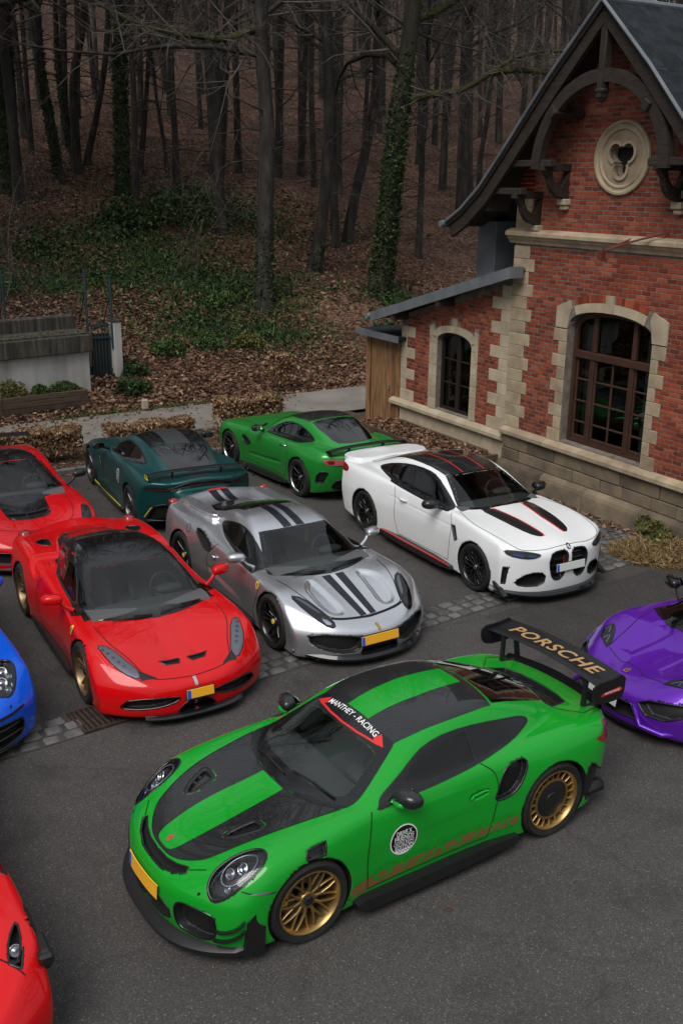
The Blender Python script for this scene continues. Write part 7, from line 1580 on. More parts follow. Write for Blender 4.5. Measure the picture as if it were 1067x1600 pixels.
# ================================================================ the red mid-engined coupe
def car_red_front():
    P = shape_458(); P.update(zc=[(2.5, .36), (2.3, .43), (2.1, .505), (1.8, .59), (1.5, .665), (1.2, .735), (.95, .785), (.6, .80), (-.6, .84), (-1.2, .88), (-1.8, .895), (-2.05, .925), (-2.2, .94), (-2.4, .90)])
    car = Car('sports_car', 'red mid-engined coupe with black roof and bronze wheels in the front row', 'car', (-2.624, 11.498, 300.), Body(P), .02); b = car.b
    M = new_mats(body=paint('red_paint', (.56, .003, .005), .25))
    gr = soft([(.19, .335), (.20, .28), (.40, .225), (.70, .205), (.76, .235), (.68, .33)], 1)
    b.recess('front', gr, .07, 1.7, 2.45, part=('front_grille', 'mesh'))
    b.recess('front', soft([(-.01, .27), (.10, .265), (.19, .20), (.22, .12), (-.01, .12)], 1), .06, 1.9, 2.45, part=('centre_intake', 'liner'))
    b.recess('top', soft([(1.25, .11), (1.60, .07), (1.94, .04), (1.945, .30), (1.62, .20)], 2), .016, .3, .9, r=.12)
    b.recess('top', [(1.905, .05), (1.90, .27), (1.965, .21), (1.975, .07)], .03, .3, .8, part=('bonnet_vent', 'liner'))
    b.recess('top', soft([(-1.25, .54), (-1.45, .52), (-1.60, .53), (-1.48, .72), (-1.32, .66)], 1), .07, .6, 1.2, part=('engine_intake', 'liner'))
    b.recess('side', soft([(-.55, .82), (-1.02, .93), (-1.0, .86), (-.72, .70)], 1), .05, .5, 1.1, r=.03)
    b.well(1.325, .345, .372); b.well(-1.325, .35, .382)
    ws = mirx(spl([(1.17, 0), (1.14, .28), (1.06, .50), (.92, .715), (.80, .715), (.50, .615), (.19, .51), (.155, .48), (.21, .25), (.225, 0)], 3)); wsg = [(x-.045 if x > .6 else x+.03, y*.93) for x, y in ws]
    b.hole('top', wsg, .7, 1.3, .0)
    car.build_body(M, 'body')
    sw = soft([(.80, .775), (.70, .765), (.2, .80), (-.36, .84), (-.66, .88), (-.62, .93), (-.43, 1.02), (-.15, 1.075), (.1, 1.06), (.42, .945)], 1)
    screen(car, ws, wsg, sw)
    rf = mirx([(.235, 0), (.215, .25), (.16, .50), (-.1, .545), (-.45, .56), (-.9, .52), (-1.45, .42), (-1.62, .30), (-1.66, 0)]); car.drape('top', rf, 'roof', 'gloss', .002, .04, start=1.5)
    car.drape('top', [(.93, .715), (.80, .70), (.50, .60), (.16, .50), (-.1, .53), (-.5, .54), (-.9, .52), (-.9, .60), (-.5, .66), (-.1, .665), (.16, .655), (.50, .70), (.80, .76), (.95, .775)], 'roof_rail', 'gloss', .0028, .02, mirror=True, start=1.5)
    hl = soft([(1.50, .82), (1.57, .70), (1.86, .575), (1.985, .515), (2.10, .545), (1.95, .69), (1.76, .775)], 1)
    car.drape('top', hl, 'headlight', 'lampsilver', .002, .03, mirror=True); car.drape('top', [(1.985, .52), (2.12, .36), (2.105, .54)], 'headlight_corner', 'black', .003, .03, mirror=True)
    car.drape('top', hl, 'headlight_lens', 'lens', .009, .022, mirror=True); car.strip([('top', hl, False, True), ('top', [(x, -y) for x, y in hl], False, True)], 'headlight_rim', 'gap', .010, .004)
    for k in range(5): car.drape('top', ell((1.60+.07*k, .775-.035*k), (.022, .02), 10), 'headlight_led', 'chrome', .004, .03, mirror=True)
    hoodl = spl([(1.10, .72), (1.50, .68), (1.80, .56), (2.07, .46), (2.15, .30), (2.19, 0)], 5); car.strip([('top', hoodl, False, False), ('top', [(x, -y) for x, y in hoodl], False, False), ('side', spl([(.98, .78), (1.02, .6), (.90, .35), (.88, .18)], 5), True, False), ('side', spl([(-.42, .84), (-.56, .65), (-.50, .40), (-.40, .2)], 5), True, False), ('side', [(.88, .18), (-.40, .2)], True, False)], 'shut_lines', 'gap', .009, .003)
    for k in range(3): car.strip([('top', [(1.57+.03*k, .80-.0*k+.028*k), (1.86-.0*k, .745+.022*k)], False, False), ('top', [(1.57+.03*k, -.80-.028*k), (1.86, -.745-.022*k)], False, False)], 'fender_louvre', 'red', .014, .003)
    shield(car, .96, .70); horse_badge(car, (0, .19), .04); car.drape('front', [(-.018, .475), (.018, .475), (.016, .405), (-.016, .405)], 'nose_emblem', 'silver', .006, .02, mirror=False)
    add_plate(car, (2.335, .02, .345), (.30, .10), 0, R(-8)); lip(car, .55, 2.345, .12, .09, .135, 'gloss', .25)
    car.drape('rear', [(-.3, .8), (.3, .8), (.3, .84), (-.3, .84)], 'tail_panel', 'black', .003, .05, mirror=False)
    for sd in (1, -1):
        P_, N_, ok = b.march('top', np.array([(-1.98, .72)]), .0); o = blob_mesh('', None, tuple(P_[0]*np.array([1, sd, 1])), (.09, .08, .05), 2.2, 16, 8); o.build('tail_light', M['tail'], car.root, smooth=True)
    car.text('speciale', 'top', (-1.90, .14), (0, -1), (1, 0), .06, 'tail_script', 'silver', .004, fill=.28)
    add_mirrors(car, .56, 1.02, .93, 'body', 'body', (.075, .115, .06), .80, .78, .62); add_wipers(car, [[(1.10, -.50), (1.12, -.05)], [(1.12, .05), (.98, .58)]])
    add_interior(car, .62, .80, -.12, .34, wheel_y=.36, seat_m='seat', back=-.6)
    car.drape('top', ell((.99, -.60), (.025, .03), 12), 'windscreen_sticker', mat('sticker_green', (.2, .5, .35), .4), .005, .02)
    skirts(car, .85, -.9, .80, .96, .10, .19, 'black'); wheels4(car, 'spec', 1.325, -1.325, .345, .352, .955, .965, 'd5', 'bronze', 'black', 'redcal', M)
# ================================================================ the silver coupe with racing stripes
def car_silver():
    P = shape_458(); P.update(zc=[(2.5, .34), (2.3, .42), (2.1, .49), (1.8, .575), (1.5, .655), (1.2, .735), (.95, .79), (.6, .80), (-.6, .84), (-1.2, .88), (-1.6, .89), (-1.9, .93), (-2.1, .985), (-2.25, 1.0), (-2.4, .97)],
        zf=[(2.5, .30), (2.3, .40), (2.1, .51), (1.8, .63), (1.55, .715), (1.325, .755), (1.1, .765), (.8, .775), (.4, .785), (0, .80), (-.5, .85), (-.95, .915), (-1.35, .94), (-1.75, .925), (-2.0, .935), (-2.2, .95), (-2.4, .9)], vq=1)
    car = Car('sports_car', 'silver mid-engined coupe with twin black stripes over bonnet and roof', 'car', (-.745, 12.899, 302.2), Body(P), .02); b = car.b
    silver = mat('silver_paint', (.46, .47, .50), .28, .75, 1, .03); M = new_mats(body=paint('silver_flake', (.60, .61, .64), .26, 0, 1, .85), stripe=mat('stripe_black', (.006, .007, .014), .3, 0, .35, .03, .25))
    b.recess('front', soft([(.22, .375), (.82, .43), (.78, .28), (.52, .185), (.30, .20), (.25, .30)], 1), .07, 1.6, 2.45, part=('front_grille', 'mesh'))
    b.recess('front', soft([(-.01, .26), (.23, .26), (.26, .15), (-.01, .15)], 0), .05, 1.9, 2.45, part=('centre_intake', 'carbon'))
    b.recess('top', soft([(1.15, .30), (1.55, .26), (1.97, .22), (1.985, .46), (1.75, .56), (1.35, .55)], 2), .035, .3, .9, r=.07)
    b.recess('side', soft([(-.98, .875), (-.76, .875), (-.38, .755), (-.50, .665), (-.66, .69)], 1), .07, .6, 1.1, part=('side_intake', 'liner'))
    b.recess('side', soft([(.5, .33), (.1, .44), (-.5, .52), (-.55, .42), (-.1, .3), (.4, .25)], 2), .035, .6, 1.1, r=.07)
    b.prism('top', soft([(-.95, .50), (-1.95, .45), (-2.0, .62), (-1.5, .68), (-1.05, .62)], 1), .6, .99, r=.08)
    b.well(1.325, .345, .372); b.well(-1.325, .35, .385)
    ws = mirx(spl([(1.17, 0), (1.14, .28), (1.06, .50), (.92, .715), (.80, .715), (.50, .615), (.21, .51), (.185, .48), (.235, .25), (.25, 0)], 3)); wsg = [(x-.055 if x > .6 else x+.03, y*.92) for x, y in ws]
    b.hole('top', wsg, .7, 1.3, .0); car.build_body(M, 'body')
    sw = soft([(.76, .775), (.66, .765), (.2, .79), (-.1, .82), (-.5, .865), (-.80, .925), (-.74, .97), (-.45, 1.05), (-.15, 1.09), (.1, 1.06), (.40, .95)], 1)
    screen(car, ws, wsg, sw)
    rw = mirx([(-.46, 0), (-.47, .36), (-.9, .44), (-1.35, .41), (-1.60, .34), (-1.66, 0)]); car.drape('top', rw, 'engine_cover', 'darkglass', .003, .04, start=1.5)
    for y0, y1 in ((.035, .155), (-.155, -.035)):
        car.drape('top', [(1.20, y0), (1.20, y1), (2.03, y1*.72), (2.035, y0*.72)], 'bonnet_stripe', 'stripe', .0025, .03); car.drape('top', [(.235, y0), (.235, y1), (-.45, y1), (-.45, y0)], 'roof_stripe', 'stripe', .0025, .04, start=1.5)
        car.drape('top', [(-1.70, y0), (-1.70, y1), (-2.15, y1), (-2.15, y0)], 'tail_stripe', 'stripe', .004, .03)
        car.drape('front', [(y0, .22), (y1, .22), (y1, .12), (y0, .12)], 'lip_stripe', 'stripe', .003, .03, mirror=False)
    car.drape('top', [(-2.10, -.155), (-2.10, .155), (-2.16, .155), (-2.16, -.155)], 'tail_stripe', 'red', .006, .03)
    car.drape('top', [(1.20, -.035), (1.20, .035), (2.035, .025), (2.035, -.025)], 'bonnet_stripe', mat('stripe_silver', (.58, .58, .6), .3, .4, 1), .0025, .03)
    hl = soft([(1.50, .80), (1.60, .655), (1.85, .56), (2.05, .495), (2.14, .52), (2.05, .635), (1.80, .75)], 1)
    car.drape('top', hl, 'headlight', 'lampdark', .002, .03, mirror=True); car.drape('top', soft([(1.90, .60), (1.98, .545), (2.10, .535), (2.04, .62)], 1), 'headlight_lamp', 'chrome', .003, .03, mirror=True); car.drape('top', soft([(1.56, .76), (1.62, .68), (1.88, .575), (1.90, .60), (1.7, .70)], 1), 'headlight_lamp', 'lampsilver', .003, .03, mirror=True)
    car.drape('top', hl, 'headlight_lens', 'lens', .009, .022, mirror=True); car.strip([('top', hl, False, True), ('top', [(x, -y) for x, y in hl], False, True)], 'headlight_rim', 'gap', .010, .004)
    hood = spl([(1.10, .73), (1.50, .665), (1.85, .55), (1.98, .49), (2.03, .30), (2.05, 0)], 5); nose = spl([(2.0, .50), (2.04, .35), (2.07, 0)], 5)
    sy = lambda L: [('top', L, False, False), ('top', [(x, -y) for x, y in L], False, False)]
    car.strip(sy(hood)+[('side', spl([(.92, .775), (.98, .6), (.86, .35), (.84, .18)], 5), True, False), ('side', spl([(-.30, .84), (-.50, .62), (-.48, .40), (-.38, .2)], 5), True, False), ('side', [(.84, .18), (-.38, .2)], True, False), ('side', ell((-1.13, .82), (.055, .055), 20), True, True)], 'shut_lines', 'gap', .008, .003)
    car.strip(sy(nose), 'air_slot', 'gap', .03, .004)
    shield(car, .95, .69); car.drape('front', [(-.018, .465), (.018, .465), (.016, .40), (-.016, .40)], 'nose_emblem', 'badgegold', .006, .02, mirror=False)
    add_plate(car, (2.325, -.02, .325), (.52, .11), 0, R(-8)); lip(car, .93, 2.385, .54, .09, .155, 'gloss', .36, pw=2.6, tipz=.06)
    for sd in (1, -1):
        mb = MB(); mb.tube([(-.26, sd*.925, .655), (-.31, sd*.935, .66), (-.36, sd*.925, .655)], [.01, .022, .008], 8); mb.build('door_handle', M['body'], car.root, smooth=True)
        P_, N_, ok = b.march('top', np.array([(-2.05, .74)]), .0); o = blob_mesh('', None, tuple(P_[0]*np.array([1, sd, 1])), (.07, .08, .05), 2.2, 16, 8); o.build('tail_light', M['tail'], car.root, smooth=True)
    add_mirrors(car, .56, 1.02, .94, 'body', 'body', (.08, .115, .06), .80, .79, .62); add_wipers(car, [[(1.10, -.50), (1.12, -.05)], [(1.12, .05), (.98, .58)]])
    add_interior(car, .62, .80, -.12, .34, wheel_y=.36, seat_m='seat', back=-.45)
    for sd in (1, -1): mb = MB(); mb.box((-.08, sd*.36, .86), (.02, .05, .30)); mb.build('seat_stripe', M['badge'], car.root)
    skirts(car, .85, -.9, .82, .97, .10, .19, 'carbon'); wheels4(car, 'pista', 1.325, -1.325, .345, .352, .96, .97, 'd10', 'rimblack', 'badge', 'yellow', M)
# ================================================================ the white coupe
def car_white():
    P = shape_m4(); car = Car('sports_car', 'white coupe with red-edged black bonnet stripes beside the brick building', 'car', (1.90, 14.90, 300.6), Body(P), .02); b = car.b
    M = new_mats(body=paint('white_paint', (.74, .75, .76), .3))
    g1 = soft([(.035, .745), (.25, .735), (.31, .69), (.335, .58), (.275, .35), (.12, .34), (.045, .55)], 1)
    b.recess('front', soft([(.37, .46), (.60, .475), (.76, .34), (.70, .27), (.40, .28)], 1), .08, 1.9, 2.5, part=('lower_intake', 'liner'))
    b.recess('front', g1, .07, 1.9, 2.5, part=('kidney_grille', 'liner'))
    b.recess('side', [(2.06, .54), (2.01, .54), (1.99, .30), (2.03, .30)], .03, .6, 1.1, part=('air_curtain', 'liner'))
    b.recess('side', soft([(.85, .80), (.95, .80), (1.04, .64), (.98, .60)], 0), .03, .6, 1.1, part=('fender_vent', 'black'))
    b.prism('top', soft([(-2.05, .0), (-2.0, .55), (-2.15, .78), (-2.50, .72), (-2.57, .3), (-2.585, 0)], 1)+[(-2.585, -.05), (-2.05, -.05)], .8, 1.06, r=.06)
    b.recess('side', soft([(1.1, .80), (.2, .80), (-.9, .84), (-.9, .78), (.2, .74), (1.1, .74)], 2), .012, .6, 1.1, r=.05)
    b.recess('top', soft([(1.0, .17), (2.05, .06), (2.05, .30), (1.0, .46)], 2), -.010, .6, 1.1, r=.10)
    b.well(1.4285, .345, .372); b.well(-1.4285, .35, .38)
    ws = mirx(spl([(.98, 0), (.95, .28), (.88, .50), (.76, .665), (.66, .67), (.40, .585), (.16, .51), (.125, .48), (.16, .25), (.17, 0)], 3)); wsg = [(x-.05 if x > .5 else x+.03, y*.93) for x, y in ws]
    sw = soft([(.74, .955), (.60, .94), (.03, .955), (-.70, .985), (-1.25, 1.03), (-1.46, 1.06), (-1.40, 1.10), (-1.1, 1.20), (-.66, 1.29), (-.2, 1.315), (.08, 1.275), (.4, 1.13)], 1)
    swg = [(.55, .975), (.03, .985), (-.66, 1.01), (-.62, 1.26), (-.2, 1.285), (.05, 1.25), (.34, 1.12)]
    b.hole('top', wsg, .9, 1.5, .0); b.hole('side', swg, .3, 1.0, .0); car.build_body(M, 'body')
    screen(car, ws, wsg, sw, swg)
    car.drape('side', soft([(-.70, 1.01), (-1.2, 1.045), (-1.38, 1.075), (-1.1, 1.175), (-.68, 1.265)], 0), 'quarter_window', 'darkglass', .005, .05)
    rf = mirx([(.18, 0), (.165, .25), (.11, .50), (-.3, .54), (-.8, .53), (-1.25, .48), (-1.28, 0)]); car.drape('top', rf, 'roof', 'carbon', .002, .04, start=1.7)
    for sd in (1, -1): car.strip([('top', [(.15, sd*.20), (-.4, sd*.20), (-1.0, sd*.18)], False, False)], 'roof_line', 'red', .018, .004)
    car.drape('top', mirx([(-1.28, 0), (-1.27, .48), (-1.6, .52), (-1.92, .50), (-1.97, 0)]), 'rear_window', 'darkglass', .003, .05, start=1.7)
    hs = [(.93, .27), (.88, .46), (1.50, .42), (1.86, .345), (1.99, .25), (2.0, .18), (1.93, .165), (1.5, .185)]; car.drape('top', soft(hs, 1), 'bonnet_stripe', 'carbon', .003, .03, mirror=True)
    ins = [(.93, .27), (1.5, .185), (1.93, .165), (2.0, .175)]; car.strip([('top', ins, False, False), ('top', [(x, -y) for x, y in ins], False, False)], 'stripe_edge', 'red', .02, .005)
    hl = soft([(1.80, .93), (1.90, .895), (2.13, .66), (2.26, .47), (2.21, .58), (2.05, .84)], 0); hlf = soft([(.88, .775), (.70, .775), (.50, .745), (.44, .715), (.52, .675), (.66, .665), (.84, .70)], 1)
    car.drape('front', hlf, 'headlight', 'lampdark', .003, .03, start=2.9, mirror=True); car.drape('front', soft([(.80, .735), (.66, .72), (.66, .69), (.79, .705)], 1), 'headlight_lamp', 'blue', .004, .02, mirror=True); car.drape('front', soft([(.62, .72), (.50, .715), (.52, .69), (.62, .69)], 1), 'headlight_lamp', 'blue', .004, .02, mirror=True)
    car.drape('front', hlf, 'headlight_lens', 'lens', .010, .022, mirror=True)
    for sd in (1, -1):
        car.strip([('front', [(sd*y, z) for y, z in g1], False, True)], 'grille_frame', 'gloss', .024, .004); car.strip([('front', [(sd*y, z) for y, z in [(.045, .74), (.06, .55), (.13, .36)]], False, False)], 'grille_edge', 'red', .010, .006)
        for k in range(4):
            z = .42+.085*k; mb = MB(); mb.tube([(2.28, sd*(.09-.03*k/3), z), (2.275, sd*(.27+.01*k), z)], .012, 5); mb.build('grille_bar', M['gloss'], car.root)
        mb = MB(); mb.prism([(2.13, .16), (1.95, .15), (1.86, .30), (1.90, .30)], sd*.86, sd*.93, 'y'); mb.build('front_winglet', M['carbon'], car.root, auto=30)
        mb = MB(); mb.tube([(-.29, sd*.905, .83), (-.39, sd*.925, .835), (-.49, sd*.905, .835)], [.012, .02, .012], 8); mb.build('door_handle', M['body'], car.root, smooth=True)
        mb = MB(); mb.tube([(.8, sd*.965, .22), (-.9, sd*.965, .235)], .006, 5); mb.build('skirt_line', M['red'], car.root)
    car.drape('side', soft([(-2.0, .95), (-2.2, .99), (-2.45, .98), (-2.42, .87), (-2.2, .86), (-2.02, .87)], 1), 'tail_light', 'tail', .004, .03)
    hood = spl([(.80, .72), (1.30, .845), (1.80, .80), (2.10, .70), (2.23, .40), (2.26, .2), (2.27, 0)], 5)
    car.strip([('top', hood, False, False), ('top', [(x, -y) for x, y in hood], False, False), ('side', spl([(.78, .95), (.86, .75), (.84, .5), (.80, .25)], 5), True, False), ('side', spl([(-.68, .99), (-.60, .75), (-.58, .45), (-.50, .25)], 5), True, False), ('side', [(.80, .25), (-.50, .25)], True, False), ('side', spl([(-.70, 1.01), (-.66, 1.15), (-.62, 1.30)], 3), True, False)], 'shut_lines', 'gap', .008, .003)
    car.drape('front', ell((0, .775), (.036, .036), 20), 'nose_emblem', 'printblack', .004, .02, mirror=False); car.drape('front', ell((0, .775), (.024, .024), 16), 'nose_emblem', 'white', .006, .02, mirror=False)
    for q in (0, 1):
        s_ = 1 if q else -1; car.drape('front', [(0, .775), (s_*.023, .775), (s_*.016, .775+s_*.016), (0, .775+s_*.023)], 'emblem_quarter', 'plate_blue', .0075, .02, mirror=False)
    add_plate(car, (2.37, 0, .52), (.50, .11), 0, R(-4), m='plate_white'); lip(car, .95, 2.395, .47, .12, .18, 'gloss', .34, pw=2.8, tipz=.05)
    add_mirrors(car, .50, 1.02, 1.02, 'carbon', 'carbon', (.085, .12, .068), .86, .96, .56); add_wipers(car, [[(.93, -.45), (.95, -.05)], [(.96, .05), (.83, .5)]])
    add_interior(car, .46, .99, -.40, .50, wheel_y=.37, seat_m='trim', back=-1.2, floor=(-1.3, .9))
    skirts(car, .95, -.95, .80, .965, .13, .22, 'carbon', 'red'); wheels4(car, 'm4', 1.4285, -1.4285, .345, .35, .93, .945, 'mesh', 'rimblack', 'silver', 'redcal', M)
# ================================================================ the satin green long-nosed coupe
def car_green_long():
    P = shape_amg(); P['zr'] = [(x, z+(.028 if -1.8 < x < .2 else .01 if -2 < x < .5 else 0)) for x, z in P['zr']]
    car = Car('sports_car', 'satin green long-nosed coupe with a low black rear wing, furthest back', 'car', (-.73, 19.202, 124.4), Body(P), .022); b = car.b
    M = new_mats(body=mat('green_satin', (.018, .26, .035), .28, .3, .4, .12), wellrim=CM['black'])
    b.recess('side', soft([(.84, .70), (.68, .705), (.50, .63), (.50, .58), (.66, .53), (.78, .60)], 1), .045, .6, 1.1, part=('fender_vent', 'liner'))
    b.recess('side', soft([(-1.80, .36), (-1.88, .58), (-2.02, .60), (-1.92, .38)], 1), .03, .6, 1.1, part=('rear_vent', 'black'))
    b.recess('top', soft([(.74, .42), (.66, .43), (.53, .60), (.62, .62)], 0), .025, .7, 1.1, part=('bonnet_vent', 'liner'))
    b.recess('side', soft([(.6, .45), (0, .47), (-.7, .55), (-.7, .42), (0, .36), (.6, .34)], 2), .03, .6, 1.1, r=.06)
    b.recess('rear', soft([(-.01, .46), (.62, .46), (.70, .30), (.60, .22), (-.01, .22)], 1), .03, -2.4, -1.6, part=('diffuser', 'black'))
    b.well(1.315, .345, .372); b.well(-1.315, .35, .382); car.build_body(M, 'body')
    ws = mirx(spl([(.53, 0), (.50, .28), (.42, .52), (.30, .66), (.20, .65), (-.05, .57), (-.28, .50), (-.25, .25), (-.235, 0)], 3)); wsg = [(x-.04 if x > .1 else x+.02, y*.94) for x, y in ws]
    sw = soft([(.16, .90), (.0, .895), (-.6, .91), (-1.1, .945), (-1.30, .975), (-1.26, 1.01), (-1.08, 1.095), (-.78, 1.175), (-.42, 1.18), (-.12, 1.06)], 1); screen(car, ws, wsg, sw, None, False, 'darkglass')
    car.drape('top', mirx([(-.24, 0), (-.26, .30), (-.30, .49), (-.6, .51), (-.92, .48), (-.95, .3), (-.96, 0)]), 'roof', 'carbon', .002, .05, start=1.6)
    car.drape('top', mirx(soft([(-1.01, 0), (-1.0, .3), (-.99, .46), (-1.2, .47), (-1.6, .42), (-1.72, .36), (-1.79, .15), (-1.80, 0)], 0)), 'rear_window', 'darkglass', .003, .05, start=1.6)
    car.drape('rear', soft([(.36, .80), (.62, .81), (.84, .815), (.86, .79), (.80, .715), (.50, .71), (.38, .74)], 1), 'tail_light', 'tailpink', .004, .03, mirror=True); car.drape('rear', soft([(.70, .80), (.82, .80), (.78, .73), (.70, .73)], 1), 'tail_lamp', 'tail', .006, .03, mirror=True)
    add_wing(car, -2.06, .80, 1.0, .16, 'carbonm', .36, .885); shut = [('side', spl([(.60, .88), (.76, .6), (.80, .25)], 4), True, False), ('side', spl([(-.72, .92), (-.92, .7), (-.86, .4), (-.75, .25)], 5), True, False), ('side', [(.80, .25), (-.75, .25)], True, False), ('rear', [(-.7, .70), (0, .68), (.7, .70)], False, False)]
    hd = spl([(.50, .60), (1.0, .62), (1.7, .58), (2.1, .45)], 4); car.strip(shut+[('top', hd, False, False), ('top', [(x, -y) for x, y in hd], False, False)], 'shut_lines', 'gap', .009, .003)
    for sd in (1, -1): mb = MB(); mb.tube([(-.57, sd*.90, .80), (-.68, sd*.915, .815), (-.79, sd*.90, .82)], [.012, .016, .012], 8); mb.build('door_handle', M['silver'], car.root, smooth=True)
    add_mirrors(car, .12, 1.00, .99, 'carbon', 'black', (.08, .11, .065), .80, .90, .20); lip(car, .90, 2.25, .5, .10, .15, 'carbon', .3, pw=2.6)
    skirts(car, .9, -.9, .82, .985, .11, .20, 'carbon'); wheels4(car, 'amg', 1.315, -1.315, .345, .35, .955, .985, 's10', 'rimblack', 'silver', 'blackcal', M, ringm='silverring')
def add_wing(car, x, half, z, chord, m, strut_y, base_z, droop=.05):
    prof = soft([(.5, .0), (.2, .03), (-.2, .03), (-.5, .02), (-.5, .0), (0, -.005)], 1); ys = np.linspace(-half, half, 19); mb = MB()
    mb.grid([[(x+.05-.05*math.cos(y/half*1.2)+u*chord, y, z+v-droop*(abs(y)/half)**3) for u, v in prof+prof[:1]] for y in ys]); o = mb.build('rear_wing', car.mats[m], car.root, auto=40)
    for sd in (1, -1):
        mb = MB(); mb.prism(soft([(x+chord*.55, z-droop-.02), (x+chord*.5, z-droop+.03), (x-chord*.55, z-droop+.045), (x-chord*.55, z-droop-.03)], 1), sd*half, sd*(half+.014), 'y'); mb.build('wing_end_plate', car.mats[m], car.root, auto=30)
        mb = MB(); mb.prism([(x+.09, base_z-.02), (x+.04, base_z-.02), (x-.03, z+.005), (x+.03, z+.005)], sd*strut_y, sd*(strut_y+.02), 'y'); mb.build('wing_strut', car.mats['black'], car.root)
# ================================================================ the dark teal coupe
def car_teal():
    P = shape_vantage(); P['zr'] = [(x, z+(.035 if -1.8 < x < .2 else .012 if -2 < x < .6 else 0)) for x, z in P['zr']]
    car = Car('sports_car', 'dark teal satin coupe with yellow pinstripes and a slim rear wing', 'car', (-3.233, 17.444, 117.2), Body(P), .022); b = car.b
    M = new_mats(body=mat('teal_satin', (.006, .062, .062), .33, .35, .3, .2))
    b.recess('side', soft([(.72, .74), (.66, .76), (.42, .62), (.50, .52), (.62, .58)], 1), .045, .6, 1.1, part=('fender_vent', 'liner'))
    b.recess('rear', [(-.01, .50), (.50, .50), (.60, .54), (.74, .50), (.84, .24), (-.01, .22)], .04, -2.5, -1.5, part=('diffuser', 'liner'))
    b.recess('rear', soft([(-.01, .90), (.28, .89), (.50, .805), (.58, .80), (.50, .77), (.28, .83), (-.01, .845)], 1), .03, -2.5, -1.6, part=('light_channel', 'black'))
    b.recess('side', soft([(.5, .42), (0, .45), (-.7, .55), (-.7, .42), (0, .34), (.5, .32)], 2), .03, .6, 1.1, r=.06)
    b.well(1.352, .35, .375); b.well(-1.352, .35, .385); car.build_body(M, 'body')
    ws = mirx(spl([(.72, 0), (.69, .28), (.62, .52), (.50, .66), (.40, .65), (.15, .57), (-.12, .50), (-.09, .25), (-.075, 0)], 3)); wsg = [(x-.04 if x > .3 else x+.02, y*.94) for x, y in ws]
    sw = soft([(.36, .90), (.2, .90), (-.46, .93), (-.95, .96), (-1.22, .985), (-1.20, 1.02), (-.95, 1.13), (-.67, 1.19), (-.31, 1.19), (.05, 1.06)], 1); screen(car, ws, wsg, sw, None, False, 'darkglass')
    car.drape('top', mirx([(-.08, 0), (-.10, .30), (-.14, .49), (-.5, .51), (-.95, .49), (-1.10, .47), (-1.13, 0)]), 'roof', 'gloss', .002, .05, start=1.6); car.drape('top', [(-.10, .20), (-.10, -.20), (-1.12, -.20), (-1.12, .20)], 'roof_stripe', mat('stripe_grey', (.045, .047, .05), .4, .2), .004, .05, start=1.6)
    car.drape('top', mirx([(-1.15, 0), (-1.13, .45), (-1.5, .42), (-1.80, .33), (-1.88, 0)]), 'rear_window', 'darkglass', .003, .05, start=1.6); car.drape('top', [(-1.92, -.18), (-1.92, .18), (-2.2, .18), (-2.2, -.18)], 'tail_stripe', 'stripe_grey' if 'stripe_grey' in M else MATS['stripe_grey'], .003, .05)
    car.drape('rear', soft([(.50, .805), (.72, .82), (.88, .82), (.88, .785), (.70, .765), (.50, .76)], 1), 'tail_light', 'lampdark', .004, .03, mirror=True)
    car.strip([('rear', spl([(-.86, .80), (-.52, .785), (-.28, .86), (0, .872), (.28, .86), (.52, .785), (.86, .80)], 5), False, False)], 'light_bar', 'tail', .012, .006)
    car.text('ASTON MARTIN', 'rear', (.20, .735), (-1, 0), (0, 1), .045, 'tail_lettering', 'printblack', .004, fill=.40, space=1.2, bold=.01)
    car.drape('side', ell((-1.02+.42, .66), (.12, .12), 28), 'roundel', 'white', .003, .05); car.drape('side', ell((-.60, .66), (.105, .105), 28), 'roundel', MATS['stripe_grey'], .0045, .05)
    for sg in (1, -1):
        for tx, dz, wd in (('DRIVE X', .035, .12), ('FRIENDS', -.01, .15), ('EDITION', -.06, .15)): car.text(tx, 'side', (-.60+sg*wd/2, .66+dz), (-sg, 0), (0, 1), .05, 'roundel_text', 'white', .006, sgn=sg, fill=wd, bold=.01)
    add_wing(car, -2.02, .82, 1.04, .17, 'carbonm', .40, .92)
    for sd in (1, -1):
        car.strip([('rear', [(sd*.86, .30), (sd*.78, .47), (sd*.60, .525), (sd*.45, .50)], False, False)], 'diffuser_line', 'yellowline', .018, .004)
        mb = MB(); mb.tube([(.95, sd*.945, .185), (0, sd*.95, .18), (-.85, sd*.965, .20)], .009, 5); mb.build('skirt_line', M['yellowline'], car.root)
        mb = MB(); mb.lathe([(.045, 0), (.055, 0), (.055, .10), (.045, .10)], 16, 'x'); mb.build('exhaust_pipe', M['rimgrey'], car.root, loc=(-2.16, sd*.52, .33), auto=30)
        mb = MB(); mb.tube([(-2.02, sd*.836, 1.02), (-2.10, sd*.836, .96), (-1.94, sd*.836, .96), (-1.94, sd*.836, 1.02)], .006, 5); mb.build('end_plate_edge', M['yellowline'], car.root)
    hd = spl([(.68, .62), (1.1, .66), (1.7, .60), (2.05, .40)], 4)
    car.strip([('side', spl([(.62, .89), (.55, .6), (.55, .25)], 4), True, False), ('side', spl([(-.62, .94), (-.80, .7), (-.76, .4), (-.68, .25)], 5), True, False), ('top', hd, False, False), ('top', [(x, -y) for x, y in hd], False, False), ('top', spl([(-1.86, .45), (-1.95, .62), (-2.15, .62), (-2.22, .5)], 4), False, False), ('top', spl([(-1.86, -.45), (-1.95, -.62), (-2.15, -.62), (-2.22, -.5)], 4), False, False)], 'shut_lines', 'gap', .009, .003)
    add_mirrors(car, .30, 1.0, .99, 'carbon', 'black', (.08, .11, .06), .80, .90, .38); lip(car, .88, 2.2, .5, .10, .15, 'carbon', .3, pw=2.6)
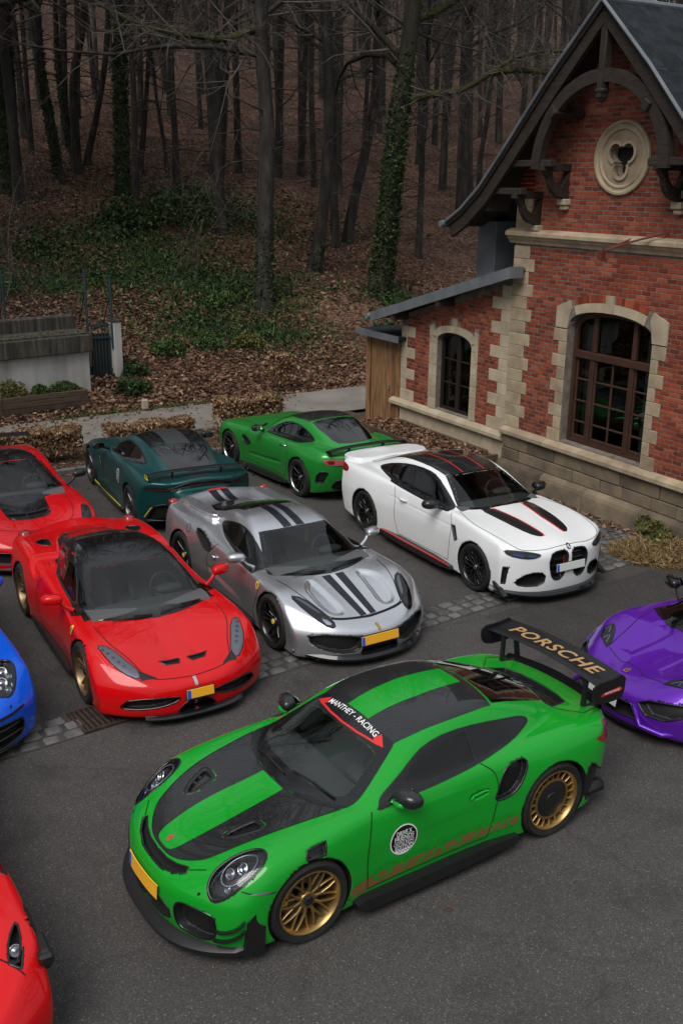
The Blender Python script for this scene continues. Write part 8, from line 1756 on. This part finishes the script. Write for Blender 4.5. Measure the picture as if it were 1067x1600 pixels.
    skirts(car, .95, -.9, .82, .955, .11, .19, 'carbon'); wheels4(car, 'aston', 1.352, -1.352, .345, .35, .94, .965, 't10', 'rimgrey', 'black', 'blackcal', M)
# ================================================================ cars that reach out of the picture
def car_purple():
    P = shape_huracan(); P['zf'] = [(x, z+(.06 if -.2 < x < 1.45 else .025 if x < 1.9 else 0)) for x, z in P['zf']]; P['nose'] = (.45, 2.2)
    car = Car('sports_car', 'purple wedge-nosed sports car cut off by the right edge', 'car', (4.85, 10.52, 203.), Body(P), .02); b = car.b
    M = new_mats(body=paint('purple_paint', (.10, .012, .34), .25, 0, 1, .3))
    b.recess('front', [(.44, .40), (.52, .45), (.84, .49), (.90, .40), (.72, .30), (.55, .30)], .09, 1.5, 2.4, part=('front_intake', 'mesh'))
    b.recess('front', [(-.01, .36), (.38, .36), (.46, .22), (-.01, .18)], .08, 1.7, 2.4, part=('centre_intake', 'liner'))
    b.recess('top', [(1.80, .36), (1.18, .50), (.98, .40), (1.2, .2), (1.75, .2)], .015, .3, .9, r=.04); b.well(1.31, .34, .368); b.well(-1.31, .35, .38)
    ws = mirx([(1.15, 0), (1.145, .3), (1.11, .58), (1.05, .735), (.90, .74), (.25, .55), (.17, .50), (.20, .25), (.21, 0)]); wsg = [(x-.04 if x > .6 else x+.03, y*.94) for x, y in ws]
    b.hole('top', wsg, .7, 1.3, .0); car.build_body(M, 'body')
    sw = soft([(.70, .80), (.2, .82), (-.5, .88), (-.66, .91), (-.43, 1.0), (-.1, 1.04), (.2, 1.0)], 1); screen(car, ws, wsg, sw, wm='tint')
    hl = [(1.88, .47), (1.80, .49), (1.64, .645), (1.58, .76), (1.70, .77), (1.82, .66)]; car.drape('top', hl, 'headlight', 'lampdark', .002, .03, mirror=True); car.drape('top', hl, 'headlight_lens', 'lens', .009, .022, mirror=True); car.strip([('top', hl, False, True), ('top', [(x, -y) for x, y in hl], False, True)], 'headlight_rim', 'gap', .010, .004)
    for L in ([(1.84, .53), (1.74, .60), (1.82, .62)], [(1.72, .65), (1.64, .72), (1.72, .73)]): car.strip([('top', L, False, False), ('top', [(x, -y) for x, y in L], False, False)], 'headlight_strip', 'lampsilver', .012, .008)
    sm = spl([(1.86, .45), (1.90, .20), (1.86, .12), (1.87, .0)], 4); car.strip([('top', [(1.86, .45), (1.91, .17), (1.86, .10), (1.86, -.10), (1.91, -.17), (1.86, -.45)], False, False), ('top', [(1.84, .47), (1.1, .70)], False, False), ('top', [(1.84, -.47), (1.1, -.70)], False, False)], 'shut_lines', 'gap', .008, .003)
    cr = [('top', [(1.78, .40), (1.19, .53)], False, False), ('top', [(1.78, -.40), (1.19, -.53)], False, False)]
    car.drape('top', [(2.0, -.03), (1.995, .03), (1.945, .035), (1.91, 0), (1.945, -.035)], 'crest', 'badgegold', .006, .02); car.drape('top', ell((1.957, 0), (.028, .022), 10), 'crest_shield', 'printblack', .0075, .02)
    car.drape('top', [(1.975, .008), (1.96, -.012), (1.94, -.008), (1.945, .014)], 'crest_figure', 'badgegold', .009, .02)
    lip(car, .92, 2.24, .42, .09, .13, 'gloss', .3, pw=2.2)
    for sd in (1, -1): mb = MB(); mb.tube([(2.17, sd*.40, .36), (2.20, sd*.55, .20), (2.05, sd*.72, .15), (1.80, sd*.90, .19)], [.02, .03, .03, .02], 6); mb.build('bumper_blade', M['body'], car.root, smooth=True)
    add_plate(car, (2.27, .0, .33), (.50, .11), 0, R(-8), m='plate_white'); add_mirrors(car, .55, 1.03, .95, 'gloss', 'gloss', (.09, .13, .065), .80, .80, .62); add_wipers(car, [[(1.22, .0), (1.0, .5)]])
    add_interior(car, .62, .80, -.12, .34, seat_m='trim', back=-.6); car.drape('top', mirx([(.185, 0), (.12, .48), (-.5, .54), (-1.5, .42), (-1.6, 0)]), 'roof', 'gloss', .002, .05, start=1.5)
    skirts(car, .85, -.9, .80, .96, .10, .19, 'black'); wheels4(car, 'hura', 1.31, -1.31, .34, .35, .95, .965, 's10', 'rimblack', 'black', 'blackcal', M)
def car_red_back():
    P = shape_458(); car = Car('sports_car', 'red sports car with black bonnet panel and black mirror, beside the hedge', 'car', (-5.37, 15.61, 300.), Body(P), .022); b = car.b
    M = new_mats(body=paint('red_paint_deep', (.52, .003, .006), .25)); b.recess('front', soft([(.30, .36), (.80, .38), (.78, .22), (.36, .20)], 1), .07, 1.6, 2.45, part=('front_intake', 'liner')); b.well(1.32, .345, .372); b.well(-1.32, .35, .38)
    hv = mirx(spl([(1.58, 0), (1.58, .2), (1.52, .31), (1.2, .345), (.86, .36)], 3)+[(.90, 0)]); b.recess('top', [(1.56, -.01), (1.56, .20), (1.50, .285), (1.36, .31), (1.36, -.01)], .03, .4, .9, part=('bonnet_outlet', 'mesh'))
    ws = mirx(spl([(1.06, 0), (1.02, .28), (.90, .50), (.70, .70), (.60, .70), (.30, .60), (.06, .52), (.02, .48), (.08, .25), (.10, 0)], 3)); wsg = [(x-.045 if x > .5 else x+.03, y*.93) for x, y in ws]
    b.hole('top', wsg, .7, 1.3, .0); car.build_body(M, 'body'); sw = soft([(.65, .775), (.2, .80), (-.36, .84), (-.66, .88), (-.43, 1.02), (-.15, 1.075), (.1, 1.05), (.36, .94)], 1); screen(car, ws, wsg, sw)
    car.drape('top', hv, 'bonnet_panel', 'gloss', .0025, .04); car.strip([('top', [(1.38+.045*k, -.30+.005*k), (1.38+.045*k, -.02)], False, False) for k in range(4)]+[('top', [(1.38+.045*k, .02), (1.38+.045*k, .30-.005*k)], False, False) for k in range(4)], 'outlet_slats', 'rimgrey', .012, .006)
    car.drape('top', mirx([(.085, 0), (.03, .50), (-.4, .56), (-1.0, .50), (-1.5, .42), (-1.6, 0)]), 'roof', 'gloss', .002, .05, start=1.5)
    hl = soft([(1.46, .78), (1.50, .86), (1.72, .87), (1.88, .82), (1.90, .66), (1.78, .70)], 1); car.drape('top', hl, 'headlight', 'lampdark', .002, .03, mirror=True); car.drape('top', soft([(1.62, .78), (1.80, .74), (1.82, .80), (1.66, .84)], 1), 'headlight_lamp', 'chrome', .004, .03, mirror=True); car.drape('top', hl, 'headlight_lens', 'lens', .010, .022, mirror=True)
    hd = spl([(.80, .68), (1.48, .64), (1.80, .54), (1.88, .3), (1.92, 0)], 4); car.strip([('top', hd, False, False), ('top', [(x, -y) for x, y in hd], False, False), ('side', [(.98, .78), (.9, .2)], True, False)], 'shut_lines', 'gap', .009, .003)
    add_mirrors(car, .58, 1.03, .95, 'carbon', 'carbon', (.075, .115, .06), .80, .80, .64); add_wing(car, -2.05, .85, 1.06, .3, 'carbonm', .5, .88, .02); add_interior(car, .55, .80, -.2, .34, seat_m='trim', back=-.7); lip(car, .9, 2.34, .5, .1, .15, 'black', .3, pw=2.6)
    wheels4(car, 'vette', 1.32, -1.32, .345, .352, .955, .965, 's10', 'rimblack', 'black', 'redcal', M)
def car_blue():
    P = shape_458(); P.update(zc=[(2.5, .40), (2.3, .47), (2.1, .54), (1.8, .60), (1.5, .65), (1.2, .71), (.95, .76), (.6, .80), (-.6, .84), (-1.2, .86), (-1.8, .86), (-2.1, .87), (-2.3, .84)], xn=[(.05, 2.12), (.15, 2.18), (.3, 2.20), (.45, 2.19), (.58, 2.08), (.7, 1.9)], nose=(.52, 2.5))
    car = Car('sports_car', 'bright blue sports car with oval headlight cut off by the left edge', 'car', (-4.74, 10.18, 300.), Body(P), .02); b = car.b; M = new_mats(body=paint('blue_paint', (.004, .085, .62), .25))
    b.recess('front', soft([(.0, .40), (.72, .40), (.80, .30), (.72, .14), (.0, .14)], 1), .06, 1.6, 2.4, part=('front_intake', 'liner')); hl = ell((1.62, .665), (.27, .125), 32, R(-14), 2.3); b.recess('top', hl, .04, .3, .95, part=('headlight_bowl', 'lampdark'))
    b.well(1.24, .34, .365); b.well(-1.24, .345, .372); ws = mirx(spl([(1.02, 0), (.95, .35), (.80, .66), (.66, .67), (.20, .51), (.17, .48), (.22, .25), (.24, 0)], 3)); wsg = [(x-.045 if x > .5 else x+.03, y*.93) for x, y in ws]
    b.hole('top', wsg, .7, 1.3, .0); car.build_body(M, 'body'); sw = soft([(.70, .775), (.2, .80), (-.36, .84), (-.66, .88), (-.43, 1.02), (-.15, 1.075), (.1, 1.05), (.40, .94)], 1); screen(car, ws, wsg, sw)
    car.drape('top', hl, 'headlight', 'lens', .0, .03, mirror=True, upto=0); car.strip([('top', ell((1.62, .665), (.275, .13), 32, R(-14), 2.3), False, True)], 'headlight_rim', 'gap', .012, .004); lamp_cluster(car, (1.62, .665), ((.05, -.02, .055), (-.1, .015, .055), (.15, .02, .03), (-.02, .07, .026)), .035)
    for dx, dy in ((.10, .06), (.02, -.08), (-.12, -.05), (.12, -.05)): car.drape('top', [(1.62+dx, .665+dy), (1.66+dx, .66+dy), (1.66+dx, .672+dy), (1.62+dx, .677+dy)], 'headlight_led', 'led', -.005, .03, mirror=True, upto=0)
    car.strip([('front', [(.52, .46), (.66, .46), (.80, .47)], False, False), ('front', [(-.52, .46), (-.66, .46), (-.80, .47)], False, False)], 'indicator_slot', 'black', .03, .003); car.drape('front', ell((.66, .52), (.012, .012), 10), 'sensor', 'gap', .003, .02, mirror=True)
    for z in (.33, .24): mb = MB(); mb.tube([(2.17-.52*abs(y)**2.5, y, z) for y in np.linspace(-.8, .8, 21)], .012, 5); mb.build('intake_bar', M['black'], car.root, auto=60)
    lip(car, .88, 2.19, .42, .10, .15, 'black', .3, pw=2.6); car.strip([('top', spl([(.85, .68), (1.4, .56), (1.8, .5), (2.0, .3), (2.03, 0)], 4), False, False), ('top', spl([(.85, -.68), (1.4, -.56), (1.8, -.5), (2.0, -.3), (2.03, 0)], 4), False, False)], 'shut_lines', 'gap', .008, .003)
    add_mirrors(car, -.35, 1.02, .93, 'body', 'black', (.075, .115, .06), .80, .78, .16); add_interior(car, .55, .80, -.2, .34, seat_m='trim', back=-.7); wheels4(car, 'blue', 1.24, -1.24, .338, .345, .955, .965, 's10', 'rimblack', 'black', 'blackcal', M)
def car_red_corner():
    P = shape_458(); car = Car('sports_car', 'red sports car cut off by the lower left corner of the photo', 'car', (-3.55, 6.36, 300.), Body(P), .018); b = car.b; M = new_mats(body=MATS['red_paint'])
    b.recess('top', soft([(1.40, .845), (1.56, .835), (1.70, .79), (1.73, .72), (1.60, .74), (1.48, .79)], 1), .06, .3, .95, part=('headlight_bowl', 'lampdark')); b.recess('top', [(1.62, .835), (1.76, .79), (1.71, .73)], .02, .3, .9, part=('corner_panel', 'black'))
    b.recess('top', soft([(.52, .835), (.54, .87), (.88, .90), (.94, .875), (.80, .84)], 1), .012, .3, .95, part=('fender_grille', 'tail')); b.well(1.32, .345, .372); b.well(-1.32, .35, .38)
    ws = mirx(spl([(1.17, 0), (1.06, .50), (.92, .715), (.80, .715), (.19, .51), (.225, 0)], 3)); wsg = [(x-.045 if x > .6 else x+.03, y*.93) for x, y in ws]; b.hole('top', wsg, .7, 1.3, .0); car.build_body(M, 'body')
    screen(car, ws, wsg, soft([(.80, .775), (.2, .80), (-.66, .88), (-.43, 1.02), (.1, 1.06)], 1)); lamp_cluster(car, (1.60, .785), ((0, 0, .04),), .035)
    car.strip([('top', [(1.55, .58), (1.70, .72), (1.80, .80)], False, False), ('top', spl([(1.1, .72), (1.55, .6), (1.9, .5), (2.1, .2), (2.12, 0)], 4), False, False)], 'shut_lines', 'gap', .010, .003)
    mb = MB(); mb.box((1.62, .955, .60), (.20, .07, .16), bev=.02); mb.box((1.70, .95, .62), (.10, .10, .09), bev=.02); mb.build('side_winglet', M['black'], car.root, auto=30)
    add_interior(car, .62, .80, -.12, .34, seat_m='trim', back=-.6); wheels4(car, 'corner', 1.32, -1.32, .345, .352, .955, .965, 's10', 'rimblack', 'black', 'redcal', M); lip(car, .9, 2.34, .5, .1, .15, 'black', .3, pw=2.6)
for f in (car_red_front, car_silver, car_white, car_green_long, car_teal, car_purple, car_red_back, car_blue, car_red_corner): f()
